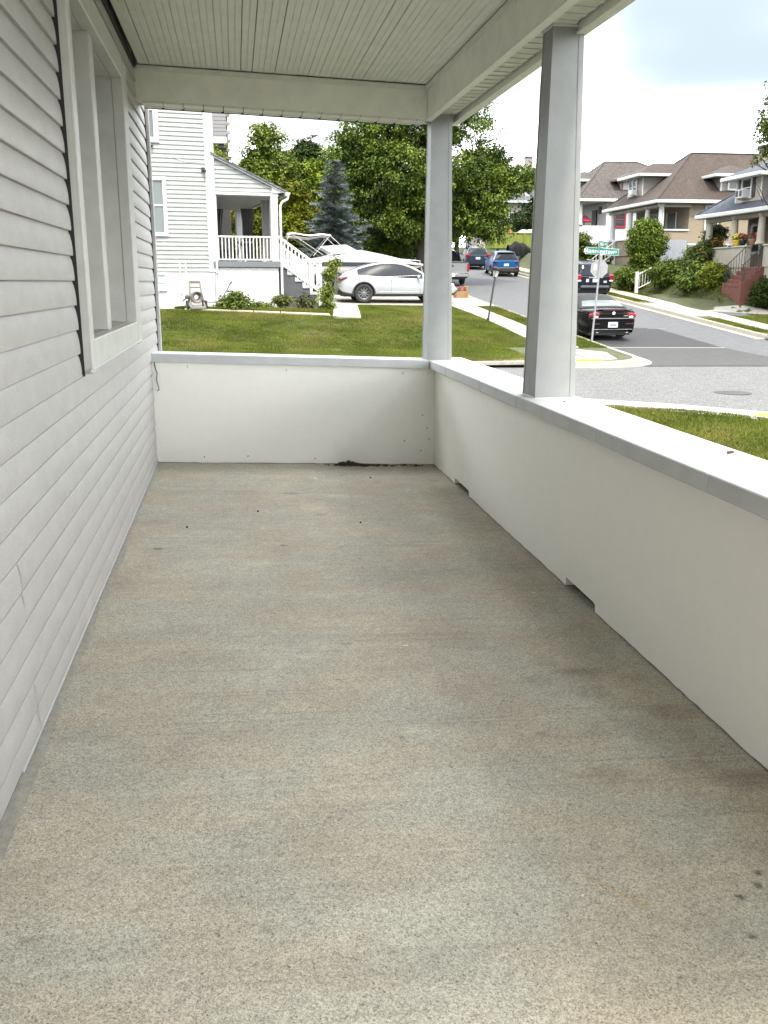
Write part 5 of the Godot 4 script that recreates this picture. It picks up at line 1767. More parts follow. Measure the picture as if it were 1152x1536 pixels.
# ---------------------------------------------------------------- a hose cart against the neighbour's wall
func hose_cart() -> void:
	var C := thing("hose_reel_cart", "beige wheeled hose reel cart standing by the white foundation wall", "hose cart", onL(-1.30, 32.35, 0.0), 0.25)
	var b := Mb.new()
	for s in [-1.0, 1.0]:
		b.tube([Vector3(s * 0.17, 0.92, -0.18), Vector3(s * 0.20, 0.5, -0.05), Vector3(s * 0.24, 0.06, 0.22)], [0.028, 0.034, 0.036], 8)
		b.tube([Vector3(s * 0.20, 0.55, -0.05), Vector3(s * 0.26, 0.08, -0.24)], 0.026, 8)
	b.rbox(Vector3(0, 0.91, -0.18), Vector3(0.40, 0.10, 0.05), 0.02)
	b.rbox(Vector3(0, 0.74, -0.13), Vector3(0.34, 0.05, 0.05), 0.015)
	put("frame", b, M.putty, C)
	b = Mb.new()
	b.rbox(Vector3(0, 0.07, 0.24), Vector3(0.52, 0.12, 0.16), 0.035)
	put("foot_tray", b, M.putty, C)
	b = Mb.new()
	var ax := Basis(Vector3.RIGHT, PI / 2)
	b.lathe([Vector2(0.08, -0.11), Vector2(0.20, -0.11), Vector2(0.20, -0.09), Vector2(0.10, -0.08), Vector2(0.10, 0.08), Vector2(0.20, 0.09), Vector2(0.20, 0.11), Vector2(0.17, 0.11)], 20, Transform3D(ax, Vector3(0, 0.42, 0.05)))
	put("reel", b, M.putty, C)
	b = Mb.new()
	for k in 4:
		var ring := []
		for i in 17: ring.append(Vector3(cos(TAU * i / 16) * (0.135 + 0.015 * (k % 2)), 0.42 + sin(TAU * i / 16) * (0.135 + 0.015 * (k % 2)), -0.01 + 0.04 * k))
		b.tube(ring, 0.02, 6, false)
	put("coiled_hose", b, M.dark_plastic, C)
	for s in [-1.0, 1.0]:
		wheel(C, Vector3(s * 0.31, 0.16, -0.02), 0.16, 0.06, 0.0 if s > 0 else PI, M.putty, 5)
	b = Mb.new()
	b.tube([Vector3(0.12, 0.36, 0.15), Vector3(0.35, 0.26, 0.15), Vector3(0.62, 0.25, 0.10), Vector3(0.85, 0.36, 0.0), Vector3(1.05, 0.62, -0.10), Vector3(1.20, 0.86, -0.14)], 0.016, 6)
	put("hose_wand", b, M.dark_plastic, C)
	b = Mb.new()
	b.tube([Vector3(1.19, 0.84, -0.14), Vector3(1.25, 0.92, -0.15)], 0.028, 7)
	put("nozzle", b, M.dark_plastic, C)
	b = Mb.new()
	b.rbox(Vector3(-0.30, 0.42, 0.05), Vector3(0.16, 0.12, 0.16), 0.03)
	b.tube([Vector3(-0.30, 0.42, 0.05), Vector3(-0.46, 0.30, 0.0)], 0.025, 6)
	put("crank", b, M.dark_plastic, C)


# ---------------------------------------------------------------- houses
func face(b: Mb, pts: Array, inside: Vector3) -> void:   # a three or four sided face turned away from a point inside
	var n: Vector3 = (pts[1] - pts[0]).cross(pts[2] - pts[0])
	var c: Vector3 = pts[0]
	if n.dot(c - inside) < 0: pts.reverse()
	if pts.size() == 3: b.tri(pts[0], pts[1], pts[2])
	else: b.quad(pts[0], pts[1], pts[2], pts[3])

func window(parent: Node, xf: Transform3D, w: float, h: float, frame: Material, double := false, t := 0.11, glass: Material = null) -> MeshInstance3D:
	# xf: bottom centre of the opening on the wall, z pointing out
	var b := Mb.new()
	var put_box := func(c: Vector3, s: Vector3): b.rbox(xf * c, s, 0.008, xf.basis)
	put_box.call(Vector3(-w / 2 + t / 2, h / 2, 0.03), Vector3(t, h, 0.06))
	put_box.call(Vector3(w / 2 - t / 2, h / 2, 0.03), Vector3(t, h, 0.06))
	put_box.call(Vector3(0, h - t / 2, 0.03), Vector3(w - 2 * t, t, 0.058))
	put_box.call(Vector3(0, t / 2, 0.035), Vector3(w - 2 * t, t, 0.07))
	if double: put_box.call(Vector3(0, h / 2, 0.03), Vector3(t, h - 2 * t, 0.055))
	var f := put("window", b, frame, parent)
	b = Mb.new()
	for s in ([-1.0, 1.0] if double else [0.0]):
		var ww := (w - 2 * t) * (0.46 if double else 1.0)
		var cx: float = s * (w - 2 * t) * 0.27
		b.rbox(xf * Vector3(cx, h * 0.52, 0.022), Vector3(ww, 0.05, 0.035), 0.006, xf.basis)
	put("meeting_rail", b, frame, f)
	for s in ([-1.0, 1.0] if double else [0.0]):
		b = Mb.new()
		var cx: float = s * (w - 2 * t) * 0.27
		var ww := (w - 2 * t) * (0.47 if double else 1.0)
		b.box(xf * Vector3(cx, h / 2, 0.006), Vector3(ww, h - 2 * t, 0.01), xf.basis)
		put("pane", b, glass if glass else M.glass, f)
	return f

func siding(b: Mb, o: Vector3, u: Vector3, w: float, y0: float, y1: float, course: float, holes := [], clip: Variant = null) -> void:
	# lap siding on a wall from o along u; holes: [u0, u1, y0, y1]; clip(y) gives the run's end
	var y := y0
	while y < y1 - 0.01:
		var h := minf(course, y1 - y)
		var runs := [[0.0, w if clip == null else clampf(clip.call(y + h), 0.0, w)]]
		for hl in holes:
			if y + h * 0.5 > hl[2] and y + h * 0.5 < hl[3]:
				var nx := []
				for r in runs:
					if hl[0] > r[0]: nx.append([r[0], minf(hl[0], r[1])])
					if hl[1] < r[1]: nx.append([maxf(hl[1], r[0]), r[1]])
				runs = nx
		for r in runs:
			if r[1] - r[0] > 0.02: lap(b, o + u * r[0] + Vector3.UP * y, u, r[1] - r[0], h, 0.016)
		y += course

func neighbour_house() -> void:
	var H := thing("side_facing_house", "tall pale sided house with side porch standing behind the end parapet", "house", Vector3(-0.66, 0.62, -33.0), deg_to_rad(10))
	var b := Mb.new()
	b.span(Vector3(-9, -0.9, -9.5), Vector3(-0.02, 1.20, -0.03))
	put("foundation", b, M.white_wall, H)
	b = Mb.new()
	b.span(Vector3(-9, 1.203, -9.5), Vector3(-0.02, 8.6, -0.035))
	put("wall", b, M.siding_far, H)
	# courses of siding, one board each
	var c := 0.1375
	var y := 1.22
	while y < 8.5:
		var x0 := -4.2
		if y > 2.25 and y < 4.2: x0 = -1.49
		if y > 5.15 and y < 7.2: x0 = -1.63
		var s := Mb.new()
		lap(s, Vector3(x0, y, -0.034), Vector3(1, 0, 0), -0.19 - x0, c, 0.030)
		put("siding_board", s, M.siding_far, H)
		y += c
	b = Mb.new()
	b.rbox(Vector3(-0.135, 4.9, -0.01), Vector3(0.115, 7.4, 0.06), 0.01)
	b.rbox(Vector3(-0.02, 4.9, -0.07), Vector3(0.10, 7.4, 0.12), 0.01)
	put("corner_board", b, M.white, H)
	b = Mb.new()
	b.tube([Vector3(0.06, 8.4, 0.02), Vector3(0.06, 1.3, 0.02), Vector3(0.07, 1.18, 0.04)], 0.045, 8)
	put("downspout", b, M.white, H)
	window(H, Transform3D(Basis(), Vector3(-1.86, 2.34, -0.02)), 0.74, 1.87, M.white, false, 0.12, M.car_glass_light)
	window(H, Transform3D(Basis(), Vector3(-2.05, 5.24, -0.02)), 0.84, 1.9, M.white, false, 0.16, M.car_glass_light)
	window(H, Transform3D(Basis(), Vector3(-1.95, 0.58, -0.03)), 0.66, 0.58, M.white, false, 0.06, M.boat_glass)
	b = Mb.new()
	for x in [-1.17, -0.98]: b.tube([Vector3(x, 0.5, 0.0), Vector3(x, 1.42, 0.0), Vector3(x, 1.48, -0.04)], 0.028, 8)
	put("vent_pipe", b, M.white, H)
	b = Mb.new()
	b.rbox(Vector3(-0.27, 4.47, 0.05), Vector3(0.10, 0.13, 0.12), 0.02)
	b.rbox(Vector3(-0.22, 4.42, 0.12), Vector3(0.09, 0.08, 0.12), 0.02)
	put("flood_light", b, M.black, H)
	b = Mb.new()
	b.rbox(Vector3(-1.87, 5.13, 0.06), Vector3(0.07, 0.06, 0.14), 0.02)
	put("camera_box", b, M.black, H)
	b = Mb.new()
	b.tube([Vector3(-1.18, 4.83, 0.01), Vector3(-1.0, 4.75, 0.012), Vector3(-0.75, 4.70, 0.012), Vector3(-0.4, 4.74, 0.01)], 0.008, 5)
	put("cable", b, M.white, H)
	b = Mb.new()
	b.hexa([Vector3(-9.4, 8.6, 0.4), Vector3(0.4, 8.6, 0.4), Vector3(0.4, 8.6, -9.9), Vector3(-9.4, 8.6, -9.9), Vector3(-5, 11, -2), Vector3(-4, 11, -2), Vector3(-4, 11, -7.5), Vector3(-5, 11, -7.5)])
	put("roof", b, M.roof_gray, H)
	# the side porch: white brick base, deck, posts, rail
	b = Mb.new()
	b.span(Vector3(0.002, -0.9, -7.0), Vector3(2.20, 1.36, -0.05))
	put("porch_base", b, M.white_wall, H)
	var r := RandomNumberGenerator.new(); r.seed = 12
	var row := 0
	y = 0.0
	b = Mb.new()
	while y < 1.33:
		var x := 0.0 - (0.11 if row % 2 else 0.0)
		while x < 2.2:
			var xa := maxf(x, 0.004)
			var xb := minf(x + 0.215, 2.2)
			if xb - xa > 0.03: b.rbox(Vector3((xa + xb) / 2, y + 0.034, -0.045 + r.randf_range(0, 0.004)), Vector3(xb - xa - 0.006, 0.068, 0.02), 0.005)
			x += 0.222
		y += 0.075
		row += 1
	var bk := put("painted_bricks", b, M.white_wall, H)
	bk.set_meta("kind", "stuff")
	b = Mb.new()
	b.rbox(Vector3(1.13, 1.465, -3.5), Vector3(2.34, 0.19, 7.1), 0.01)
	put("deck", b, M.deck_gray, H)
	for z in [-0.14, -6.85]:
		b = Mb.new()
		b.rbox(Vector3(2.10, 2.64, z), Vector3(0.24, 2.15, 0.24), 0.012)
		put("porch_post", b, M.white, H)
	b = Mb.new()
	b.rbox(Vector3(0.10, 2.64, -0.13), Vector3(0.10, 2.15, 0.14), 0.012)
	put("porch_post", b, M.white, H)
	for q in [[1.62, 0.05], [2.37, 0.06]]:
		b = Mb.new()
		b.rbox(Vector3(1.06, q[0], -0.13), Vector3(1.90, q[1], 0.07), 0.01)
		put("rail", b, M.white, H)
	for k in 16:
		b = Mb.new()
		b.rbox(Vector3(0.17 + k * 0.119, 1.995, -0.13), Vector3(0.038, 0.70, 0.038), 0.006)
		put("baluster", b, M.white, H)
	b = Mb.new()
	b.rbox(Vector3(1.06, 1.585, -0.10), Vector3(0.04, 0.05, 0.04), 0.006)
	put("rail_foot", b, M.white, H)
	# ceiling of narrow boards and the half gable above it
	for k in 26:
		b = Mb.new()
		b.box(Vector3(0.06 + k * 0.085, 3.705, -3.5), Vector3(0.078, 0.02, 6.8))
		put("ceiling_board", b, M.white, H)
	b = Mb.new()
	b.box(Vector3(1.14, 3.728, -3.5), Vector3(2.28, 0.02, 6.9))
	put("ceiling_backing", b, M.trim, H)
	b = Mb.new()
	b.rbox(Vector3(1.13, 3.76, -0.11), Vector3(2.22, 0.10, 0.16), 0.01)
	b.rbox(Vector3(2.12, 3.76, -3.55), Vector3(0.2, 0.10, 6.7), 0.01)
	put("porch_beam", b, M.white, H)
	var slope := func(x): return lerpf(4.985, 3.90, (x - 0.05) / 2.40)
	y = 3.82
	while y < 4.92:
		var s := Mb.new()
		var x1: float = 0.05 + 2.40 * (4.985 - (y + c)) / 1.085
		lap(s, Vector3(0.10, y, -0.05), Vector3(1, 0, 0), minf(x1, 2.02) - 0.10 if x1 > 0.2 else 0.05, c, 0.030)
		put("siding_board", s, M.siding_far, H)
		y += c
	b = Mb.new()
	b.prism(PackedVector2Array([Vector2(0.0, 3.80), Vector2(2.3, 3.80), Vector2(2.3, 3.90), Vector2(0.02, 4.95)]), 0.10, Transform3D(Basis(), Vector3(0, 0, -0.105)))
	put("gable_wall", b, M.siding_far, H)
	b = Mb.new()
	b.prism(PackedVector2Array([Vector2(2.02, 3.80), Vector2(2.48, 3.82), Vector2(2.48, 3.90), Vector2(2.02, 4.09)]), 0.06, Transform3D(Basis(), Vector3(0, 0, -0.02)))
	put("gable_trim", b, M.white, H)
	b = Mb.new()
	b.prism(PackedVector2Array([Vector2(0.0, 4.96), Vector2(2.58, 3.80), Vector2(2.58, 3.86), Vector2(0.0, 5.03)]), 7.2, Transform3D(Basis(), Vector3(0, 0, -3.5)))
	put("porch_roof", b, M.roof_slate, H)
	b = Mb.new()
	b.prism(PackedVector2Array([Vector2(0.02, 4.90), Vector2(2.5, 3.785), Vector2(2.5, 3.83), Vector2(0.02, 4.948)]), 0.05, Transform3D(Basis(), Vector3(0, 0, 0.02)))
	put("rake_board", b, M.white, H)
	b = Mb.new()
	b.prism(PackedVector2Array([Vector2(2.47, 3.74), Vector2(2.56, 3.72), Vector2(2.64, 3.79), Vector2(2.64, 3.83), Vector2(2.48, 3.83)]), 7.2, Transform3D(Basis(), Vector3(0, 0, -3.5)))
	put("gutter", b, M.white, H)
	b = Mb.new()
	b.tube([Vector3(2.58, 3.74, 0.04), Vector3(2.55, 3.62, 0.05), Vector3(2.36, 3.52, 0.05), Vector3(2.29, 3.40, 0.05), Vector3(2.29, 0.20, 0.05), Vector3(2.33, 0.03, 0.09)], 0.042, 8)
	put("downspout", b, M.white, H)
	# curtains tied at the porch openings
	for q in [[0.86, -5.6, 0.85, M.curtain], [2.16, -5.2, 0.55, M.curtain], [2.02, -1.1, 0.35, M.sheer]]:
		b = Mb.new()
		var w0: float = q[2]
		b.grid(func(u, v): return Vector3(q[0] + (u - 0.5) * w0 * (1.0 - 0.25 * sin(PI * v)), 1.60 + 2.06 * v, q[1] + 0.06 * sin(u * 44.0) + 0.02 * sin(v * 9)), 44, 10)
		put("curtain", b, q[3], H)
	var Tb := thing("patio_set", "small dark table and chairs behind the porch railing", "patio set", H.transform * Vector3(1.35, 1.56, -2.4), deg_to_rad(10))
	b = Mb.new()
	b.lathe([Vector2(0, 0.70), Vector2(0.48, 0.70), Vector2(0.48, 0.73), Vector2(0, 0.735)], 20)
	put("table_top", b, M.sign_white, Tb)
	for k in 3:
		b = Mb.new()
		var a := TAU * k / 3 + 0.4
		b.tube([Vector3(0, 0.68, 0), Vector3(cos(a) * 0.36, 0.0, sin(a) * 0.36)], 0.02, 6)
		put("leg", b, M.dark_plastic, Tb)
	for s in [-1.0, 1.0]:
		b = Mb.new()
		b.rbox(Vector3(s * 0.72, 0.42, 0.3), Vector3(0.46, 0.05, 0.46), 0.02)
		b.rbox(Vector3(s * 0.94, 0.68, 0.3), Vector3(0.05, 0.50, 0.46), 0.02)
		for z in [0.1, 0.5]:
			b.rbox(Vector3(s * 0.52, 0.2, z), Vector3(0.04, 0.40, 0.04), 0.01)
			b.rbox(Vector3(s * 0.94, 0.2, z), Vector3(0.04, 0.40, 0.04), 0.01)
		put("chair_shell", b, M.dark_plastic, Tb)
	# steps down to the right
	b = Mb.new()
	var prof := PackedVector2Array([Vector2(2.31, -0.9), Vector2(2.31, 1.33)])
	for k in 6:
		prof.append(Vector2(2.31 + 0.27 * (k + 1), 1.33 - 0.225 * k)); prof.append(Vector2(2.31 + 0.27 * (k + 1), 1.33 - 0.225 * (k + 1)))
	prof.append(Vector2(3.93, -0.9))
	b.prism(prof, 1.25, Transform3D(Basis(), Vector3(0, 0, -1.0)))
	put("stair_wall", b, M.wall_gray, H)
	for k in 6:
		b = Mb.new()
		b.rbox(Vector3(2.31 + 0.27 * k + 0.155, 1.353 - 0.225 * k, -1.0), Vector3(0.32, 0.045, 1.32), 0.01)
		put("tread", b, M.lattice, H)
	var sr := func(x, off): return 1.38 - 0.69 * (x - 2.31) + off
	for zz in [-0.34, -1.66]:
		for o in [0.18, 1.0]:
			b = Mb.new()
			var p0 := Vector3(2.26, sr.call(2.26, o), zz)
			var p1 := Vector3(3.72, sr.call(3.72, o), zz)
			var d := p1 - p0
			b.rbox((p0 + p1) / 2, Vector3(d.length(), 0.09 if o > 0.5 else 0.13, 0.06), 0.01, Basis(Vector3(0, 0, 1), atan2(d.y, d.x)))
			put("stair_rail", b, M.white, H)
		for k in 11:
			b = Mb.new()
			var x := 2.36 + k * 0.128
			var ya: float = sr.call(x, 0.20)
			var yb: float = sr.call(x, 0.98)
			b.rbox(Vector3(x, (ya + yb) / 2, zz), Vector3(0.055, yb - ya, 0.035), 0.006)
			put("stair_baluster", b, M.white, H)
		b = Mb.new()
		b.rbox(Vector3(3.74, 0.72, zz), Vector3(0.14, 1.62, 0.14), 0.015)
		b.rbox(Vector3(3.74, 1.55, zz), Vector3(0.18, 0.05, 0.18), 0.015)
		put("newel_post", b, M.white, H)

func brick_house() -> void:
	var H := thing("grey_brick_house", "greyish brick house with a small bay glimpsed beyond the neighbour's corner", "house", Vector3(-4.0, 0.9, -50.0))
	var b := Mb.new()
	b.span(Vector3(-3.0, -1.5, -8), Vector3(3.9, 13.0, 1.97))
	put("wall", b, mat(0.07, 0.065, 0.06, 0.95), H)
	var r := RandomNumberGenerator.new(); r.seed = 14
	var sh := []
	for k in 3:
		var s := Mb.new()
		s.rbox(Vector3.ZERO, Vector3(0.385, 0.175, 0.07), 0.02)
		sh.append(s.mesh())
	var mats := [tri_map(mat(0.24, 0.225, 0.215, 0.95), M.brick.albedo_texture, 1.5), tri_map(mat(0.18, 0.165, 0.158, 0.95), M.brick.albedo_texture, 1.5), tri_map(mat(0.29, 0.275, 0.265, 0.95), M.brick.albedo_texture, 1.5)]
	for row in 40:
		for k in 5:
			var o := put("brick", sh[r.randi() % 3], mats[r.randi() % 3], H)
			o.position = Vector3(2.02 + k * 0.405 + (0.2 if row % 2 else 0.0), 4.6 + row * 0.195, 1.985 + r.randf_range(0, 0.01))
	b = Mb.new()
	b.rbox(Vector3(3.35, 8.05, 2.5), Vector3(0.95, 2.0, 1.0), 0.02)
	siding(b, Vector3(2.87, 7.1, 3.01), Vector3(1, 0, 0), 0.97, 0, 1.9, 0.16)
	put("bay", b, mat(0.13, 0.13, 0.135, 0.7), H)
	b = Mb.new()
	b.rbox(Vector3(3.35, 7.02, 2.55), Vector3(1.0, 0.28, 1.1), 0.02)
	put("bay_trim", b, M.white, H)
	b = Mb.new()
	b.rbox(Vector3(3.35, 6.78, 2.5), Vector3(0.9, 0.2, 0.95), 0.02)
	put("bay_floor", b, M.trim_black, H)

func hip(H: Node3D, at: Vector3, x0: float, x1: float, za: float, zb: float, ye: float, xr0: float, xr1: float, yr: float, roof: Material, edge: Material, called := "roof") -> void:
	# all in world coordinates; za is the farther end (more negative)
	var zc := (za + zb) / 2
	var Q := func(x, y, z): return Vector3(x, y, z) - at
	var A: Vector3 = Q.call(x0, ye, zb)
	var B: Vector3 = Q.call(x0, ye, za)
	var C: Vector3 = Q.call(x1, ye, za)
	var D: Vector3 = Q.call(x1, ye, zb)
	var R0: Vector3 = Q.call(xr0, yr, zc)
	var R1: Vector3 = Q.call(xr1, yr, zc)
	var inn := (A + C) / 2 + Vector3.DOWN * 0.5
	var b := Mb.new()
	face(b, [A, B, R0], inn); face(b, [B, C, R1, R0], inn); face(b, [C, D, R1], inn); face(b, [D, A, R0, R1], inn)
	var k := 0
	var o := put(called, b, roof, H)
	b = Mb.new()    # ridge and hip caps
	for q in [[A, R0], [B, R0], [C, R1], [D, R1], [R0, R1]]: b.tube([q[0] + Vector3.UP * 0.02, q[1] + Vector3.UP * 0.02], 0.045, 5)
	put("ridge_cap", b, roof, o)
	b = Mb.new()
	b.rbox((A + B) / 2 + Vector3.DOWN * 0.09, Vector3(0.12, 0.17, absf(zb - za) + 0.1), 0.02)
	b.rbox((D + C) / 2 + Vector3.DOWN * 0.09, Vector3(0.12, 0.17, absf(zb - za) + 0.1), 0.02)
	b.rbox((A + D) / 2 + Vector3.DOWN * 0.09, Vector3(x1 - x0 - 0.11, 0.17, 0.12), 0.02)
	b.rbox((B + C) / 2 + Vector3.DOWN * 0.09, Vector3(x1 - x0 - 0.11, 0.17, 0.12), 0.02)
	put("fascia", b, edge, o)
	b = Mb.new()
	b.box((A + C) / 2 + Vector3.DOWN * 0.15, Vector3(x1 - x0 - 0.08, 0.03, absf(zb - za) - 0.08))
	put("soffit", b, edge, o)

func dormer(H: Node3D, at: Vector3, base: Vector3, turn: float, w: float, h: float, deep: float, over: float, rise: float, roof: Material, wall: Material, edge: Material, course: float) -> Transform3D:
	# base: bottom centre of the dormer's face; turned so that local z points out
	var xf := Transform3D(Basis(Vector3.UP, turn), base - at)
	var b := Mb.new()
	b.box(xf * Vector3(0, h / 2, -deep / 2 - 0.01), Vector3(w - 0.02, h, deep), xf.basis)
	siding(b, xf * Vector3(-w / 2, 0, 0.0), xf.basis.x, w, 0, h, course)
	siding(b, xf * Vector3(w / 2, 0, 0.0), -xf.basis.z, deep, 0, h, course)
	siding(b, xf * Vector3(-w / 2, 0, -deep), xf.basis.z, deep, 0, h, course)
	put("dormer", b, wall, H)
	b = Mb.new()
	var e := w / 2 + over
	var A := xf * Vector3(-e, h, over)
	var B := xf * Vector3(e, h, over)
	var C := xf * Vector3(e, h, -deep - over)
	var D := xf * Vector3(-e, h, -deep - over)
	var R0 := xf * Vector3(0, h + rise, over - e * 0.95)
	var R1 := xf * Vector3(0, h + rise, -deep - over)
	var inn := xf * Vector3(0, h - 0.2, -deep / 2)
	face(b, [A, B, R0], inn); face(b, [B, C, R1, R0], inn); face(b, [D, A, R0, R1], inn)
	var o := put("dormer_roof", b, roof, H)
	b = Mb.new()
	b.rbox(xf * Vector3(0, h - 0.07, over), Vector3(2 * e + 0.06, 0.15, 0.06), 0.015, xf.basis)
	for s in [-1.0, 1.0]: b.rbox(xf * Vector3(s * e, h - 0.07, -deep / 2), Vector3(0.06, 0.15, deep + 2 * over - 0.07), 0.015, xf.basis)
	b.box(xf * Vector3(0, h - 0.11, -deep / 2), Vector3(2 * e - 0.06, 0.02, deep + 2 * over - 0.08), xf.basis)
	put("fascia", b, edge, o)
	b = Mb.new()
	for s in [-1.0, 1.0]: b.rbox(xf * Vector3(s * (w / 2 - 0.05), h / 2, 0.012), Vector3(0.10, h - 0.1, 0.03), 0.008, xf.basis)
	put("dormer_corner", b, edge, H)
	return xf

func column(H: Node3D, p: Vector3, top: float, r: float, m: Material, round_one := true) -> void:
	var b := Mb.new()
	var h := top - p.y
	b.lathe([Vector2(0.0, 0.0), Vector2(r * 1.35, 0.0), Vector2(r * 1.35, 0.07), Vector2(r * 1.08, 0.11), Vector2(r, 0.2), Vector2(r * 0.97, h * 0.35), Vector2(r * 0.80, h - 0.18), Vector2(r * 0.86, h - 0.14), Vector2(r * 1.2, h - 0.08), Vector2(r * 1.2, h)], 14, Transform3D(Basis(), p))
	put("column", b, m, H)

func bungalows() -> void:
	var b: Mb
	# ---- brown roofed stucco house in the middle
	var at := Vector3(26.5, right_y(25, 53), -53.3)
	var H := thing("brown_roof_house", "stucco bungalow with brown hipped roof and two dormers behind the round bush", "house", at)
	var Q := func(x, y, z): return Vector3(x, y, z) - at
	hip(H, at, 22.5, 35.0, -57.2, -49.4, 5.80, 26.1, 31.0, 8.66, M.roof_brown, M.white)
	b = Mb.new()
	b.span(Q.call(24.55, 1.0, -56.9), Q.call(34.5, 5.62, -49.85))
	put("wall", b, M.stucco, H)
	b = Mb.new()
	b.span(Q.call(22.85, 1.0, -56.85), Q.call(24.54, 3.0, -49.95))
	b.span(Q.call(22.80, 3.0, -56.85), Q.call(23.0, 3.86, -49.84))
	b.span(Q.call(23.0, 3.0, -50.0), Q.call(24.54, 4.20, -49.83))
	put("porch_wall", b, M.stucco, H)
	b = Mb.new()
	b.rbox(Q.call(22.9, 3.91, -53.3), Vector3(0.32, 0.09, 7.1), 0.015)
	b.rbox(Q.call(23.8, 4.25, -49.9), Vector3(1.50, 0.09, 0.28), 0.015)
	b.rbox(Q.call(29.4, 3.50, -49.83), Vector3(9.7, 0.08, 0.06), 0.015)
	put("wall_cap", b, M.white, H)
	b = Mb.new()
	b.span(Q.call(24.60, 1.0, -49.845), Q.call(34.5, 3.45, -49.80))
	put("foundation", b, M.lattice, H)
	for k in 14:
		b = Mb.new()
		b.rbox(Q.call(22.98 + k * 0.112, 3.12, -49.80), Vector3(0.106, 1.22, 0.03), 0.006)
		put("panel_board", b, M.lattice, H)
	for q in [-49.85, -51.6, -53.95, -56.55]: column(H, Q.call(22.93, 3.93, q), 5.60 - at.y, 0.155, M.white)
	b = Mb.new()
	b.rbox(Q.call(22.93, 5.52, -53.3), Vector3(0.3, 0.16, 7.2), 0.02)
	b.rbox(Q.call(23.8, 5.52, -49.9), Vector3(1.6, 0.16, 0.24), 0.02)
	put("porch_beam", b, M.cream, H)
	b = Mb.new()
	b.rbox(Q.call(24.52, 4.15, -51.9), Vector3(0.06, 2.15, 0.95), 0.02)
	put("door", b, M.black, H)
	b = Mb.new()
	b.rbox(Q.call(24.50, 4.15, -52.5), Vector3(0.07, 2.3, 0.12), 0.02)
	b.rbox(Q.call(24.50, 4.15, -51.3), Vector3(0.07, 2.3, 0.12), 0.02)
	put("door_frame", b, M.white, H)
	window(H, Transform3D(Basis(Vector3.UP, -PI / 2), Q.call(24.53, 3.95, -54.6)), 1.8, 1.45, M.white, true)
	window(H, Transform3D(Basis(), Q.call(25.86, 4.22, -49.83)), 0.84, 1.36, M.white)
	window(H, Transform3D(Basis(), Q.call(29.5, 4.22, -49.83)), 1.0, 1.36, M.white)
	b = Mb.new()
	b.tube([Q.call(22.52, 5.66, -49.42), Q.call(22.66, 5.50, -49.6), Q.call(22.95, 5.35, -49.68), Q.call(22.98, 5.0, -49.68), Q.call(22.98, 2.2, -49.68)], 0.04, 7)
	put("downspout", b, M.white, H)
	b = Mb.new()
	b.rbox(Q.call(22.75, 3.05, -55.75), Vector3(0.22, 1.75, 0.22), 0.02)
	put("gate_post", b, M.white, H)
	for k in 5:
		b = Mb.new()
		b.rbox(Q.call(22.60 - 0.26 * k, 2.98 - 0.2 * k, -56.1), Vector3(0.30, 0.20, 1.0), 0.015)
		put("step", b, M.walk, H)
	b = Mb.new()
	for z in [-55.5, -56.65]:
		b.tube([Q.call(22.7, 3.85, z), Q.call(21.3, 2.85, z)], 0.03, 6)
		b.tube([Q.call(22.7, 3.2, z), Q.call(21.3, 2.2, z)], 0.025, 6)
		for k in 8: b.tube([Q.call(22.7 - 0.19 * k, 3.85 - 0.136 * k, z), Q.call(22.7 - 0.19 * k, 3.2 - 0.136 * k, z)], 0.018, 5)
	put("stair_rail", b, M.white, H)
	var xf := dormer(H, at, Vector3(23.15, 6.12, -53.95), -PI / 2, 2.1, 1.32, 3.2, 0.50, 0.72, M.roof_brown, M.taupe, M.white, 0.125)
	window(H, xf * Transform3D(Basis(), Vector3(-0.32, 0.22, 0.02)), 1.2, 0.98, M.white, true, 0.10)
	b = Mb.new()
	b.rbox(xf * Vector3(0.0, 0.42, 0.16), Vector3(0.46, 0.30, 0.34), 0.02, xf.basis)
	put("air_conditioner", b, M.white, H)
	xf = dormer(H, at, Vector3(27.35, 6.12, -50.15), 0, 1.95, 1.06, 3.0, 0.55, 0.60, M.roof_brown, M.taupe, M.white, 0.125)
	window(H, xf * Transform3D(Basis(), Vector3(-0.12, 0.24, 0.02)), 0.90, 0.82, M.white, false, 0.10)
	# ---- grey-brown roofed white house further up
	at = Vector3(26.5, right_y(25, 66), -66.0)
	H = thing("white_sided_house", "white sided bungalow with grey brown roof and a porch umbrella, farthest of the row", "house", at)
	hip(H, at, 22.55, 34.0, -70.2, -61.8, 6.86, 25.9, 28.3, 9.68, M.roof_gray, M.trim)
	b = Mb.new()
	b.span(Q_(at, 24.75, 1.5, -69.8), Q_(at, 33.5, 6.68, -62.3))
	siding(b, Q_(at, 24.75, 3.6, -62.29), Vector3(1, 0, 0), 8.7, 0, 3.05, 0.21)
	put("wall", b, M.white_siding, H)
	b = Mb.new()
	b.span(Q_(at, 22.9, 1.5, -69.8), Q_(at, 23.1, 5.18, -62.3))
	b.span(Q_(at, 23.1, 1.5, -62.5), Q_(at, 24.74, 5.18, -62.32))
	siding(b, Q_(at, 22.9, 2.6, -62.29), Vector3(1, 0, 0), 1.84, 0, 2.55, 0.21)
	put("porch_wall", b, M.white_siding, H)
	for q in [-62.4, -65.0, -67.5, -69.7]: column(H, Q_(at, 22.98, 5.2, q), 6.62 - at.y, 0.14, M.white)
	b = Mb.new()
	b.rbox(Q_(at, 24.70, 5.35, -64.3), Vector3(0.08, 1.9, 0.85), 0.02)
	b.rbox(Q_(at, 24.70, 6.25, -63.3), Vector3(0.06, 0.45, 0.5), 0.02)
	put("door", b, M.black, H)
	var wi := window(H, Transform3D(Basis(), Q_(at, 25.72, 5.05, -62.27)), 0.86, 1.0, M.maroon)
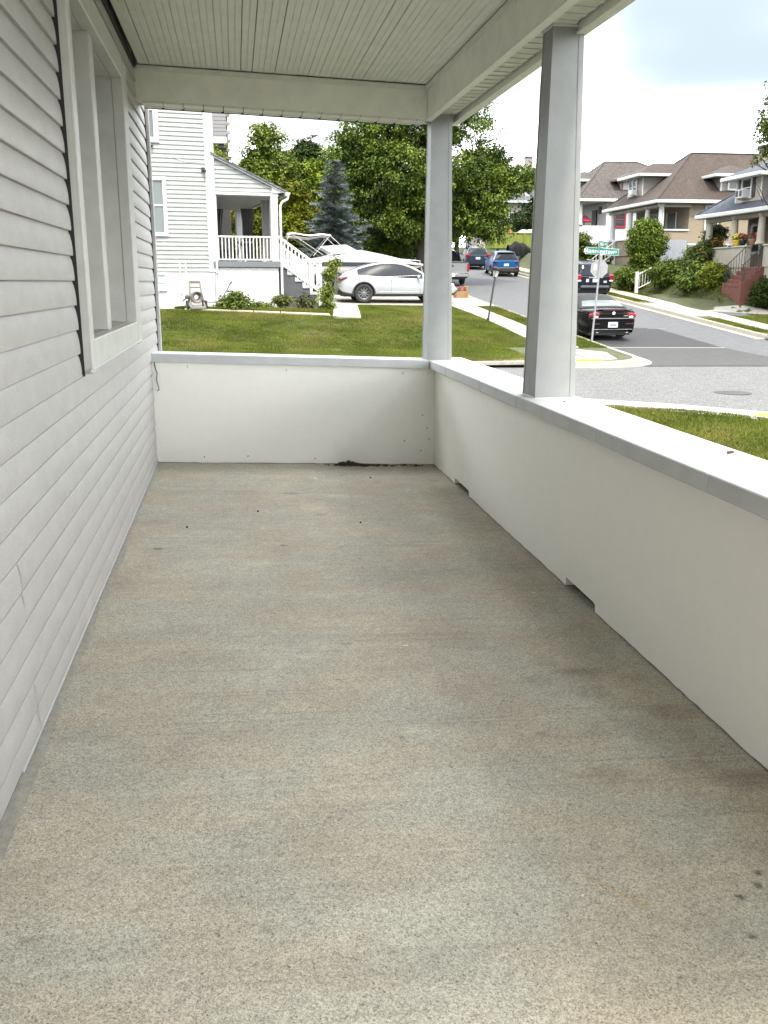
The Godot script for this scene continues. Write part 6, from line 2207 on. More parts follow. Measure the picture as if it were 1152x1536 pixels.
	window(H, Transform3D(Basis(), Q_(at, 29.5, 5.05, -62.27)), 0.9, 1.0, M.white)
	xf = dormer(H, at, Vector3(26.9, 7.15, -62.85), 0, 1.9, 1.05, 3.0, 0.5, 0.55, M.roof_gray, M.white_siding, M.wood_dark, 0.2)
	xf = dormer(H, at, Vector3(23.35, 7.3, -66.0), -PI / 2, 2.0, 1.05, 2.6, 0.5, 0.65, M.roof_gray, M.white_siding, M.trim, 0.2)
	window(H, xf * Transform3D(Basis(), Vector3(0, 0.15, 0.02)), 1.3, 0.85, M.white, true, 0.1)
	var U := thing("porch_umbrella", "dark red folded umbrella on the white house's porch", "umbrella", Vector3(23.45, 4.4, -62.9))
	b = Mb.new()
	b.lathe([Vector2(0.62, 1.05), Vector2(0.45, 1.18), Vector2(0.2, 1.38), Vector2(0.0, 1.5)], 10)
	put("canopy", b, M.maroon, U)
	b = Mb.new()
	b.tube([Vector3(0, -1.2, 0), Vector3(0, 1.5, 0)], 0.025, 6)
	put("pole", b, M.maroon, U)
	# ---- blue-grey roofed house at the right edge
	at = Vector3(26.0, right_y(23, 39), -38.9)
	H = thing("blue_roof_house", "cream bungalow with blue grey roof and red brick steps at the right edge", "house", at)
	hip(H, at, 21.5, 34.0, -42.95, -34.9, 4.52, 25.6, 30.0, 7.5, M.roof_blue, M.white)
	b = Mb.new()
	b.span(Q_(at, 23.9, 0.6, -42.5), Q_(at, 33.5, 4.34, -35.4))
	put("wall", b, M.stucco, H)
	b = Mb.new()
	b.span(Q_(at, 21.85, 0.6, -42.45), Q_(at, 23.89, 2.12, -35.45))
	b.span(Q_(at, 21.80, 2.12, -42.5), Q_(at, 22.02, 2.95, -38.72))
	b.span(Q_(at, 21.80, 2.12, -37.35), Q_(at, 22.02, 2.95, -35.4))
	b.span(Q_(at, 22.02, 2.12, -42.48), Q_(at, 23.89, 2.95, -42.3))
	put("porch_wall", b, M.cream, H)
	b = Mb.new()
	b.rbox(Q_(at, 21.91, 2.99, -40.6), Vector3(0.32, 0.09, 3.85), 0.03)
	b.rbox(Q_(at, 21.91, 2.99, -36.4), Vector3(0.32, 0.09, 2.0), 0.03)
	put("wall_cap", b, M.cream, H)
	for q in [-42.38, -40.08, -37.88, -35.6]: column(H, Q_(at, 21.93, 3.03, q), 4.32 - at.y, 0.165, M.cream)
	b = Mb.new()
	b.rbox(Q_(at, 21.95, 4.25, -38.9), Vector3(0.28, 0.2, 7.4), 0.02)
	put("porch_beam", b, M.taupe, H)
	window(H, Transform3D(Basis(Vector3.UP, -PI / 2), Q_(at, 23.88, 2.75, -38.9)), 2.3, 1.35, M.white, true)
	window(H, Transform3D(Basis(Vector3.UP, -PI / 2), Q_(at, 23.88, 2.75, -41.6)), 0.9, 1.35, M.white)
	b = Mb.new()
	b.rbox(Q_(at, 23.86, 3.15, -37.0), Vector3(0.06, 2.05, 0.95), 0.02)
	put("door", b, M.black, H)
	xf = dormer(H, at, Vector3(22.0, 4.83, -39.3), -PI / 2, 2.15, 1.12, 3.2, 0.50, 0.70, M.roof_blue, M.cream, M.white, 0.125)
	window(H, xf * Transform3D(Basis(), Vector3(-0.12, 0.16, 0.02)), 0.86, 0.88, M.white, false, 0.08)
	for s in [-0.68, 0.44]:
		b = Mb.new()
		b.rbox(xf * Vector3(s, 0.60, 0.03), Vector3(0.24, 0.84, 0.04), 0.012, xf.basis)
		for k in 9: b.box(xf * Vector3(s, 0.26 + k * 0.085, 0.053), Vector3(0.18, 0.03, 0.01), xf.basis)
		put("shutter", b, M.trim_black, H)
	b = Mb.new()
	b.rbox(xf * Vector3(-0.12, 0.36, 0.20), Vector3(0.58, 0.36, 0.40), 0.02, xf.basis)
	var ac := put("air_conditioner", b, M.white, H)
	b = Mb.new()
	b.rbox(xf * Vector3(-0.26, 0.37, 0.40), Vector3(0.22, 0.25, 0.012), 0.004, xf.basis)
	b.rbox(xf * Vector3(0.04, 0.37, 0.40), Vector3(0.22, 0.25, 0.012), 0.004, xf.basis)
	put("grille", b, M.trim_black, ac)
	b = Mb.new()
	b.rbox(Q_(at, 24.9, 4.6, -43.2), Vector3(0.55, 6.0, 0.45), 0.03)
	put("chimney", b, M.stucco, H)
	b = Mb.new()
	b.rbox(Q_(at, 24.9, 7.66, -43.2), Vector3(0.68, 0.14, 0.58), 0.03)
	put("chimney_cap", b, M.trim_black, H)
	# brick steps with iron rails
	for k in 5:
		for j in 5:
			b = Mb.new()
			b.rbox(Q_(at, 21.76 - 0.20 * k, 2.03 - 0.165 * k, -37.52 - 0.235 * j), Vector3(0.21, 0.155, 0.225), 0.012)
			put("brick", b, M.brick_red, H)
		b = Mb.new()
		b.span(Q_(at, 21.67 - 0.20 * k, 0.5, -38.6), Q_(at, 21.85 - 0.20 * k, 1.95 - 0.165 * k, -37.42))
		put("step", b, M.brick_red, H)
	for z in [-37.32, -38.70]:
		b = Mb.new()
		for k in 5: b.rbox(Q_(at, 21.76 - 0.20 * k, 1.53 - 0.165 * k, z), Vector3(0.202, 1.2, 0.16), 0.01)
		put("side_wall", b, M.brick_red, H)
		b = Mb.new()
		b.tube([Q_(at, 21.8, 3.0, z), Q_(at, 20.95, 2.2, z), Q_(at, 20.85, 2.2, z)], 0.02, 6)
		b.tube([Q_(at, 20.95, 2.2, z), Q_(at, 20.95, 1.35, z)], 0.02, 6)
		for k in 7: b.tube([Q_(at, 21.75 - 0.12 * k, 2.96 - 0.115 * k, z), Q_(at, 21.75 - 0.12 * k, 2.15 - 0.10 * k, z)], 0.012, 5)
		put("hand_rail", b, M.black, H)
	# pots on the porch wall
	pot("yellow flower pot on the cream porch wall by the second column", Vector3(21.91, 3.035, -39.75), M.yellow, M.yellow_flower, 21)
	pot("black pot of bright red flowers on the cream porch wall", Vector3(21.91, 3.035, -39.25), M.black, M.red, 22)
	pot("terracotta pot of pale red flowers beside the third column", Vector3(21.91, 3.035, -38.45), M.terracotta, M.pink, 23)
	# white gate rail by the pavement
	var G := thing("white_gate_rail", "short white post and railing at the hedge by the right hand pavement", "railing", onR(20.05, 45.9))
	b = Mb.new()
	b.rbox(Vector3(0, 0.50, 0), Vector3(0.15, 1.15, 0.15), 0.015)
	put("post", b, M.white, G)
	for o in [0.25, 0.95]:
		b = Mb.new()
		b.tube([Vector3(0.05, o, 0), Vector3(0.85, o + 0.32, -0.25)], 0.028, 6)
		put("rail", b, M.white, G)
	for k in 5:
		b = Mb.new()
		var t := 0.17 * (k + 1)
		b.tube([Vector3(t, 0.25 + 0.4 * t, -0.3 * t), Vector3(t, 0.95 + 0.4 * t, -0.3 * t)], 0.016, 5)
		put("baluster", b, M.white, G)

func Q_(at: Vector3, x: float, y: float, z: float) -> Vector3: return Vector3(x, y, z) - at

func pot(label: String, at: Vector3, m: Material, fm: Material, sd: int) -> void:
	var Pt := thing("flower_pot", label, "flower pot", at, 0, "flower pots on the cream porch wall")
	var b := Mb.new()
	b.lathe([Vector2(0, 0), Vector2(0.11, 0), Vector2(0.16, 0.2), Vector2(0.18, 0.2), Vector2(0.18, 0.25), Vector2(0.15, 0.25), Vector2(0, 0.22)], 14)
	put("pot", b, m, Pt)
	flowers("leaves", Pt, mat(0.05, 0.10, 0.025), 40, Vector3(0, 0.33, 0), Vector3(0.22, 0.12, 0.22), 0.08, sd + 50)
	flowers("flowers", Pt, fm, 50, Vector3(0, 0.38, 0), Vector3(0.23, 0.14, 0.25), 0.07, sd)

func far_houses() -> void:
	var b: Mb
	var at := Vector3(29.0, 4.0, -95.0)
	var H := thing("slate_roof_house", "pale house with slate grey gambrel roof and chimney rising behind the big maple", "house", at)
	b = Mb.new()
	b.span(Vector3(-5.0, -2, -4), Vector3(4.5, 5.2, 2.0))
	siding(b, Vector3(-5.0, 0.5, 2.01), Vector3(1, 0, 0), 9.5, 0, 4.7, 0.3)
	put("wall", b, M.cream, H)
	hip(H, at, 23.6, 34.0, -99.6, -92.3, 9.2, 26.6, 31.0, 12.3, M.roof_slate, M.white)
	var xf := dormer(H, at, Vector3(27.6, 9.5, -92.9), 0, 2.6, 1.5, 3.2, 0.4, 1.0, M.roof_slate, M.white_siding, M.white, 0.25)
	window(H, xf * Transform3D(Basis(), Vector3(0, 0.3, 0.02)), 1.6, 1.0, M.white, true, 0.12)
	b = Mb.new()
	b.rbox(Vector3(0.75, 8.2, -1.5), Vector3(0.7, 3.0, 0.7), 0.03)
	put("chimney", b, M.taupe, H)
	b = Mb.new()
	b.rbox(Vector3(0.75, 9.72, -1.5), Vector3(0.85, 0.12, 0.85), 0.02)
	put("chimney_cap", b, M.trim_black, H)
	window(H, Transform3D(Basis(), Vector3(-3.6, 2.6, 2.03)), 1.1, 1.6, M.white)
	window(H, Transform3D(Basis(), Vector3(-1.6, 2.6, 2.03)), 1.1, 1.6, M.white)
	# white stairs up to its porch
	b = Mb.new()
	for k in 8: b.rbox(Vector3(-5.2 + 0.28 * k, 0.2 + 0.2 * k, 3.2), Vector3(0.32, 0.08, 1.4), 0.01)
	put("stair", b, M.white, H)
	b = Mb.new()
	for z in [2.6, 3.9]:
		b.tube([Vector3(-5.3, 1.1, z), Vector3(-3.0, 2.75, z), Vector3(-0.8, 2.75, z)], 0.05, 6)
		for k in 14: b.tube([Vector3(-5.2 + 0.17 * k, 1.15 + 0.122 * k, z), Vector3(-5.2 + 0.17 * k, 0.2 + 0.122 * k, z)], 0.03, 5)
	put("stair_rail", b, M.white, H)
	b = Mb.new()
	b.span(Vector3(-3.0, -1.0, 2.4), Vector3(-0.8, 1.75, 4.1))
	put("porch", b, M.lattice, H)
	at = Vector3(13.0, 3.2, -84.0)
	H = thing("white_far_house", "small white house seen in bits through the trees behind the boat", "house", at)
	b = Mb.new()
	b.span(Vector3(-5, -2, -5), Vector3(4, 4.2, 2.0))
	siding(b, Vector3(-5.0, 0.3, 2.01), Vector3(1, 0, 0), 9.0, 0, 3.9, 0.25)
	put("wall", b, M.white_siding, H)
	hip(H, at, 7.6, 17.4, -89.4, -81.6, 7.4, 10.4, 14.6, 10.2, M.roof_gray, M.white)
	for x in [-3.4, -1.0, 1.6]: window(H, Transform3D(Basis(), Vector3(x, 1.2, 2.03)), 1.0, 1.5, M.white)


# ---------------------------------------------------------------- plants
func clump(n: int, rad: float, leaf: float, wide: float, sd: int) -> ArrayMesh:   # a spray of n pointed leaves
	var r := RandomNumberGenerator.new(); r.seed = sd
	var b := Mb.new()
	for i in n:
		var d := Vector3(r.randfn(), r.randfn() * 0.8, r.randfn()).normalized()
		var p := d * rad * pow(r.randf(), 0.5)
		var up := (Vector3.UP * 0.9 + d * 0.7 + Vector3(r.randfn(), r.randfn(), r.randfn()) * 0.35).normalized()
		var f := (d - up * d.dot(up) + Vector3(r.randfn(), 0, r.randfn()) * 0.3).normalized()
		f = (f - up * f.dot(up)).normalized()
		var s := f.cross(up)
		var l := leaf * r.randf_range(0.7, 1.25)
		var tip := p + f * l - up * l * 0.18
		var c := p + f * l * 0.45 - up * 0.03 * l
		var w := l * wide
		b.tri(p, c + s * w + up * w * 0.3, tip); b.tri(p, tip, c - s * w + up * w * 0.3)
	return b.mesh()

func crown(parent: Node, called: String, m: Mesh, mt: Material, blobs: Array, n: int, size: Vector2, ca: Color, cb: Color, sd: int, per := 18, spread := 0.34, inner := 0.45) -> void:
	# blobs: [centre, radii, share]; sprays are gathered in tufts so that gaps and lighter clumps appear
	var r := RandomNumberGenerator.new(); r.seed = sd
	var xs := []
	var cs := []
	var total := 0.0
	for q in blobs: total += q[2]
	for q in blobs:
		var tufts := int(n * q[2] / total / per)
		for k in tufts:
			var d := Vector3(r.randfn(), r.randfn(), r.randfn()).normalized()
			var rad := lerpf(inner, 1.0, pow(r.randf(), 0.55)) * (0.80 + 0.42 * noise.get_noise_3d(d.x * 6.0 + sd, d.y * 6.0, d.z * 6.0 + q[0].x))
			var c: Vector3 = q[0] + d * q[1] * rad
			var hue := clampf(r.randfn(0.52, 0.30), 0.0, 1.0)
			var sp: float = spread * r.randf_range(0.7, 1.4)
			for j in per:
				var o := Vector3(r.randfn(), r.randfn() * 0.62, r.randfn()) * sp
				var bs := Basis.from_euler(Vector3(r.randf_range(-0.5, 0.5), r.randf() * TAU, r.randf_range(-0.5, 0.5))).scaled(Vector3.ONE * r.randf_range(size.x, size.y))
				xs.append(Transform3D(bs, c + o))
				var h := clampf(hue + r.randfn(0, 0.14), 0.0, 1.0)
				cs.append(ca.lerp(cb, h) * r.randf_range(0.55, 0.74))
	var mm := MultiMesh.new()
	mm.transform_format = MultiMesh.TRANSFORM_3D
	mm.use_colors = true
	mm.mesh = m
	mm.instance_count = xs.size()
	for i in xs.size():
		mm.set_instance_transform(i, xs[i])
		mm.set_instance_color(i, Color(cs[i].r, cs[i].g, cs[i].b, 1.0))
	var o := MultiMeshInstance3D.new()
	o.name = numbered(called, parent)
	o.multimesh = mm
	o.material_override = mt
	o.set_meta("kind", "stuff")
	parent.add_child(o, true)

func trunk(parent: Node, h: float, r0: float, limbs: int, sd: int, spread := 1.0, from := 0.35) -> void:
	var r := RandomNumberGenerator.new(); r.seed = sd
	var b := Mb.new()
	var pts := []
	var rad := []
	for k in 8:
		var t := k / 7.0
		pts.append(Vector3(r.randfn(0, 0.02 * h) * t, h * t - 0.2, r.randfn(0, 0.02 * h) * t))
		rad.append(r0 * (1.25 - t) if k > 0 else r0 * 1.5)
	b.tube(pts, rad, 10)
	put("trunk", b, M.bark, parent)
	for k in limbs:
		var t := lerpf(from, 0.9, float(k) / limbs)
		var a := k * 2.4 + r.randf()
		var p: Vector3 = pts[0].lerp(pts[7], t)
		var l := h * spread * (1.0 - t * 0.6) * r.randf_range(0.35, 0.55)
		var d := Vector3(cos(a), 0.55 + 0.3 * t, sin(a)).normalized()
		var lb := Mb.new()
		lb.tube([p, p + d * l * 0.35 + Vector3.UP * 0.05 * l, p + d * l * 0.7 + Vector3.UP * 0.14 * l, p + d * l + Vector3.UP * 0.28 * l], [r0 * 0.42, r0 * 0.30, r0 * 0.18, r0 * 0.06], 7)
		for e in 3:
			var q := p + d * l * (0.4 + 0.2 * e) + Vector3.UP * 0.1 * l
			var d2 := (d + Vector3(r.randfn(), 0.4, r.randfn()) * 0.6).normalized()
			lb.tube([q, q + d2 * l * 0.4], [r0 * 0.15, r0 * 0.04], 5)
		put("limb", lb, M.bark, parent)

var leafA: ArrayMesh
var leafB: ArrayMesh
var leafC: ArrayMesh
var sprig: ArrayMesh

func tree(called: String, label: String, at: Vector3, group: String, h: float, r0: float, limbs: int, blobs: Array, n: int, m: Mesh, size: Vector2, ca: Color, cb: Color, sd: int, per := 18, spread := 0.34) -> Node3D:
	var T := thing(called, label, "tree", at, 0, group)
	trunk(T, h, r0, limbs, sd)
	crown(T, "crown", m, M.leaf, blobs, n, size, ca, cb, sd, per, spread)
	return T

func trees() -> void:
	leafA = clump(10, 0.17, 0.165, 0.34, 101)      # broad maple leaves
	leafB = clump(14, 0.14, 0.10, 0.32, 102)     # smaller leaves
	leafC = clump(9, 0.09, 0.075, 0.32, 103)     # hedge leaves
	var G := "trees behind the boat and the neighbour's porch"
	# the big maple beside the drive
	tree("maple_tree", "big green maple standing behind the white car and the far post", onL(10.25, 53.0), "", 8.2, 0.22, 10, [
		[Vector3(0.3, 6.3, 0), Vector3(4.7, 4.4, 3.8), 1.0], [Vector3(-1.9, 5.0, 0.8), Vector3(3.2, 2.7, 2.6), 0.5], [Vector3(3.6, 5.2, 0.3), Vector3(2.8, 2.3, 2.4), 0.45],
		[Vector3(1.0, 9.0, 0), Vector3(3.2, 2.1, 2.8), 0.38], [Vector3(-2.7, 7.6, 0), Vector3(2.2, 2.0, 2.2), 0.32], [Vector3(3.0, 3.2, 1.0), Vector3(2.1, 1.4, 1.8), 0.25], [Vector3(-0.6, 3.2, 1.0), Vector3(1.9, 1.4, 1.6), 0.2], [Vector3(5.2, 5.6, 0.5), Vector3(1.4, 1.0, 1.2), 0.1]],
		11500, leafA, Vector2(0.7, 1.15), Color(0.034, 0.068, 0.012), Color(0.15, 0.205, 0.030), 201, 24, 0.33)
	# left to right behind the neighbour's porch roof
	tree("feathery_tree", "tall loose green tree with thin top rising above the neighbour's porch roof", P(1.9, 2.2, 61), G, 8.0, 0.16, 9, [
		[Vector3(0.1, 5.4, 0), Vector3(2.3, 2.6, 2.2), 1.0], [Vector3(-0.6, 3.4, 0), Vector3(2.4, 1.8, 2.2), 0.6], [Vector3(0.4, 7.6, 0), Vector3(1.1, 1.5, 1.0), 0.22]],
		4200, leafB, Vector2(1.0, 1.7), Color(0.078, 0.130, 0.018), Color(0.234, 0.305, 0.046), 202, 14, 0.3)
	tree("olive_tree", "broad olive green tree filling the gap beside the neighbour's porch", P(3.0, 1.6, 51.5), G, 4.2, 0.14, 7, [
		[Vector3(0.1, 2.3, 0), Vector3(2.0, 2.3, 1.8), 1.0], [Vector3(-1.6, 3.2, -0.6), Vector3(1.6, 1.8, 1.4), 0.6], [Vector3(1.3, 1.6, 0.3), Vector3(1.4, 1.8, 1.3), 0.55], [Vector3(-2.6, 1.6, 0.0), Vector3(1.6, 2.1, 1.5), 0.7], [Vector3(0.2, 3.9, 0), Vector3(0.9, 1.3, 0.9), 0.25]],
		7500, leafB, Vector2(0.9, 1.4), Color(0.078, 0.101, 0.010), Color(0.234, 0.254, 0.023), 203, 18, 0.26)
	tree("dark_tree", "dark green tree behind the olive one, left of the blue spruce", P(4.3, 2.6, 66), G, 7.5, 0.18, 8, [
		[Vector3(0.1, 5.2, 0), Vector3(2.0, 2.8, 2.0), 1.0], [Vector3(-0.5, 3.0, 0), Vector3(2.1, 2.0, 2.0), 0.6], [Vector3(0.6, 7.0, 0), Vector3(1.3, 1.2, 1.3), 0.3]],
		4800, leafB, Vector2(1.1, 1.7), Color(0.027, 0.051, 0.012), Color(0.075, 0.112, 0.024), 204, 18, 0.3)
	tree("bright_tree", "bright yellow green tree behind the top of the blue spruce", P(6.6, 2.6, 64), G, 7.0, 0.16, 8, [
		[Vector3(0.1, 5.0, 0), Vector3(2.4, 2.8, 2.2), 1.0], [Vector3(-0.8, 3.4, 0), Vector3(2.2, 2.0, 2.0), 0.6], [Vector3(1.2, 6.2, 0), Vector3(1.6, 1.6, 1.6), 0.4]],
		5200, leafB, Vector2(1.1, 1.8), Color(0.091, 0.156, 0.016), Color(0.273, 0.351, 0.036), 205, 16, 0.32)
	tree("dark_tree", "dense dark tree at the back above the green dumpster", P(27.5, 4.3, 84), "dark trees behind the dumpster", 5.0, 0.2, 6, [
		[Vector3(0, 2.4, 0), Vector3(3.6, 2.8, 2.6), 1.0], [Vector3(-2.0, 1.4, 0.6), Vector3(2.2, 1.9, 1.8), 0.4], [Vector3(2.4, 3.2, 0), Vector3(2.6, 2.6, 2.2), 0.6]],
		3600, leafA, Vector2(1.0, 1.7), Color(0.014, 0.030, 0.008), Color(0.045, 0.07, 0.016), 206, 18, 0.36)
	tree("dark_tree", "dark tree between the slate roofed house and the big maple", P(20.5, 3.9, 88), "dark trees behind the dumpster", 6.5, 0.2, 6, [
		[Vector3(-0.5, 4.4, 0), Vector3(2.8, 3.0, 2.4), 1.0], [Vector3(-2.0, 2.4, 0), Vector3(2.4, 2.2, 2.0), 0.6]],
		2600, leafA, Vector2(1.1, 1.8), Color(0.03, 0.055, 0.012), Color(0.085, 0.12, 0.022), 207, 18, 0.36)
	tree("yard_tree", "low rounded green tree behind the boat, right of the blue spruce", onL(8.4, 53.5), G, 2.4, 0.10, 6, [
		[Vector3(0, 1.5, 0), Vector3(1.9, 1.5, 1.5), 1.0], [Vector3(-0.9, 1.1, 0.3), Vector3(1.2, 1.1, 1.0), 0.4]],
		2200, leafB, Vector2(0.8, 1.3), Color(0.04, 0.07, 0.012), Color(0.12, 0.17, 0.024), 208, 18, 0.24)
	tree("yard_tree", "leafy small tree under the maple's right side by the pickup", onL(8.0, 60.0), G, 3.0, 0.12, 6, [
		[Vector3(0, 1.9, 0), Vector3(2.2, 1.9, 1.8), 1.0], [Vector3(2.6, 1.6, 0.3), Vector3(1.6, 1.5, 1.4), 0.5]],
		2600, leafB, Vector2(0.9, 1.5), Color(0.035, 0.06, 0.010), Color(0.10, 0.135, 0.02), 209, 18, 0.28)
	tree("lime_tree", "small lime green treetop between the neighbour's corner and its porch roof", P(-0.9, 1.0, 46.2), G, 4.6, 0.10, 6, [
		[Vector3(0.3, 5.3, 0), Vector3(0.9, 1.6, 0.9), 1.0]],
		900, leafB, Vector2(0.7, 1.1), Color(0.10, 0.15, 0.012), Color(0.22, 0.27, 0.03), 210, 14, 0.2)
	tree("street_tree", "tree reaching in from beyond the right edge above the blue roof", onR(21.35, 34.4), "", 7.5, 0.16, 8, [
		[Vector3(0.5, 7.2, 0), Vector3(2.3, 2.2, 2.2), 1.0], [Vector3(-0.9, 7.15, 0.4), Vector3(0.8, 0.6, 0.7), 0.10]],
		2600, leafA, Vector2(0.6, 1.0), Color(0.03, 0.055, 0.010), Color(0.11, 0.15, 0.025), 211, 12, 0.26)
	# distant woods along the hilltop
	var far := [[-14.0, 92.0, 9.5], [-5.0, 98.0, 9.0], [2.0, 94.0, 8.5], [9.0, 100.0, 9.0], [16.0, 104.0, 9.5]]
	var words := ["leftmost distant tree on the hilltop behind the tall house", "distant hilltop tree behind the grey brick house", "distant hilltop tree behind the feathery tree", "distant hilltop tree behind the small white house", "distant hilltop tree right of the small white house"]
	for i in far.size():
		tree("hilltop_tree", words[i], P(far[i][0], 4.2, far[i][1]), "distant trees along the hilltop", 6.0, 0.25, 5, [
			[Vector3(0, far[i][2] * 0.5, 0), Vector3(4.2, far[i][2] * 0.46, 3.6), 1.0]], 1700, leafA, Vector2(1.6, 2.6), Color(0.03, 0.055, 0.012), Color(0.09, 0.125, 0.022), 220 + i, 16, 0.5)
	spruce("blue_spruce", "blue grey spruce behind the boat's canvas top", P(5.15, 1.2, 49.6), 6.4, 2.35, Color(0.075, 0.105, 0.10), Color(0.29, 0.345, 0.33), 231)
	spruce("dark_spruce", "slim dark conifer tip poking above the bright tree", P(5.85, 3.0, 72), 9.0, 1.5, Color(0.015, 0.025, 0.012), Color(0.035, 0.05, 0.02), 232)

func spruce(called: String, label: String, at: Vector3, h: float, rad: float, ca: Color, cb: Color, sd: int) -> void:
	var T := thing(called, label, "tree", at, 0, "")
	var r := RandomNumberGenerator.new(); r.seed = sd
	var b := Mb.new()
	b.tube([Vector3(0, -0.3, 0), Vector3(0, h * 0.5, 0), Vector3(0, h * 0.97, 0)], [0.16, 0.09, 0.015], 8)
	put("trunk", b, M.bark, T)
	if sprig == null:
		var s := Mb.new()    # a flat needle spray, pointing along +x, 0.5 m long
		var q := RandomNumberGenerator.new(); q.seed = 7
		for k in 26:
			var t := k / 26.0
			for sg in [-1.0, 1.0]:
				var p := Vector3(0.5 * t, 0.02 * sin(k * 1.3), 0)
				var e := p + Vector3(0.10, q.randf_range(-0.03, 0.07), sg * q.randf_range(0.07, 0.13) * (1.1 - t * 0.7))
				var w := Vector3(0.022, 0.006, 0)
				s.tri(p - w, p + w, e)
		sprig = s.mesh()
	var xs := []
	var cs := []
	var y := 0.25
	while y < h * 0.985:
		var t := y / h
		var rr := rad * (1.0 - t) * r.randf_range(0.72, 1.12) + 0.06
		var arms := int(4 + 5 * (1.0 - t))
		for k in arms:
			var a := TAU * k / arms + r.randf() * 0.9 + y * 7.0
			var len := rr * r.randf_range(0.6, 1.25)
			var steps_n := int(len / 0.17) + 1
			var hue := r.randf()
			for j in steps_n:
				var f := (j + 0.5) / steps_n
				var droop := -0.28 * len * f + 0.22 * len * f * f * f
				var p := Vector3(cos(a) * len * f * 0.92, y + droop + r.randfn(0, 0.03), -sin(a) * len * f * 0.92)
				for m in 2:
					var bs := Basis(Vector3.UP, a + r.randf_range(-0.8, 0.8)) * Basis(Vector3(0, 0, 1), r.randf_range(-0.35, 0.25)) * Basis(Vector3.RIGHT, r.randf_range(-0.7, 0.7))
					xs.append(Transform3D(bs.scaled(Vector3.ONE * r.randf_range(0.75, 1.2)), p))
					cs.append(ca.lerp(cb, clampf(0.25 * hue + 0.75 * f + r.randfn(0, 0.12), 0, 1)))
		y += r.randf_range(0.16, 0.27)
	var mm := MultiMesh.new()
	mm.transform_format = MultiMesh.TRANSFORM_3D
	mm.use_colors = true
	mm.mesh = sprig
	mm.instance_count = xs.size()
	for i in xs.size():
		mm.set_instance_transform(i, xs[i])
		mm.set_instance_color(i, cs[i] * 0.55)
	var o := MultiMeshInstance3D.new()
	o.name = numbered("crown", T)
	o.multimesh = mm
	o.material_override = M.needle
	o.set_meta("kind", "stuff")
	T.add_child(o, true)

func bush(called: String, label: String, at: Vector3, blobs: Array, n: int, m: Mesh, size: Vector2, ca: Color, cb: Color, sd: int, group := "", per := 16, spread := 0.12, cat := "bush") -> Node3D:
	var T := thing(called, label, cat, at, 0, group)
	var r := RandomNumberGenerator.new(); r.seed = sd
	var b := Mb.new()
	for k in 7:
		var q: Array = blobs[k % blobs.size()]
		var e: Vector3 = q[0] + Vector3(r.randfn(), r.randf() * 0.6, r.randfn()) * q[1] * 0.4
		b.tube([Vector3(r.randfn(0, 0.06), -0.1, r.randfn(0, 0.06)), e * Vector3(0.55, 0.5, 0.55), e], [0.022, 0.016, 0.006], 5)
	put("stems", b, M.bark, T)
	crown(T, "foliage", m, M.leaf, blobs, n, size, ca, cb, sd, per, spread, 0.55)
	return T

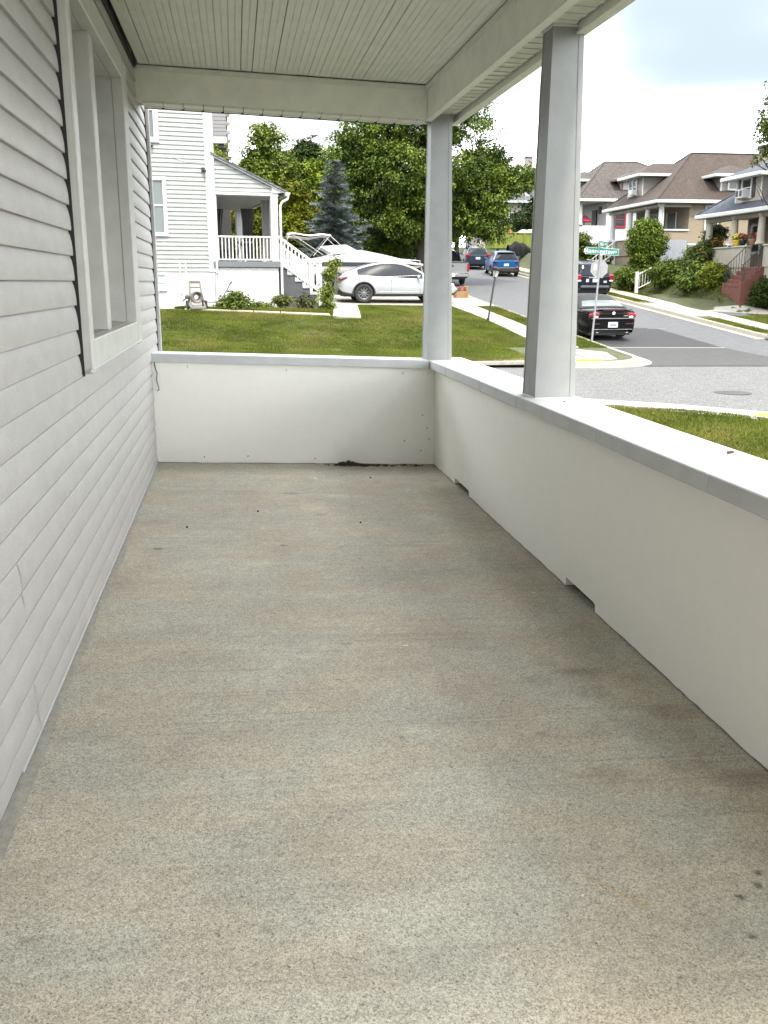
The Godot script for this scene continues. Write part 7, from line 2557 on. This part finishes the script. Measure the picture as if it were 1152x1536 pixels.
func shrubs() -> void:
	var dk := Color(0.035, 0.06, 0.010)
	var md := Color(0.125, 0.17, 0.022)
	var lt := Color(0.21, 0.25, 0.03)
	# along the neighbour's foundation
	var Gf := "small plants along the white foundation"
	bush("foundation_plant", "leafy plant with upright stems by the white foundation, right of the hose cart", onL(0.0, 32.45), [[Vector3(0, 0.28, 0), Vector3(0.40, 0.27, 0.25), 1.0], [Vector3(-0.55, 0.22, 0), Vector3(0.22, 0.16, 0.2), 0.15]], 420, leafC, Vector2(0.9, 1.5), Color(0.05, 0.075, 0.015), Color(0.13, 0.17, 0.03), 301, Gf, 12, 0.10)
	bush("foundation_plant", "thin rose like plant at the foot of the neighbour's downspout", onL(1.55, 32.75), [[Vector3(0, 0.30, 0), Vector3(0.24, 0.28, 0.2), 1.0]], 150, leafC, Vector2(0.8, 1.3), Color(0.06, 0.075, 0.02), Color(0.15, 0.16, 0.04), 302, Gf, 9, 0.10)
	bush("foundation_plant", "low weeds by the middle of the white brick porch base", onL(0.80, 32.8), [[Vector3(0, 0.06, 0), Vector3(0.35, 0.10, 0.15), 1.0]], 150, leafC, Vector2(0.8, 1.3), Color(0.06, 0.10, 0.015), Color(0.15, 0.2, 0.03), 303, Gf, 12, 0.09)
	bush("foundation_plant", "dull green tuft against the grey stair wall", onL(2.35, 33.0), [[Vector3(0, 0.24, 0), Vector3(0.22, 0.26, 0.18), 1.0]], 170, leafC, Vector2(0.8, 1.3), Color(0.05, 0.06, 0.025), Color(0.11, 0.12, 0.05), 304, Gf, 10, 0.1)
	bush("climbing_plant", "tall green climber wrapped round the newel post of the neighbour's steps", onL(3.12, 32.9), [[Vector3(0, 0.45, 0), Vector3(0.17, 0.45, 0.16), 0.8], [Vector3(0.10, 1.20, 0), Vector3(0.15, 0.45, 0.15), 0.6], [Vector3(0.25, 1.60, 0), Vector3(0.15, 0.22, 0.15), 0.25], [Vector3(-0.02, 0.08, 0), Vector3(0.25, 0.10, 0.2), 0.25]], 520, leafC, Vector2(0.7, 1.15), Color(0.06, 0.10, 0.015), Color(0.20, 0.24, 0.04), 305, "", 10, 0.09)
	# bungalow gardens on the right
	var Gh := "clipped hedges in front of the bungalows"
	bush("round_bush", "tall rounded green bush in front of the brown roofed house", P(21.25, 2.05, 47.8), [[Vector3(0, 1.25, 0), Vector3(0.98, 1.35, 0.95), 1.0], [Vector3(0.1, 2.0, 0), Vector3(0.75, 0.75, 0.75), 0.4]], 3600, leafC, Vector2(1.1, 1.8), Color(0.04, 0.075, 0.010), Color(0.15, 0.21, 0.024), 311, "", 16, 0.13)
	bush("big_shrub", "large green shrub behind the street name sign", P(20.75, 2.0, 56.5), [[Vector3(0, 1.2, 0), Vector3(1.2, 1.3, 1.1), 1.0], [Vector3(1.1, 0.8, 0.1), Vector3(1.0, 0.95, 0.9), 0.6], [Vector3(-1.2, 0.9, 0), Vector3(0.9, 1.0, 0.8), 0.4]], 4200, leafC, Vector2(1.2, 2.0), Color(0.03, 0.055, 0.01), Color(0.105, 0.15, 0.02), 312, "", 16, 0.16)
	bush("hedge", "loose green hedge farthest left behind the white gate rail", onR(20.55, 47.4), [[Vector3(0, 0.62, 0), Vector3(1.0, 0.66, 0.75), 1.0], [Vector3(0.8, 0.75, 0), Vector3(0.75, 0.55, 0.65), 0.6]], 2600, leafC, Vector2(1.0, 1.6), dk, md, 313, Gh, 16, 0.13)
	bush("hedge", "clipped dark hedge directly right of the white gate rail", onR(21.0, 44.5), [[Vector3(0, 0.55, 0), Vector3(0.85, 0.60, 0.75), 1.0], [Vector3(0.2, 0.7, 0.1), Vector3(0.6, 0.4, 0.5), 0.4]], 2400, leafC, Vector2(0.9, 1.5), dk, md, 314, Gh, 16, 0.12)
	bush("hedge", "dark boxy hedge behind the others below the grey panel boards", onR(22.2, 45.6, 0.0), [[Vector3(0, 0.32, 0), Vector3(1.1, 0.42, 0.7), 1.0]], 1500, leafC, Vector2(1.0, 1.6), Color(0.018, 0.032, 0.007), Color(0.06, 0.085, 0.014), 315, Gh, 16, 0.12)
	bush("hedge", "large leaved light green bush in the middle of the hedge row", onR(21.1, 41.9), [[Vector3(0, 0.50, 0), Vector3(0.56, 0.62, 0.5), 1.0], [Vector3(-0.35, 0.25, 0.2), Vector3(0.45, 0.34, 0.4), 0.4]], 1300, leafC, Vector2(1.3, 2.1), Color(0.035, 0.065, 0.012), Color(0.13, 0.18, 0.03), 316, Gh, 12, 0.13)
	bush("hedge", "square topped yellow green hedge left of the red brick steps", onR(21.15, 40.2), [[Vector3(0, 0.45, 0), Vector3(0.55, 0.52, 0.6), 1.0], [Vector3(0.15, 0.75, 0), Vector3(0.5, 0.22, 0.5), 0.5]], 1700, leafC, Vector2(0.9, 1.5), Color(0.05, 0.065, 0.008), lt, 317, Gh, 16, 0.11)
	bush("hedge", "dark hedge right of the red brick steps at the picture's edge", onR(22.0, 37.0), [[Vector3(-0.1, 0.6, 0.1), Vector3(0.62, 0.72, 0.6), 1.0], [Vector3(0.5, 0.7, 0.6), Vector3(0.7, 0.7, 0.6), 0.6]], 2200, leafC, Vector2(0.9, 1.5), Color(0.018, 0.036, 0.008), Color(0.055, 0.085, 0.014), 318, Gh, 16, 0.12)
	bush("flower_bush", "tall flowering bush with orange blooms at the blue roofed house's corner", onR(22.0, 42.2), [[Vector3(0, 1.25, 0), Vector3(0.75, 0.7, 0.7), 1.0], [Vector3(-0.5, 0.9, 0), Vector3(0.6, 0.6, 0.6), 0.5]], 1700, leafC, Vector2(1.0, 1.6), Color(0.03, 0.05, 0.012), Color(0.10, 0.13, 0.03), 319, "", 14, 0.13)
	var bl := thing("blossoms", "orange and pink blossoms on the tall flowering bush", "flowers", onR(22.0, 42.2))
	flowers("petals", bl, M.orange, 26, Vector3(0.05, 1.75, 0.3), Vector3(0.4, 0.35, 0.5), 0.09, 77)
	flowers("petals", bl, M.pink, 14, Vector3(-0.3, 1.2, 0.4), Vector3(0.6, 0.5, 0.5), 0.07, 78)
	bush("garden_plant", "feathery green plant beside the grey panel boards", P(24.0, 2.2, 48.6), [[Vector3(0.45, 0.5, 0), Vector3(0.55, 0.7, 0.4), 1.0]], 700, leafC, Vector2(1.1, 1.8), Color(0.05, 0.09, 0.015), Color(0.14, 0.19, 0.03), 320, "", 12, 0.13)
	bush("garden_plant", "small tree like plant under the blue roof between the first two columns", P(22.75, 2.2, 43.4), [[Vector3(0, 1.55, 0), Vector3(0.42, 0.38, 0.4), 1.0]], 800, leafC, Vector2(1.0, 1.6), Color(0.025, 0.045, 0.010), Color(0.08, 0.11, 0.02), 321, "", 14, 0.1)
	bush("verge_shrub", "dark low shrub under the maple beside the upper road", onL(10.6, 63.0), [[Vector3(0, 0.7, 0), Vector3(1.3, 0.8, 1.0), 1.0], [Vector3(1.2, 1.3, -2.0), Vector3(1.2, 0.8, 1.0), 0.6]], 1800, leafB, Vector2(0.7, 1.2), Color(0.03, 0.05, 0.012), Color(0.09, 0.12, 0.025), 322, "", 14, 0.16)

func grass() -> void:
	var r := RandomNumberGenerator.new(); r.seed = 401
	var tuft := func(n, h, sd) -> ArrayMesh:
		var q := RandomNumberGenerator.new(); q.seed = sd
		var b := Mb.new()
		for i in n:
			var p := Vector3(q.randfn(0, 0.035), -0.005, q.randfn(0, 0.035))
			var a := q.randf() * TAU
			var s := Vector3(cos(a), 0, sin(a)) * 0.006
			var l: Vector3 = Vector3(q.randfn(0, 0.5), 1.0, q.randfn(0, 0.5)).normalized() * h * q.randf_range(0.6, 1.2)
			b.tri(p - s, p + s, p + l)
		return b.mesh()
	var near_m: ArrayMesh = tuft.call(12, 0.055, 1)
	var far_m: ArrayMesh = tuft.call(9, 0.075, 2)
	var bed := func(called: String, label: String, m: ArrayMesh, n: int, pick: Callable, size: Vector2):
		var mm := MultiMesh.new()
		mm.transform_format = MultiMesh.TRANSFORM_3D
		mm.use_colors = true
		mm.mesh = m
		mm.instance_count = n
		for i in n:
			var p: Vector3 = pick.call()
			var k := r.randf_range(size.x, size.y)
			mm.set_instance_transform(i, Transform3D(Basis(Vector3.UP, r.randf() * TAU).scaled(Vector3(k * 1.3, k, k * 1.3)), p))
			var f := clampf(0.5 + 0.9 * noise.get_noise_2d(p.x * 1.6, p.z * 1.6) + r.randfn(0, 0.18), 0, 1)
			var dry := clampf(noise.get_noise_2d(p.x * 0.9 + 70, p.z * 0.9) * 1.6 + r.randfn(0, 0.22), 0, 1)
			var c := Color(0.095, 0.13, 0.016).lerp(Color(0.21, 0.25, 0.045), f).lerp(Color(0.30, 0.26, 0.10), dry * 0.75)
			mm.set_instance_color(i, Color(c.r * 0.41, c.g * 0.425, c.b * 0.31))
		var o := MultiMeshInstance3D.new()
		o.name = numbered(called, self)
		o.multimesh = mm
		o.material_override = M.grass
		add_child(o, true)
		o.set_meta("kind", "stuff")
		tag(o, label, "grass")
	bed.call("grass_blades", "sunlit mown grass of the neighbour's front lawn beyond the end parapet", far_m, 60000, func():
		while true:
			var x := r.randf_range(-4.5, 10.7)
			var D := 23.05 + 17.0 * pow(r.randf(), 1.25)
			if D < 25.0 and x > 8.9 + sqrt(maxf(0.0, 3.3 - pow(24.9 - D, 2))): continue
			if x > 8.75 and x < 9.88 and D > 26.3: continue
			if x > 7.65 and D < 26.35: continue
			if D > 38.5: continue
			var wx := lerpf(3.1, 4.0, (D - 30.5) / 8.0)
			if D > 30.4 and x > wx and x < wx + 0.85: continue
			if D > 32.75 and x < 2.9: continue
			var pd := 32.45 - (x + 1.7) * 0.276
			if absf(D - pd) < 0.24 and x < 3.1: continue
			return onL(x, D, 0.0)
		return Vector3.ZERO, Vector2(0.6, 1.15))
	bed.call("grass_blades", "short bright grass of our own corner lawn beside the parapet", near_m, 42000, func():
		while true:
			var x := r.randf_range(2.1, 9.6)
			var D := r.randf_range(3.5, 15.5)
			if D > near_edge(x) - 1.0 or near_edge(x + 0.95) < D: continue
			return Vector3(x, near_y(x, D), -D)
		return Vector3.ZERO, Vector2(0.6, 1.2))
	bed.call("grass_blades", "grass bank with dry patches below the right hand bungalows", far_m, 30000, func():
		while true:
			var D := r.randf_range(30.0, 52.0)
			var d := r.randf_range(0.15, 6.5)
			var x := kerb_x(D) + d
			if d > 0.78 and d < 1.78: continue
			if d < 0.8 and D > 34.4 and D < 40.6: continue
			var ly := 38.9 - (x - 19.4) * 0.62
			if x > 19.2 and D < ly and D > ly - 3.2 - 0.0 * x and x < 20.7: continue
			if x > 19.3 and absf(D - (37.9 - (x - 19.4) * 0.62)) < 0.75: continue
			return onR(x, D, 0.0)
		return Vector3.ZERO, Vector2(0.6, 1.2))
	bed.call("grass_blades", "longer rough grass along the foot of the neighbour's white walls", far_m, 5000, func():
		var x := r.randf_range(-1.9, 3.0)
		var pd := 32.45 - (x + 1.7) * 0.276
		return onL(x, pd + 0.25 + 1.2 * pow(r.randf(), 1.6) * clampf(0.35 + 0.2 * x, 0.2, 1.0), 0.0), Vector2(0.7, 2.0))
	bed.call("grass_blades", "strip of verge grass between the left pavement and the hill road", far_m, 6000, func():
		var D := r.randf_range(26.4, 60.0)
		return onL(r.randf_range(9.9, 10.72), D, 0.0), Vector2(0.6, 1.1))
